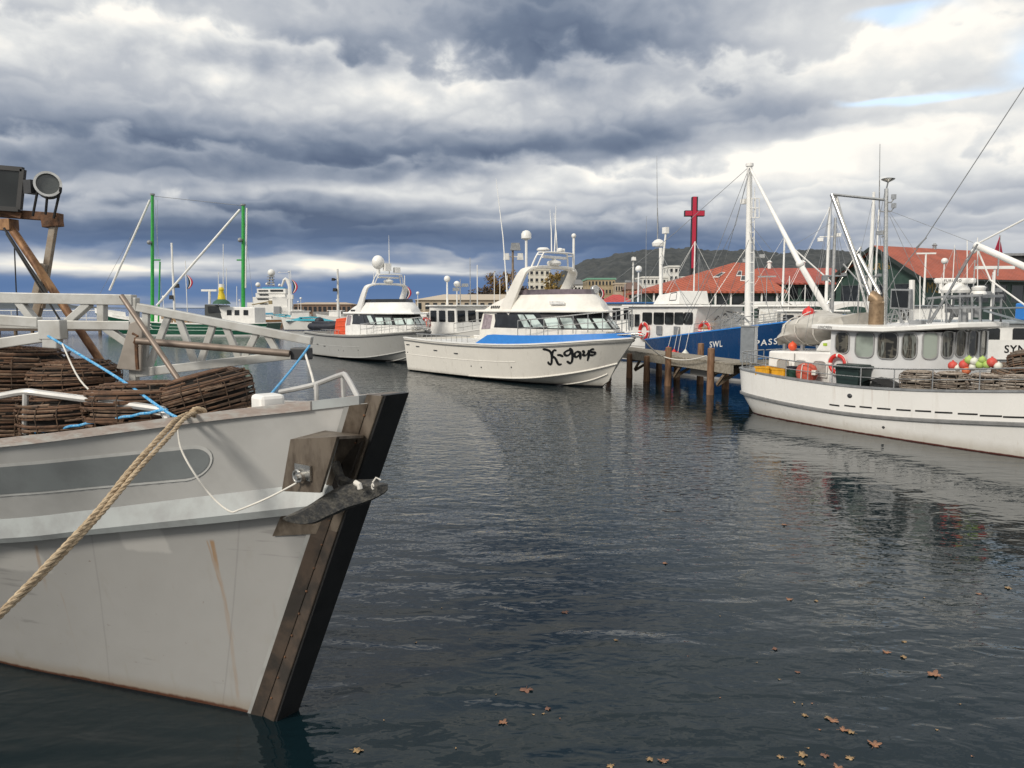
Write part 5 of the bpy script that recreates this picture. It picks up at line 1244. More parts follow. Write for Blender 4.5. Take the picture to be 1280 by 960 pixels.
mb = MB(); a, b = sd(816, 383, -.9), sd(848, 384, -.9)
mb.hexa([V3(p) for p in ((a.x, -.9, 3.17), (b.x, -.9, 3.17), (b.x, .9, 3.17), (a.x, .9, 3.17), (a.x + .3, -.8, 3.62), (b.x - .05, -.8, 3.8), (b.x - .05, .8, 3.8), (a.x + .3, .8, 3.62))]); mb.build('upper_cabin', white, bb, bevel=.03)
q = [V3((a.x + .15, -.89, 3.2)), V3((b.x - .05, -.89, 3.2)), V3((b.x - .1, -.8, 3.78)), V3((a.x + .35, -.8, 3.6))]; L_ = (q[1] - q[0]).length
pane(q, L_ * .62, .15, L_ * .9, .42, bb, g_dark, black_trim, r=.03)
mb = MB(); mb.bar(sd(848, 384, 1.35), sd(937, 393, .6), .12, .10); mb.build('derrick', white, bb)
mb = MB(); m0, m1 = bb.side(935, 402, 0), bb.side(937, 208, 0); mb.tube([V3((m0.x, 0, 2.0)), m1], [.15, .11], 12); mb.tube([m1, m1 + V3((0, 0, .12))], .16, 10)
mb.build('mast', white, bb); mb = MB(); mb.tube([bb.side(826, 375, 0), bb.side(826, 310, 0)], .09, 10); mb.lathe([(.02, 0), (.3, .05), (.33, .2), (.2, .34), (.05, .4)], bb.side(823, 309, 0), 14); mb.tube([bb.side(828, 330, .1), bb.side(833, 285, .1)], .05, 6); mb.box(bb.side(832, 288, .1), (.3, .2, .3))
mb.build('mast', white, bb)
mb = MB(); mb.tube([V3((m0.x + .34, 0, 2.3)), m1 + V3((.34, 0, -.9))], .02, 5)
for k in range(12):
    z = 2.4 + k * .42; c = m0.lerp(m1, (z - m0.z) / (m1.z - m0.z)); mb.tube([c + V3((.05, 0, 0)), c + V3((.34, 0, 0))], .02, 5)
mb.build('mast_ladder', white, bb); mb = MB()
for py in (248, 260, 272): mb.tube([bb.side(938, py, -.1), bb.side(949, py, -.1), bb.side(949, py, .4), bb.side(938, py, .4)], .022, 6)
for px in (940, 944.5, 949): mb.tube([bb.side(px, 248, -.1), bb.side(px, 272, -.1)], .022, 6)
mb.box(bb.side(930, 252, 0), (.25, .2, .2)); mb.build('crows_nest', white, bb)
mb = MB(); tp = bb.W(1042, 402, 26.6); mid_ = bb.W(1000, 330, 27.1); top = m1 + V3((.05, 0, -.1)); mb.tube([top, mid_, tp], [.05, .10, .11], 10); mb.ball(mid_, .14); mb.build('boom', white, bb)
mb = MB()
for pts in ([m1, bb.W(845, 290, 34), bb.W(770, 350, 38)], [m1, bb.W(890, 330, 33), bb.W(855, 400, 34)], [m1, bb.W(940, 300, 29), bb.W(985, 400, 29)], [m1, bb.W(920, 280, 30), bb.W(858, 402, 33)], [bb.side(938, 280, 0), bb.W(970, 320, 29), bb.W(1040, 278, 40)], [bb.side(826, 315, 0), bb.W(860, 385, 34)]): mb.tube(pts, .011, 4)
mb.tube([bb.side(822, 308, .3), bb.side(821, 195, .3)], [.03, .008], 6); mb.tube([bb.side(807, 380, .9), bb.side(808, 270, .9)], [.02, .008], 6); mb.tube([bb.side(825, 320, .4), bb.side(822, 260, .4)], .01, 5); mb.build('stay_wire', grey_steel, bb)
railing(bh, bb, .30, .72, 9, .42, steel, .1, (.5,), .018)
mb = MB(); c = sd(881, 418, -.7); mb.box((c.x, -.5, 1.78), (1.15, .9, .62)); mb.build('deck_box', white, bb, bevel=.05); mb = MB(); mb.box((c.x - .1, -.5, 2.13), (1.2, 1.0, .07)); mb.box((c.x + .35, -.955, 1.85), (.16, .012, .2)); mb.build('box_lid', mat('amber_lid', (.60, .28, .06), .5), bb)
mb = MB()
for px in (824, 846): c = sd(px, 416, -1.35); mb.box((c.x, -1.36, 1.95), (.42, .06, .42))
mb.build('vent_panel', grey_steel, bb, bevel=.02)
mb = MB()
for k in range(9):
    c = sd(892 + k * 5, 402 - (k % 3) * 3, -.2 + .3 * (k % 3)); mb.tube([c, c + V3((.3, .2 * (k % 2), .25)), c + V3((.7, 0, .1 * (k % 3)))], .035, 6)
mb.box((sd(915, 405, 0).x, 0, 1.95), (1.5, 1.4, .5)); mb.build('winch', grey_steel, bb)
bbn = bb.M.to_3x3() @ V3((0, -1, 0))
lifebuoy(bb.Wd(sd(805, 414, -1.36)), bbn, .36, 'red lifebuoy hung aft on the blue boat\'s wheelhouse'); c = sd(881, 413, -.99); lifebuoy(bb.Wd(c), bbn, .34, 'red lifebuoy on the white deck box of the blue boat')
for px, py, r_, m_, lb in ((840, 439, .17, red, 'red fender hanging on the blue hull, farthest aft of the three'), (847, 442, .16, red, 'red fender hanging on the blue hull, middle of the three'), (852, 446, .17, red, 'red fender hanging lowest on the blue hull'), (862, 444, .20, whitef, 'grey white teardrop fender hanging on the blue hull')):
    k_, f = hull_find(bh, bb, 2, px, py); p = bb.Wd(bh.pt(2, k_, f, r_ + .03)); g_ = T('fender', lb, 'fender', p, 0, 'fenders hanging on the blue boat')
    mb = MB(); mb.lathe([(r_ * .3, -r_ * 1.2), (r_ * .8, -r_ * .9), (r_, -.2 * r_), (r_ * .8, r_ * .6), (r_ * .25, r_ * 1.2), (r_ * .15, r_ * 1.4)], (0, 0, 0), 12); mb.build('float', m_, g_)
    top = g_.L(bb.Wd(bh.pt(2, k_, 1, -.05) + V3((0, 0, .35)))); mb = MB(); mb.tube([(0, 0, r_ * 1.3), top], .012, 5); mb.build('lanyard', wrope, g_)

# ================================================================== other working boats, farther off
def workboat(name, label, O, ang, L_, bm_, free, hm, house, house_m, roof_m, masts=(), wins=4, cat='fishing boat', rails=True, roof_over=.25, trim=None, wheel=None):
    """house: x0, x1 as parts of the length, half width, height above deck"""
    t = T(name, label, cat, (O[0], O[1], 0), R(ang)); b = bm_ / 2
    kl = [(0, b * .4, -.5), (.3 * L_, b * .5, -.6), (.6 * L_, b * .45, -.6), (.8 * L_, b * .2, -.5), (.92 * L_, .03, -.4)]
    wl_ = [(0, b * .82, 0), (.3 * L_, b * .92, 0), (.6 * L_, b * .85, 0), (.82 * L_, b * .4, 0), (.94 * L_, .03, 0)]
    sh = [(0, b * .9, free), (.3 * L_, b, free * .96), (.6 * L_, b, free * 1.06), (.84 * L_, b * .66, free * 1.3), (L_, .03, free * 1.55)]
    h = Hull([kl, wl_, sh], 24); mb = MB(); h.shell(mb); mb.build('hull', hm, t)
    mb = MB(); h.deck(mb, -.15, .06); mb.build('deck', offwhite, t); mb = MB(); h.cap(mb, .09, .05, .03); mb.build('gunwale_cap', trim or white, t)
    x0, x1, hw, hh = house[0] * L_, house[1] * L_, house[2], house[3]; z0 = free - .2; z1 = z0 + hh
    mb = MB(); mb.hexa([V3(p) for p in ((x0, -hw, z0), (x1, -hw * .9, z0), (x1, hw * .9, z0), (x0, hw, z0), (x0, -hw, z1), (x1 - .1, -hw * .9, z1), (x1 - .1, hw * .9, z1), (x0, hw, z1))]); mb.build('cabin', house_m, t, bevel=.04)
    for q in ([V3((x0, -hw, z0)), V3((x1, -hw * .9, z0)), V3((x1 - .1, -hw * .9, z1)), V3((x0, -hw, z1))], [V3((x1, -hw * .9, z0)), V3((x1, hw * .9, z0)), V3((x1 - .1, hw * .9, z1)), V3((x1 - .1, -hw * .9, z1))], [V3((x0, hw, z0)), V3((x0, -hw, z0)), V3((x0, -hw, z1)), V3((x0, hw, z1))]):
        Lq = (q[1] - q[0]).length; n_ = wins if Lq > 1.6 * hw + .9 else 3
        for k in range(n_):
            wd = Lq / n_ * .68; u0 = Lq * (k + .16) / n_; pane(q, u0, hh * .52, u0 + wd, hh * .86, t, g_dark, black_trim, r=.04, fw=.02)
    mb = MB(); mb.hexa([V3((x, y, z)) for z, e in ((z1, 0), (z1 + .09, .03)) for x, y in ((x0 - roof_over + e, -hw - .15 + e), (x1 + .3 - e, -hw - .1 + e), (x1 + .3 - e, hw + .1 - e), (x0 - roof_over + e, hw + .15 - e))]); mb.build('roof', roof_m, t, bevel=.02)
    for (fx, y, z_, ht, r_, extra) in masts:
        mb = MB(); b0 = V3((fx * L_, y, free if z_ == 0 else z1)); tp = b0 + V3((0, 0, ht)); mb.tube([b0, tp], [r_, r_ * .7], 8)
        if 'l' in extra: mb.tube([b0.lerp(tp, .72) + V3((-.5, 0, 0)), b0.lerp(tp, .72) + V3((.5, 0, 0))], .03, 5); mb.box(b0.lerp(tp, .72) + V3((.5, 0, .08)), (.3, .3, .2)); mb.box(b0.lerp(tp, .72) + V3((-.45, 0, -.16)), (.3, .3, .2))
        if 'd' in extra: mb.ball(tp + V3((0, 0, .12)), .2)
        if 'b' in extra: mb.tube([tp - V3((0, 0, .3)), b0 + V3((-.28 * L_, 0, ht * .35))], r_ * .6, 6)
        if 'r' in extra: mb.bar(tp + V3((-.6, 0, .05)), tp + V3((.6, 0, .05)), .12, .1)
        if 's' in extra:
            for ddx, ddy in ((-2.6, 1.1), (-2.6, -1.1), (2.6, 0)): mb.tube([tp, b0 + V3((ddx, ddy, .2))], .010, 4)
        mb.build('mast', white if 'w' in extra else steel, t)
    if rails: railing(h, t, .55, .96, 6, .6, steel, .08, (.5,), .018, close_bow=True)
    return t, h
wh = hullpaint('white_boat_hull', (.72, .71, .68), streak=.15, c_low=(.03, .05, .10), low_z=.08)
wb, _ = workboat('white_workboat', 'white workboat with a square dark windowed wheelhouse behind the cream cruiser', (-6.6, 52.3), -50, 10.5, 3.6, 1.35, wh, (.36, .62, 1.35, 1.95), white, offwhite, ((.5, 0, 1, 1.7, .035, 'l'), (.56, .3, 1, 3.0, .03, ''), (.42, -.4, 1, 1.6, .07, 'dw'), (.40, .5, 1, 1.3, .05, 'dw')), 4)
p = wb.Wd((2.4, -1.4, 1.5)); ball_thing('buoy', 'big orange buoy on deck behind the cream cruiser\'s cabin', 'buoy', p + V3((.9, -.6, .35)), .42, orange)
lifebuoy(wb.Wd((3.55, -1.45, 2.05)), wb.M.to_3x3() @ V3((0, -1, 0)), .33, 'red lifebuoy on the wheelhouse of the white workboat')
aw_, _ = workboat('white_workboat', 'white cabin boat under a blue awning astern of the blue boat', (4.9, 49.5), -58, 9.5, 3.4, 1.5, wh, (.10, .62, 1.4, 1.95), white, mat('blue_awning', (.03, .13, .33), .6, var=.15), ((.5, 0, 1, 1.9, .06, 'dw'), (.3, .6, 1, 1.2, .03, '')), 5, roof_over=.7)
sy, sh_ = workboat('white_launch', 'high sided white launch with a dark window strip at the right edge', (13.6, 26.3), -6, 13, 3.6, 1.55, wh, (.08, .7, 1.45, 1.15), white, mat('slate_roof', (.25, .28, .30), .5), ((.2, 0, 1, 1.8, .05, 'rw'), (.35, .5, 1, 2.6, .03, ''), (.28, -.5, 1, 1.3, .05, 'dw')), 6, roof_over=.3)
q0 = sy.side(1268, 437, -1.76)
mb = MB(); mb.bar((q0.x - 1.4, -1.80, q0.z), (q0.x + 3.2, -1.80, q0.z), .06, .62); mb.build('name_board', white, sy)
lettering('boat_name', 'SYNERGY', .34, lambda u, v: V3((q0.x - .12 + u + .55, -1.836, q0.z + v)), black_letters, sy, spacing=1.1, bold=.012)
mb = MB(); mb.box((0, 0, .28), (.6, .5, .56)); tag(mb.build('equipment_case', blue, loc=sy.Wd((3.6, -.3, 2.6)), bevel=.04), 'bright blue case on the roof of the white launch', 'case')
workboat('grey_trawler', 'dark grey trawler with two tall masts moored under the restaurant marquee', (10.5, 47), -15, 13, 4, 1.5, hullpaint('dark_blue_grey_hull', (.05, .075, .11), c_low=(.1, .03, .02)), (.42, .68, 1.4, 1.5), offwhite, white, ((.30, 0, 1, 4.4, .08, 'ls'), (.62, .3, 1, 6.0, .10, 'lws'), (.75, 0, 0, 5.0, .05, 's')), 4)
workboat('white_yacht', 'low white yacht behind the jetty beneath the red roofed pavilion', (6.8, 55), -20, 12, 3.5, 1.3, wh, (.3, .7, 1.3, 1.2), white, white, ((.5, 0, 1, 5.2, .06, 'ws'), (.2, 0, 0, 3.0, .05, 'bs')), 5)
workboat('white_workboat', 'white boat with a grey radar arm moored left of the dark restaurant', (24, 52), 165, 11, 3.6, 1.5, wh, (.35, .65, 1.4, 1.8), offwhite, white, ((.5, 0, 1, 4.8, .08, 'wbs'), (.6, .5, 1, 2.0, .03, 'r')), 4)
workboat('white_workboat', 'white boat with a bare white pole mast far off to the right', (33, 50), 172, 12, 3.8, 1.5, wh, (.3, .6, 1.4, 1.8), white, mat('slate_roof2', (.22, .25, .27), .5), ((.5, 0, 1, 3.4, .08, 'wr'), (.42, .5, 1, 2.8, .05, 'dw'), (.25, 0, 0, 4.6, .05, 's')), 4)

# ================================================================== the green boat with two green masts
gb = T('green_fishing_boat', 'dark green fishing boat with two bright green masts and white booms', 'fishing boat', (-26.2, 85, 0), R(176))
GL = 20.5; she = [(0, 2.2, 1.35), (5, 2.6, 1.25), (11, 2.6, 1.35), (16, 1.8, 1.75), (19, .8, 2.2), (20.5, .04, 2.45)]
wl_ = [(.3, 1.8, 0), (5, 2.4, 0), (11, 2.3, 0), (15.5, 1.1, 0), (18, .3, 0), (19, .03, 0)]; kl = [(.6, .4, -.7), (5, .8, -.8), (11, .8, -.8), (15, .4, -.7), (17.4, .1, -.6), (18.4, .02, -.5)]
ghh = Hull([kl, wl_, she], 40); mb = MB(); ghh.shell(mb); mb.build('hull', hullpaint('dark_green_hull', (.010, .085, .05), dirt=(.1, .1, .07), c_low=(.62, .62, .6), low_z=.14), gb)
mb = MB(); ghh.deck(mb, -.3, .08); mb.build('deck', offwhite, gb); mb = MB(); ghh.cap(mb, .12, .09, .03); mb.build('gunwale_cap', white, gb)
mb = MB(); ghh.belt(mb, 1, .48, .05, h=.05); ghh.belt(mb, 1, .74, .05, .0, .8, h=.04); mb.build('rubbing_strake', mat('pale_green_strake', (.30, .42, .36), .5), gb)
mb = MB(); mb.loft([[V3((p.x, p.y * 1.01, p.z + .06)) for p in ghh.lv[2][28:]], [V3((p.x + .05, max(p.y - .02, .02), p.z + .55)) for p in ghh.lv[2][28:]]], smooth=False); mb.loft([[V3((p.x, -p.y * 1.01, p.z + .06)) for p in ghh.lv[2][28:]], [V3((p.x + .05, -max(p.y - .02, .02), p.z + .55)) for p in ghh.lv[2][28:]]], smooth=False); mb.build('bow_bulwark', white, gb)
Gw = lambda px, py, Y=85: gb.W(px, py, Y)
mb = MB(); a, b = Gw(277, 401, 83), Gw(317, 401, 83); zt_ = 3.05
mb.hexa([V3(p) for p in ((b.x, 1.7, .9), (a.x, 1.7, .9), (a.x, -1.3, .9), (b.x, -1.3, .9), (b.x, 1.7, zt_), (a.x + .9, 1.7, 3.15), (a.x + .9, -1.3, 3.15), (b.x, -1.3, zt_))]); mb.build('cabin', white, gb, bevel=.05)
c0 = Gw(252, 400, 83.3); mb = MB(); mb.hexa([V3(p) for p in ((a.x, 1.75, .9), (c0.x, 1.6, .9), (c0.x, -1.2, .9), (a.x, -1.2, .9), (a.x + .6, 1.75, 3.3), (c0.x - .1, 1.6, 3.4), (c0.x - .1, -1.2, 3.4), (a.x + .6, -1.2, 3.3))]); mb.build('bridge', mat('charcoal_bridge', (.05, .055, .055), .5), gb, bevel=.05)
q = [Gw(282, 394, 82.9), Gw(286.5, 394, 82.9)]
for px in (281.5, 291.5, 303):
    mb = MB(); p = [Gw(px, 394, 83.2), Gw(px + 6, 394, 83.2), Gw(px + 6, 387.5, 83.2), Gw(px, 387.5, 83.2)]; mb.prism([V3((k.x, 1.72, k.z)) for k in p], (0, .03, 0)); mb.build('window', g_dark, gb, bevel=.01)
mb = MB(); p = [Gw(257, 391, 83.2), Gw(274, 391, 83.2), Gw(270, 383, 83.2), Gw(257, 383, 83.2)]; mb.prism([V3((k.x, 1.70, k.z)) for k in p], (0, .05, 0)); mb.build('window', g_dark, gb)
for x_, y0, y1, rr, dome in ((190.5, 420, 244, .20, 0), (304, 403, 257, .22, 0)):
    mb = MB(); mb.tube([Gw(x_, min(y0, 408)), Gw(x_, y1)], [rr, rr * .8], 10); mb.tube([Gw(x_ + 10 if x_ < 200 else x_ - 8, 325), Gw(x_, 325)], .08, 6)
    if x_ < 200: mb.tube([Gw(200, 327), Gw(198, 405)], .09, 6)
    mb.build('mast', green_paint, gb); mb = MB(); mb.tube([Gw(x_, y1), Gw(x_, y1 - 2)], rr * 1.3, 8); mb.ball(Gw(x_ - 4, 303 if x_ < 200 else 300, 84.6), .25); mb.build('masthead', grey_steel, gb)
mb = MB(); mb.tube([Gw(187.5, 250), Gw(137, 363)], .12, 8); mb.tube([Gw(300, 262), Gw(196, 382)], .13, 8); mb.tube([Gw(308.5, 260), Gw(307, 360)], .09, 6); mb.build('boom', white, gb)
mb = MB(); mb.tube([Gw(191, 245), Gw(302, 257)], .025, 4)
for a, b in (((193, 250), (204, 392)), ((197, 250), (196, 325)), ((304, 258), (318, 395)), ((190, 246), (110, 395))): mb.tube([Gw(*a), Gw(*b)], .018, 4)
mb.build('stay_wire', grey_steel, gb)
mb = MB(); mb.tube([Gw(262, 380), Gw(262, 364)], .14, 8); mb.bar(Gw(252, 363), Gw(271, 363), .3, .22); mb.tube([Gw(277, 362), Gw(277, 355)], .3, 10); mb.build('radar', white, gb)
mb = MB(); c = Gw(277, 373, 83.5); mb.lathe([(.42, -.1), (.36, .3), (.22, .75), (.30, .95), (.18, 1.2)], c, 12); mb.build('covered_lamp', mat('yellow_cover', (.72, .55, .03), .6), gb); mb = MB(); c = Gw(277, 380, 83.5); mb.lathe([(.95, 0), (.8, .25), (.45, .5)], c, 12); mb.build('lamp_base', mat('green_base', (.03, .10, .06), .6), gb)
mb = MB()
for px, y1 in ((273, 340), (279, 305), (283, 335), (296, 358)): mb.tube([Gw(px, 382, 83.5), Gw(px, y1, 83.5)], .035, 5)
mb.build('antenna', white, gb)
hull_text(ghh, gb, 1, 0, 0, 'X', .01, white_letters, 'unused_mark') if False else None
nt_ = ghh.t_at_x(2, gb.L((-39.8, 83, 0)).x)
lettering('boat_name', 'RX', .85, lambda u, v: (lambda p: V3((p.x, -p.y, p.z)))(ghh.pt(1, nt_ - u / 20.0, .66 + v / 1.5, .03)), white_letters, gb)
mb = MB()
for k in range(14): c = Gw(206 + k * 3.2, 397 + (k % 3), 84.2); mb.box(c, (.5 + .2 * (k % 2), .6, .35 + .2 * (k % 3)), k)
mb.build('deck_gear', mat('orange_brown_gear', (.34, .20, .09), .8, c2=(.28, .28, .26), scale=1.3), gb)
# more standing gear: thin poles, stays and lines that belong to the boats above
def gear(T_, name, m, tubes):
    mb = MB()
    for pts, r in tubes: mb.tube([T_.L(p) for p in pts], r, 5)
    mb.build(name, m, T_)
gear(bb, 'rigging', grey_steel, [([W(937, 215, 29.3), W(905, 330, 31), W(882, 402, 33)], .010), ([W(937, 290, 29.3), W(965, 405, 28.6)], .010), ([W(936, 300, 29.3), W(900, 400, 31)], .009), ([W(936, 350, 29.3), W(880, 402, 32)], .009), ([W(826, 320, 35.6), W(790, 384, 37)], .010), ([W(826, 330, 35.6), W(866, 384, 34.4)], .010)])
gear(rb, 'rigging', grey_steel, [([W(1040, 246, 20.3), W(1015, 405, 20.2)], .006), ([W(1106, 240, 19.2), W(1072, 405, 19.9)], .006), ([W(1107, 300, 19.2), W(1128, 405, 18.6)], .006), ([W(1110, 262, 19.2), W(1196, 395, 17.6)], .005), ([W(1040, 246, 20.3), W(1006, 425, 20.8)], .005)])
def post(px, y0, y1, Y, r, m, label, arms=()):
    t = T('mast_pole', label, 'mast', (W(px, y0, Y).x, Y, W(px, y0, Y).z)); z1 = W(px, y1, Y).z - W(px, y0, Y).z; mb = MB(); mb.tube([(0, 0, 0), (0, 0, z1 * .6), (0, 0, z1)], [r, r * .85, r * .6], 8); mb.build('pole', m, t)
    for (f, wd) in arms: mb = MB(); mb.tube([(-wd, 0, z1 * f), (wd, 0, z1 * f)], r * .45, 6); mb.box((wd, 0, z1 * f + .08), (.22, .2, .16)); mb.box((-wd * .8, -.02, z1 * f - .12), (.26, .2, .24)); mb.build('crosstree', grey_steel, t)
    mb = MB()
    for k in (-1, 1, .55): mb.tube([(0, 0, z1 * .97), (k * 1.6, .5 * k, 0)], .010, 4)
    mb.build('stay_wire', grey_steel, t); return t
post(1039, 404, 272, 40, .11, alu, 'grey mast with a lamp crosstree beside the lifting boom', ((.45, .55),))
post(1085, 404, 240, 44, .13, white, 'tall white mast with dark lamps left of the steel mast', ((.36, .5),))
post(1092, 404, 262, 46, .06, white, 'thin white mast just left of the steel mast')
post(1139, 404, 350, 36, .11, cream, 'stout cream post in front of the dark restaurant')
post(1188, 404, 306, 34, .025, white, 'slim white whip pole before the red gable roof')
post(1238, 402, 340, 32, .05, white, 'white pole with a lamp near the right edge', ((.6, .25),))
post(985, 402, 345, 52, .05, white, 'thin white pole below the long red roof')
post(872, 402, 318, 50, .035, grey_steel, 'thin dark pole right of the red cross')
post(1005, 402, 356, 56, .05, white, 'short white pole in front of the red roofed wing')
# ================================================================== the shore behind
brick_y = mat('sandstone_wall', (.38, .31, .20), .85, c2=(.30, .24, .15), scale=.5)
cream_wall = mat('cream_render', (.60, .57, .49), .8, var=.12, scale=.4)
white_wall = mat('white_render', (.66, .65, .61), .8, var=.12, scale=.4)
orange_wall = mat('orange_brick_wall', (.40, .20, .12), .85, var=.25, scale=.6)
tan_wall = mat('tan_wall', (.45, .38, .29), .8, var=.15, scale=.5)
green_wall = mat('dark_green_boards', (.018, .045, .036), .6, c2=(.03, .062, .05), scale=1.5)
def roof_red(name, c):
    m, nt, b, O = newmat(name); n = nz(O, .6, 5, .6); x, y, z = sep(O)
    nt.links.new(mixc(nt, sstep(n, .35, .7), c, tuple(k * .74 for k in c)).k, b.inputs['Base Color']); b.inputs['Roughness'].default_value = .6
    wv = ((x + y) * 9.0).m('SINE'); bump(nt, b, wv, .6, .10); MATS[name] = m; return m
redroof = roof_red('red_iron_roof', (.40, .095, .05)); redroof2 = roof_red('faded_red_roof', (.38, .085, .06))
def building(name, label, x0, x1, y0, depth, z1, wm, rows, cols, cat='building', roof='flat', rm=None, wz=(.45, .75), parapet=None, z0=1.5, side=2, ww=.5):
    t = T(name, label, cat, ((x0 + x1) / 2, y0, z0)); a = (x1 - x0) / 2; hh = z1 - z0
    mb = MB(); mb.hexa([V3((x, y, z)) for z in (0, hh) for x, y in ((-a, 0), (a, 0), (a, depth), (-a, depth))]); mb.build('wall', wm, t)
    mb = MB()
    if roof == 'flat': mb.box((0, depth / 2, hh + .25), (2 * a + .5, depth + .5, .5))
    else:
        rz = roof; mb.hexa([V3(p) for p in ((-a - .5, -.5, hh), (a + .5, -.5, hh), (a + .5, depth + .5, hh), (-a - .5, depth + .5, hh), (-a * .7, depth * .48, hh + rz), (a * .7, depth * .48, hh + rz), (a * .7, depth * .52, hh + rz), (-a * .7, depth * .52, hh + rz))])
    mb.build('roof', rm or parapet or wm, t)
    fh_ = hh / rows; proto = None
    for r in range(rows):
        for c in range(cols):
            w_ = 2 * a / cols * ww; u = -a + 2 * a * (c + .5) / cols; z = fh_ * (r + wz[0] - .1); h_ = fh_ * (wz[1] - wz[0] + .15)
            if proto is None:
                mb = MB(); mb.box((0, 0, h_ / 2), (w_, .16, h_)); proto = mb.build('window', g_dark, t); mb = MB(); mb.box((0, -.12, -.06), (w_ + .2, .2, .12)); mb.build('sill', wm, proto); o = proto
            else:
                o = copy_tree(proto, t.o)
            o.location = (u, 0, z)
        for c in range(side):
            o = copy_tree(proto, t.o); o.rotation_euler = (0, 0, R(-90)); o.location = (-a, depth * (c + .5) / side, fh_ * (r + wz[0] - .1))
    return t
X = lambda px, Y: (px - 640) / F * Y
Zp = lambda py, Y: CAMH + (HY_ - py) / F * Y
HY_ = 385.0
Y = 230; building('sandstone_block', 'sandstone office block with a green copper parapet below the hill', X(734, Y), X(768, Y), Y, 16, Zp(350, Y), brick_y, 4, 8, parapet=mat('copper_green', (.16, .34, .25), .7), side=5)
Y = 225; building('cream_block', 'plain cream block beside the sandstone offices', X(768, Y), X(781, Y), Y, 12, Zp(356, Y), tan_wall, 3, 4, side=3)
Y = 215; building('brick_house', 'orange brick house between the cream block and the white hotel', X(784, Y), X(801, Y), Y, 10, Zp(362, Y), orange_wall, 2, 4, roof=2.2, rm=mat('brown_roof', (.16, .10, .08), .8))
Y = 245; building('white_hotel', 'long white hotel with rows of windows under the hill', X(802, Y), X(880, Y), Y, 14, Zp(348, Y), white_wall, 4, 16, side=3)
building('hotel_tower', 'white stair tower rising above the long white hotel', X(834, Y - 1), X(846, Y - 1), Y - 1.5, 10, Zp(335, Y), white_wall, 6, 2, side=2)
Y = 250; building('white_tower_block', 'pale tower block framed by the cruiser\'s radar arch', X(661, Y), X(687, Y), Y, 12, Zp(338, Y), cream_wall, 6, 4, side=3)
Y = 260; building('low_white_house', 'low white house right of the tower block', X(708, Y), X(730, Y), Y, 10, Zp(356, Y), white_wall, 2, 5, roof=1.8, rm=mat('grey_roof', (.2, .2, .2), .8))
rn = random.Random(5)
for i, px in enumerate((612, 640, 700, 752, 905, 990, 1015)):
    Y = 300 + 12 * (i % 3); wid_ = (11, 9, 12, 14, 13, 11, 12)[i]; z_ = Zp((372, 368, 366, 362, 352, 356, 352)[i], Y)
    building('hillside_house', ['pale house low in the gap left of the floodlight pole', 'small pale house below the autumn trees', 'cream house behind the cruiser\'s flybridge', 'tan house behind the sandstone offices', 'pale house behind the red pavilion roof', 'white house above the long red roof', 'tan house right above the red roof wing'][i], X(px, Y), X(px, Y) + wid_, Y, 9, z_, (white_wall, tan_wall, cream_wall, tan_wall, cream_wall, white_wall, tan_wall)[i], 2, 4, cat='house', roof=2.4, rm=(MATS['grey_roof'], MATS['brown_roof'])[i % 2])
# the long tan shed and the far quay sheds
Y = 165; building('long_shed', 'long low tan quay shed behind the cruisers', X(520, Y), X(735, Y), Y, 14, Zp(375, Y), tan_wall, 1, 22, cat='shed', roof=1.3, rm=mat('tan_roof', (.50, .43, .34), .8, var=.15), z0=1.55, side=2)
Y = 300; building('far_shed', 'brown far quay shed beyond the white ship', X(368, Y), X(440, Y), Y, 12, Zp(380.5, Y), mat('brown_shed_wall', (.20, .13, .09), .8), 1, 12, cat='shed', roof=.8, rm=mat('tan_roof2', (.48, .38, .28), .8), z0=.0, side=1, ww=.6)
# red roofed pavilion
t = T('red_roof_pavilion', 'restaurant pavilion with a big red hipped roof and skylights', 'restaurant', (16.3, 95, 1.5)); W_, D_ = 17.5, 15; ez = 3.55
mb = MB(); mb.hexa([V3((x, y, z)) for z in (0, ez) for x, y in ((.6, .8), (W_ - .5, .8), (W_ - .5, D_), (.6, D_))]); mb.build('wall', green_wall, t)
pk = V3((13.0, 7.5, Zp(329, 102.5) - 1.5)); pk2 = V3((14.6, 7.5, pk.z - .05)); e = [V3((0, 0, ez)), V3((W_, 0, ez)), V3((W_, D_ + .6, ez)), V3((0, D_ + .6, ez))]
mb = MB(); mb.add([*e, pk, pk2], [(0, 1, 5, 4), (1, 2, 5), (2, 3, 4, 5), (3, 0, 4)]); mb.prism([p + V3((0, 0, -.22)) for p in e], (0, 0, .215)); rf = mb.build('roof', redroof, t)
def on_roof(u, v): return e[0].lerp(e[1], u).lerp(pk.lerp(pk2, u), v)
n = (e[1] - e[0]).cross(pk - e[0]).normalized()
for u, v in ((.60, .50), (.66, .33), (.32, .45)):
    q = [on_roof(u + a, v + b) + n * .12 for a, b in ((0, 0), (.07, 0), (.075, .17), (.005, .17))]; fo = MB().prism([p - n * .1 for p in q], n * .1).build('skylight', white, rf); c = sum(q, V3()) / 4; MB().poly([c + (p - c) * .8 + n * .02 for p in q]).build('pane', g_dark, fo)
for k in range(9):
    mb = MB(); mb.box((1.2 + k * 1.9, .45, ez / 2 - .1), (.2, .2, ez - .25)); mb.build('post', white, t)
    if k < 8: mb = MB(); mb.box((2.15 + k * 1.9, .76, 2.2), (1.3, .08, 1.5)); mb.build('window', g_dark, t)
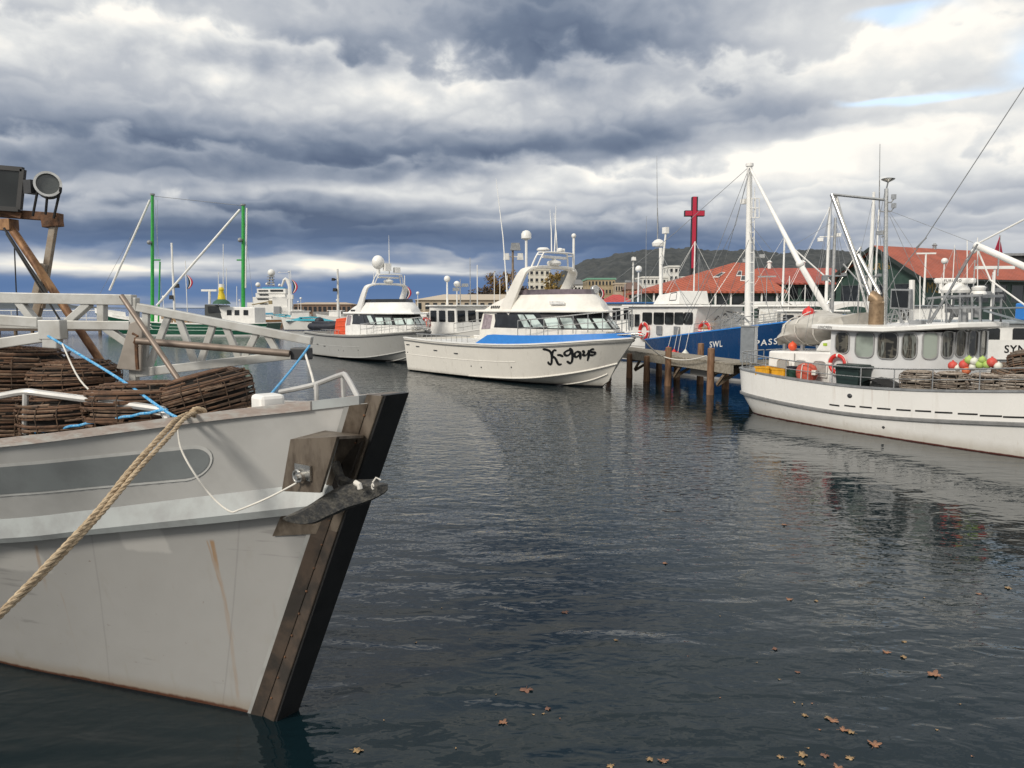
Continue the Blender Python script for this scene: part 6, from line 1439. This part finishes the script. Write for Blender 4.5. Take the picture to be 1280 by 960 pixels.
# red roofed wing joining it to the dark green restaurant
t = T('red_roof_wing', 'dark green wing with a long faded red roof joining pavilion and gabled restaurant', 'restaurant', (31.5, 99, 1.5)); W_, D_ = 11.5, 9; ez = Zp(354, 99) - 1.5; rz = Zp(336, 104) - 1.5
mb = MB(); mb.hexa([V3((x, y, z)) for z in (0, ez) for x, y in ((0, .6), (W_, .6), (W_, D_), (0, D_))]); mb.build('wall', green_wall, t)
mb = MB(); mb.add([V3(p) for p in ((-.8, 0, ez), (W_, 0, ez), (W_, D_ / 2, rz), (1.2, D_ / 2, rz), (W_, D_, ez), (-.8, D_, ez))], [(0, 1, 2, 3), (4, 5, 3, 2), (5, 0, 3)]); mb.prism([V3(p) for p in ((-.8, 0, ez - .2), (W_, 0, ez - .2), (W_, D_, ez - .2), (-.8, D_, ez - .2))], (0, 0, .195)); rf = mb.build('roof', redroof2, t)
for k in range(6):
    mb = MB(); mb.box((1 + k * 1.8, .56, ez - 1.25), (1.3, .08, 1.5)); mb.build('window', g_dark, t); mb = MB()
    if k % 3 == 1: mb.lathe([(.25, 0), (.25, .8), (.4, .85), (.1, 1.1)], (1.3 + k * 1.5, D_ / 2, rz - .1), 10); mb.build('roof_vent', white, t)
# gabled dark green restaurant with gold lettering
t = T('gabled_restaurant', 'dark green boarded restaurant with a red gable roof and gold lettering', 'restaurant', (42.2, 80, 1.5), math.atan2(8.0, 15.9)); Lr, Wr = 22.0, 10.6; ez = Zp(344, 80) - 1.5; rz = Zp(310, 84.75) - 1.5
mb = MB(); mb.hexa([V3((x, y, z)) for z in (0, ez) for x, y in ((0, 0), (Lr, 0), (Lr, Wr), (0, Wr))]); mb.prism([V3((0, 0, ez)), V3((0, Wr, ez)), V3((0, Wr / 2, rz - .15))], (.2, 0, 0)); mb.build('wall', green_wall, t)
Rg = 18.6; e0, e1 = -.75, Wr + .75; dz_ = (rz - ez) / (Wr / 2) * .75
mb = MB(); P_ = [V3(p) for p in ((-.9, e0, ez - dz_), (Lr + .8, e0, ez - dz_), (Rg, Wr / 2, rz), (-.9, Wr / 2, rz), (Lr + .8, e1, ez - dz_), (-.9, e1, ez - dz_))]
mb.add(P_ + [p + V3((0, 0, .14)) for p in P_], [(0, 1, 2, 3), (4, 5, 3, 2), (1, 4, 2), (6, 7, 8, 9), (10, 11, 9, 8), (7, 10, 8), (0, 6, 7, 1), (1, 7, 10, 4), (4, 10, 11, 5), (5, 11, 9, 3), (3, 9, 6, 0)]); mb.build('roof', redroof, t)
mb = MB()
for a, b in (((-.93, e0, ez - dz_ - .04), (-.93, Wr / 2, rz - .04)), ((-.93, e1, ez - dz_ - .04), (-.93, Wr / 2, rz - .04))): mb.bar(a, b, .1, .38)
mb.bar((-.9, e0 - .06, ez - dz_ + .0), (Lr + .8, e0 - .06, ez - dz_), .14, .2); mb.build('barge_board', mat('dark_trim', (.02, .03, .028), .6), t)
wf_ = mat('window_frame_dark', (.05, .07, .065), .5)
for k in range(3):
    q = [V3((0, Wr, 0)), V3((0, 0, 0)), V3((0, 0, ez)), V3((0, Wr, ez))]; pane(q, .8 + k * 3.4, 2.3, 3.2 + k * 3.4, 4.0, t, g_dark, wf_, r=0, out=.06, fw=.1)
for k in range(5):
    q = [V3((0, 0, 0)), V3((Lr, 0, 0)), V3((Lr, 0, ez)), V3((0, 0, ez))]; pane(q, 6 + k * 3.2, 2.2, 8.2 + k * 3.2, 4.0, t, g_dark, wf_, r=0, out=.06, fw=.1)
lettering('gable_sign', 'MURES', .95, lambda u, v: V3((-.02 - .002, Wr / 2 - u, ez + 1.05 + v)), gold_letters, t, spacing=1.2, bold=.02)
lettering('gable_sign_line', 'FISH', .6, lambda u, v: V3((-.022, Wr / 2 - .6 - u, ez + .15 + v)), gold_letters, t, spacing=1.2) if False else None
lettering('wall_sign', 'MURES', 1.5, lambda u, v: V3((3.3 + u, -.022, ez - 1.35 + v)), gold_letters, t, spacing=1.1, bold=.03)
mb = MB(); mb.box((2.4, -.12, 1.55), (5.0, .1, .7)); mb.build('sign_board', black, t); lettering('board_sign', 'PEARL+CO', .5, lambda u, v: V3((2.4 + u, -.18, 1.55 + v)), white_letters, t, spacing=1.2, bold=.02)
mb = MB(); mb.lathe([(.2, 0), (.2, .5), (.32, .55), (.1, .8)], (9.5, Wr / 2, rz - .05), 10); mb.build('roof_vent', grey_steel, t)
# marquee awnings in front of them
for i, (xa, xb, Ym) in enumerate(((936, 990, 76), (990, 1040, 75), (1040, 1092, 74))):
    t = T('white_marquee', ['white scalloped marquee below the red roofed wing', 'white scalloped marquee left of the gable end', 'white scalloped marquee below the gable end'][i], 'marquee', (X(xa, Ym), Ym, 1.55), 0, 'white marquees along the quay'); L_ = X(xb, Ym) - X(xa, Ym); zr = Zp(378, Ym) - 1.55
    mb = MB(); rows = []
    for y, zz2, k in ((-.02, -.75, 1), (0, -.3, 1), (2.0, .0, .3), (4.0, -.3, 1)):
        rows.append([(L_ * j / 12, y, zr + zz2 + (.38 * math.sin(math.pi * j / 12) if k == 1 else .1)) for j in range(13)])
    mb.loft(rows, smooth=True); mb.build('canopy', mat('marquee_fabric', (.72, .71, .68), .7, var=.1), t, ang=60)
    for x in (.1, L_ - .1):
        mb = MB(); mb.tube([(x, .05, 0), (x, .05, zr - .35)], .06, 6); mb.build('post', steel, t)
Y = 97; t = T('dark_clad_building', 'black clad flat building with a tan corner post at the right edge', 'building', (X(1246, Y), Y, 1.5)); zt_ = Zp(321, Y) - 1.5
mb = MB(); mb.hexa([V3((x, y, z)) for x_, z in ((0, 0), (0, zt_)) for x, y in ((0, 0), (14, -2), (14, 10), (0, 10))]); mb.build('wall', dark, t); mb = MB(); mb.hexa([V3((x, y, z)) for z in (zt_, zt_ + .3) for x, y in ((-.4, -.4), (14.4, -2.4), (14.4, 10.4), (-.4, 10.4))]); mb.build('roof', grey_steel, t)
mb = MB(); mb.bar((2.9, -.75, 0), (2.9, -.75, zt_ - .1), .7, .4, (0, 1, 0)); mb.build('corner_post', tan_wall, t)
for k in range(3): mb = MB(); mb.bar((.3, -.5, 2.2 + k * 1.7), (12, -2.1, 2.2 + k * 1.7), .06, .12); mb.build('cladding_strip', offwhite, t)
# small red roof seen over the cruiser's bow
Y = 120; t = T('red_roof_kiosk', 'low kiosk with a bright red hipped roof beside the blue awning', 'kiosk', (X(747, Y), Y, 1.5)); a = X(798, Y) - X(747, Y); hz = Zp(380, Y) - 1.5
mb = MB(); mb.hexa([V3((x, y, z)) for z in (0, hz) for x, y in ((.3, .3), (a - .3, .3), (a - .3, 6), (.3, 6))]); mb.build('wall', tan_wall, t); mb = MB(); mb.hexa([V3(p) for p in ((0, 0, hz), (a, 0, hz), (a, 6.3, hz), (0, 6.3, hz), (a * .42, 3, hz + 1.5), (a * .6, 3, hz + 1.5), (a * .6, 3.3, hz + 1.5), (a * .42, 3.3, hz + 1.5))]); mb.build('roof', roof_red('bright_red_roof', (.46, .06, .055)), t)
for k in range(3): mb = MB(); mb.box((1 + k * 1.9, .27, 1.1), (1.2, .06, .9)); mb.build('window', g_dark, t)
# the tall cross
Y = 108; t = T('red_cross', 'tall red cross with black edges standing above the red roofs', 'cross', (X(865, Y), Y, 1.5)); zt_ = Zp(249, Y) - 1.5; zc = Zp(269, Y) - 1.5; zb_ = Zp(336, Y) - 1.5
cm = mat('cross_black', (.012, .012, .013), .5); mb = MB(); mb.box((0, .45, zt_ / 2), (.74, .86, zt_)); mb.box((0, .45, zc), (2.7, .86, .78)); mb.build('black_frame', cm, t)
mb = MB(); mb.box((-.08, .0, (zt_ + zb_) / 2), (.52, .06, zt_ - zb_)); mb.box((-.86, .0, zc), (.94, .06, .64)); mb.box((.75, .0, zc), (1.10, .06, .64)); mb.build('red_panel', mat('crimson_panel', (.42, .014, .045), .5, var=.1), t)
# floodlight pole and other poles on the quay
def pole(px, y0, y1, Y, r, m, label, lamps=(), name='light_pole'):
    t = T(name, label, 'pole', (X(px, Y), Y, max(0, min(1.55, Zp(y0, Y))))); z1 = Zp(y1, Y) - t.M.translation.z; mb = MB(); mb.tube([(0, 0, 0), (0, 0, z1)], [r, r * .75], 8); mb.build('post', m, t)
    for (lx, lz, sx, sz, m2) in lamps:
        mb = MB(); mb.hexa([V3((lx + a * sx * f, -.2 + b, z1 + lz + c * sz)) for c, f in ((-.5, 1), (.5, .8)) for a, b in ((-.5, -.18), (.5, -.18), (.5, .25), (-.5, .25))]); mb.tube([(0, 0, z1 + lz), (lx, 0, z1 + lz)], .05, 5); mb.build('lamp', m2, t)
    return t
pole(641, 400, 306, 75, .13, mat('timber_pole', (.25, .19, .14), .8), 'brown floodlight pole with three lamps behind the cream cruiser', ((.25, -.3, 1.0, .7, grey_steel), (-.62, -1.25, .62, .62, offwhite), (.72, -1.25, .62, .62, offwhite)))
pole(220, 400, 305, 95, .16, white, 'white pole mast between the two green masts', ((-.2, -6.6, .5, .5, black), (.5, -5.2, .5, .5, black)))
pole(424, 420, 337, 60, .10, offwhite, 'bare white piling pole left of the grey cruiser', ((-.2, -1.6, .25, .25, black), (-.3, -.8, .2, .2, black)))
pole(537 + 60, 395, 332, 80, .07, white, 'thin white mast right of the white workboat')
pole(790, 395, 322, 70, .10, offwhite, 'grey white pole before the brick house', ((.0, -.2, .4, .3, white), (.5, -2.2, .5, .2, grey_steel), (-.5, -2.2, .5, .2, grey_steel)))
for i, (px, y1) in enumerate(((618, 340), (625, 350), (634, 345))): pole(px, 398, y1, 85, .05, white, ['thin white pole left of three by the autumn tree', 'shortest thin white pole by the autumn tree', 'thin white pole nearest the floodlight pole'][i])
for i, (px, y0, y1, Y) in enumerate(((236, 395, 327, 92), (366, 392, 338, 140), (507, 400, 345, 75), (747, 395, 366, 72))):
    t = T('feather_banner', ['feather banner beside the white pole mast', 'feather banner beside the white ship', 'feather banner by the grey cruiser\'s arch', 'feather banner at the cream cruiser\'s bow'][i], 'flag', (X(px, Y), Y, max(.2, Zp(y0, Y))), 0, 'black, white and red feather banners'); zt_ = Zp(y1, Y) - t.M.translation.z; mb = MB(); mb.tube([(0, 0, 0), (0, 0, zt_)], .05, 6); mb.build('pole', white, t)
    hh = 17 * Y / F; zb_ = zt_ * (.62 if i != 3 else .95) - hh * .5; wd = hh * .30
    for k, (m_, a0, a1) in enumerate(((black, 0, .38), (white, .38, .62), (mat('banner_red', (.50, .02, .05), .6), .62, 1.0))):
        mb = MB(); rows = []
        for j in range(13):
            v = j / 12; ww = math.sin(math.pi * min(1, v * .9 + .08)) ** .6 * wd; bx = .1 * wd + wd * .5 * math.sin(math.pi * v); rows.append([(bx + ww * (a0 + .003) , .02 * math.sin(v * 7) + .06 * a0, zb_ + hh * v), (bx + ww * a1, .02 * math.sin(v * 7) + .06 * a1, zb_ + hh * v)])
        mb.loft(rows); o = mb.build('stripe', m_, t); md = o.modifiers.new('thick', 'SOLIDIFY'); md.thickness = .01
t = T('red_pennant', 'dark red pennant flag on a pole above the white boom', 'flag', rb.Wd(rb.side(1247, 345, .6)), R(-59)); mb = MB(); mb.tube([(0, 0, 0), (0, 0, .95)], .018, 6); mb.build('pole', steel, t)
mb = MB(); mb.prism([V3(p) for p in ((0, -.02, .92), (-.02, -.22, .50), (.0, -.02, .40))], (.008, 0, 0)); mb.prism([V3(p) for p in ((0, .03, .80), (.02, .16, .42), (.0, .03, .42))], (.008, 0, 0)); mb.build('flag', mat('crimson_cloth', (.42, .015, .05), .7), t)

# ================================================================== the white ship far off
Y = 380; t = T('white_ship', 'big white ship with radar domes and a white crane in the distance', 'ship', (X(345, Y), Y + 20, 0))
def deckbox(x0, y0, x1, y1, dd, m, nm, yy=0.0):
    c0, c1 = t.W(x0, y1, Y), t.W(x1, y0, Y); mb = MB(); mb.hexa([V3((x, y, z)) for z in (c0.z, c1.z) for x, y in ((c0.x, -20 + yy), (c1.x, -20 + yy), (c1.x, -20 + yy + dd), (c0.x, -20 + yy + dd))]); return mb.build(nm, m, t)
shw = mat('ship_white', (.74, .73, .70), .5, var=.08, scale=.2); shb = mat('ship_blue', (.06, .33, .52), .5)
for (a, b, c, d, dd, m, nm, yy) in ((300, 386, 372, 397, 12, shw, 'hull', 8), (303, 378, 330, 386.5, 10, shw, 'deckhouse', 7), (311, 371, 352, 386.5, 9, shw, 'deckhouse', 6), (315, 366, 352, 372, 8, shw, 'deckhouse', 5.5), (317, 360.5, 353, 366.5, 7, shw, 'bridge', 5), (323, 358.8, 350, 361, 5, shb, 'bridge_roof', 5.5), (341, 371, 359, 392, 8, shw, 'deckhouse', 0), (322, 381, 342, 391, 6, shw, 'deckhouse', 1), (322, 391, 343, 395, 6, shb, 'deckhouse', .8), (344, 383, 351, 398, 4, grey_steel, 'funnel', -2), (351, 384, 363, 400, 5, shw, 'deckhouse', -1)): deckbox(a, b, c, d, dd, m, nm, yy)
for (a, b, c, d, yy) in ((319, 362.3, 331, 364, 4.9), (334, 361.8, 350, 364.2, 4.9), (320, 367.5, 331, 369, 5.3), (317, 373, 331, 374.5, 5.8), (320, 379, 330, 380.5, 5.8)): deckbox(a, b, c, d, .3, g_dark, 'window', yy - .15)
mb = MB()
for px, py, r_ in ((339.2, 341, 4.4), (322.5, 356, 3.0), (333.5, 355, 1.6), (342, 356, 1.6), (349.5, 356.5, 1.8)):
    mb = MB(); mb.ball(t.W(px, py, Y - 6), r_ * Y / F, 14, 10); mb.build('radome', shw, t)
mb = MB()
for py in (346, 349.5, 353, 356): mb.bar(t.W(334.5, py, Y - 6), t.W(342.5, py, Y - 6), 2, .4)
mb.tube([t.W(336, 357, Y - 6), t.W(338, 344, Y - 6)], .35, 6); mb.tube([t.W(342, 357, Y - 6), t.W(340, 344, Y - 6)], .35, 6); mb.build('radar_mast', grey_steel, t)
mb = MB(); mb.tube([t.W(352, 358, Y - 20), t.W(355, 350, Y - 20), t.W(357, 348.6, Y - 20), t.W(359, 350, Y - 20), t.W(362, 358, Y - 20), t.W(362.5, 369, Y - 20)], [.4, .6, .8, .8, .8, .8], 8); mb.tube([t.W(363, 398, Y - 20), t.W(363, 369, Y - 20)], 1.1, 8); mb.box(t.W(363, 371, Y - 20), (2.6, 2, 2)); mb.build('crane', shw, t)
mb = MB(); mb.tube([t.W(315, 381, Y - 20), t.W(337, 377, Y - 20)], .3, 5); mb.box(t.W(338, 378, Y - 20), (1.6, 1, 1.8)); mb.build('cargo_boom', mat('ship_boom', (.30, .24, .13), .6), t)
pole(364, 396, 340, 200, .12, white, 'far lamp post with two arms beside the white ship', ((-.0, 0, .5, .2, white), (-2.4, -.2, .6, .2, white)))
# small craft before it
for i, (px, Y, ang, L_, nm, lb, cov) in enumerate(((403, 140, 200, 9, 'white_launch', 'small white launch with a stepped cabin left of the grey cruiser', 0), (372, 150, 185, 7, 'covered_boat', 'small boat under a turquoise cover by the white ship', 1), (440, 170, 175, 8, 'white_launch', 'low white launch far behind the grey cruiser\'s stern', 0), (355, 130, 190, 6, 'wooden_boat', 'small brown wooden boat below the white ship', 2), (560, 90, 170, 9, 'white_launch', 'white launch behind the white workboat', 0), (322, 175, 190, 9, 'white_launch', 'white launch in front of the white ship\'s hull', 0), (388, 210, 172, 8, 'white_launch', 'tiny white launch by the brown far quay shed', 0), (418, 105, 186, 7, 'covered_boat', 'small boat under a turquoise cover near the bare white piling pole', 1), (232, 120, 178, 8, 'white_launch', 'white launch seen behind the green boat\'s left mast', 0))):
    hm_ = wh if cov != 2 else hullpaint('brown_boat_hull', (.24, .13, .06)); t, h = workboat(nm, lb, (X(px, Y), Y), ang, L_, 2.8, 1.1, hm_, (.25, .6, 1.1, 1.5) if cov == 0 else (.3, .6, .8, .8), white, (white, mat('turquoise_cover', (.04, .36, .46), .7), offwhite)[cov], ((.4, 0, 1, 2.2, .05, 'dw'),) if cov == 0 else (), 3, cat='boat', rails=(cov == 0))
    if cov == 1: mb = MB(); mb.loft([[(L_ * (.0 + .9 * j / 8), y, 1.15 + .6 * math.sin(math.pi * j / 8) * (1 - abs(y) / 1.5) + .1) for y in (-1.35, -.8, 0, .8, 1.35)] for j in range(9)]); mb.build('cover', MATS['turquoise_cover'], t, ang=70)
# timber wharf at the far left
t = T('timber_wharf', 'low brown timber wharf behind the boom at the far left', 'wharf', (X(-40, 92), 92, 0)); Lw = X(128, 92) - X(-40, 92); mb = MB(); mb.box((Lw / 2, 2, .72), (Lw, 5, .3)); mb.build('deck', wood, t); mb = MB(); mb.box((Lw / 2, -.52, .45), (Lw, .1, .35)); mb.build('fascia', mat('wharf_fascia', (.10, .075, .055), .8), t)
for k in range(9): mb = MB(); mb.tube([(k * Lw / 8, -.35, -1), (k * Lw / 8, -.35, .9)], .2, 8); mb.build('pile', wood, t)
for k in range(10): mb = MB(); mb.tube([(k * Lw / 9, .1, .85), (k * Lw / 9, .1, 2.7)], .05, 5); mb.build('rail_post', white, t)
for z in (2.7, 1.8): mb = MB(); mb.tube([(0, .1, z), (Lw, .1, z)], .05, 5); mb.build('rail', white, t)

# ================================================================== trees
def leafmat(name, a, b):
    m, nt, bs, O = newmat(name); n = nz(O, 1.1, 4, .7); nt.links.new(mixc(nt, sstep(n, .35, .65), a, b).k, bs.inputs['Base Color']); bs.inputs['Roughness'].default_value = .8; MATS[name] = m; return m
bark = mat('bark', (.08, .06, .045), .9)
def tree(name, label, px, py_top, Y, wpx, m, dens=900, leaf=.35, base=1.5):
    z1 = Zp(py_top, Y) - base; rw = wpx / F * Y / 2; t = T(name, label, 'tree', (X(px, Y), Y, base)); rnd = random.Random(int(px * 7)); tr = MB(); tips = []
    tr.tube([(0, 0, -.3), (.1, 0, z1 * .3), (.0, .1, z1 * .5)], [.22, .17, .12], 8)
    for k in range(16):
        a = rnd.random() * 6.28; f = rnd.uniform(.35, .95); tip = V3((math.cos(a) * rw * f, math.sin(a) * rw * f, z1 * rnd.uniform(.5, .97) - .15 * f * z1)); b0 = V3((0, 0, z1 * rnd.uniform(.22, .5))); mid_ = b0.lerp(tip, .5) + V3((rnd.uniform(-.3, .3), rnd.uniform(-.3, .3), .3)); tr.tube([b0, mid_, tip], [.09, .05, .015], 5); tips += [tip, mid_.lerp(tip, .6)]
        for q in range(3): e2 = tip + V3((rnd.uniform(-1, 1), rnd.uniform(-1, 1), rnd.uniform(-.2, .9))) * rw * .3; tr.tube([mid_.lerp(tip, .7), e2], [.03, .01], 4); tips.append(e2)
    tr.build('trunk', bark, t); cr = MB()
    for _ in range(dens):
        c = rnd.choice(tips) + V3((rnd.gauss(0, 1), rnd.gauss(0, 1), rnd.gauss(0, .8))) * rw * .17; n = V3((rnd.gauss(0, 1), rnd.gauss(0, 1), rnd.gauss(0, 1) + .6)).normalized(); u = n.orthogonal().normalized(); v = n.cross(u); s_ = leaf * rnd.uniform(.5, 1.1); cr.add([c - u * s_, c - v * s_ * .5, c + u * s_, c + v * s_ * .5], [(0, 1, 2, 3)])
    cr.build('crown', m, t)
aut = leafmat('autumn_leaves', (.20, .115, .035), (.13, .085, .03)); gold = leafmat('golden_leaves', (.28, .18, .04), (.15, .11, .035)); brown = leafmat('brown_twigs', (.085, .06, .045), (.055, .042, .035)); dgreen = leafmat('evergreen_leaves', (.03, .045, .022), (.05, .06, .03))
for i, (px, py, Y, wpx, m, d) in enumerate(((626, 338, 185, 36, aut, 1500), (693, 339, 190, 26, gold, 1100), (601, 362, 180, 30, brown, 800), (652, 356, 195, 26, brown, 800), (672, 364, 180, 22, aut, 600), (712, 358, 200, 20, brown, 600), (575, 372, 185, 26, brown, 600), (546, 374, 190, 22, brown, 500), (728, 360, 205, 18, dgreen, 500), (795, 362, 200, 16, dgreen, 500), (1030, 342, 140, 16, dgreen, 600))):
    tree('autumn_tree' if m in (aut, gold) else ('bare_tree' if m is brown else 'evergreen_tree'), ['tallest orange brown autumn tree behind the floodlight pole', 'golden autumn tree seen through the cruiser\'s radar arch', 'bare brown tree left of the tall autumn tree', 'bare brown tree right of the floodlight pole', 'small orange tree below the pale tower block', 'bare brown tree right of the golden tree', 'low bare tree behind the white workboat', 'low bare tree farthest left above the tan shed', 'dark evergreen left of the sandstone offices', 'dark evergreen by the brick house', 'dark evergreen between the red wing and the gable'][i], px, py, Y, wpx, m, d, .42)

# ================================================================== leaves on the water
lm = [mat('leaf_orange', (.30, .145, .075), .4, c2=(.22, .105, .055), scale=30), mat('leaf_yellow', (.34, .23, .11), .4, c2=(.26, .16, .075), scale=30), mat('leaf_brown', (.20, .105, .07), .7, c2=(.15, .07, .045), scale=30)]
def leaf(seed, m, s=1.0, simple=False):
    rnd = random.Random(seed); pts = []; N = 30
    for k in range(N):
        a = 2 * math.pi * k / N; lobe = abs(math.cos(a * 2.5)) ** 1.1; r_ = (.028 + .030 * lobe * (1 if math.cos(a) > -.75 else .4)) * rnd.uniform(.88, 1.1) if not simple else (.034 if k % 2 else .030) * (1 - .35 * abs(math.sin(a)))
        pts.append(V3((math.cos(a) * r_ * s, math.sin(a) * r_ * s, .010 * s * math.sin(a * 2 + seed) + .006 * s * math.sin(a * 5 + seed * 2) + .006)))
    mb = MB(); c = V3((0, 0, .002)); mb.add([c] + pts, [(0, i + 1, (i + 1) % N + 1) for i in range(N)]); mb.tube([(-.02 * s, 0, .003), (-.075 * s, .012 * s, .006)], .0018 * s, 4)
    o = mb.build('floating_leaf', m); md = o.modifiers.new('thick', 'SOLIDIFY'); md.thickness = .0012; return o
LV = [(447, 938, 1.25, 1), (629, 903, 1.1, 0), (658, 862, 1.4, 2), (685, 886, .9, 2), (679, 892, .6, 1), (667, 893, .5, 1), (700, 898, .5, 0), (620, 868, .4, 1), (520, 803, .6, 1), (770, 800, .7, 1), (706, 765, 1.2, 2), (587, 799, .4, 1), (987, 749, 1.2, 0), (831, 704, 1.1, 0), (1168, 843, 1.7, 0), (1129, 821, 1.0, 1), (1108, 815, 1.1, 0), (969, 811, .8, 2), (1006, 894, .8, 1), (997, 840, .7, 2), (1041, 900, 1.1, 0), (1055, 912, 1.2, 0), (1064, 915, .9, 1), (1034, 897, .7, 1), (1093, 930, 1.6, 0), (1062, 947, .9, 1), (1003, 943, 1.0, 1), (1002, 954, .9, 1), (1031, 944, .9, 2), (1048, 959, 1.0, 0), (976, 946, .8, 1), (812, 949, .8, 1), (829, 951, .9, 0), (763, 957, .9, 1), (1010, 935, .5, 1), (1171, 912, .5, 1), (1020, 751, .8, 1), (1130, 802, .7, 1), (1155, 747, .6, 1), (980, 656, 1.4, 0), (1260, 735, 1.2, 1), (1223, 742, .8, 0), (946, 828, .4, 1), (974, 849, .5, 1), (993, 878, .5, 1), (1003, 880, .5, 1), (1015, 879, .45, 0), (1025, 912, .5, 0), (740, 725, .5, 1), (552, 760, .5, 1), (900, 770, .4, 1), (860, 820, .4, 2), (480, 900, .4, 1), (570, 935, .4, 1), (900, 872, .45, 0), (1200, 880, .45, 1), (1215, 945, .4, 0)]
cols_ = ('orange', 'yellow', 'brown'); proto = {}
for i, (px, py, s, c) in enumerate(LV):
    key = (c, s < .65)
    if key not in proto: o = proto[key] = leaf(i + 3, lm[c], 1.0, key[1])
    else: o = copy_tree(proto[key])
    o.location = G(px, py, .004); o.scale = (s * .62, s * (.5 + .11 * (i % 3)), s * .4); o.rotation_euler = (0, 0, i * 2.4)
    if s < .65: tag(o, 'tiny fallen leaf or scrap afloat on the dark water', 'leaf', 'tiny leaf scraps on the water')
    else: tag(o, 'fallen %s maple leaf afloat on the dark harbour water' % cols_[c], 'leaf', 'fallen %s leaves on the water' % cols_[c])
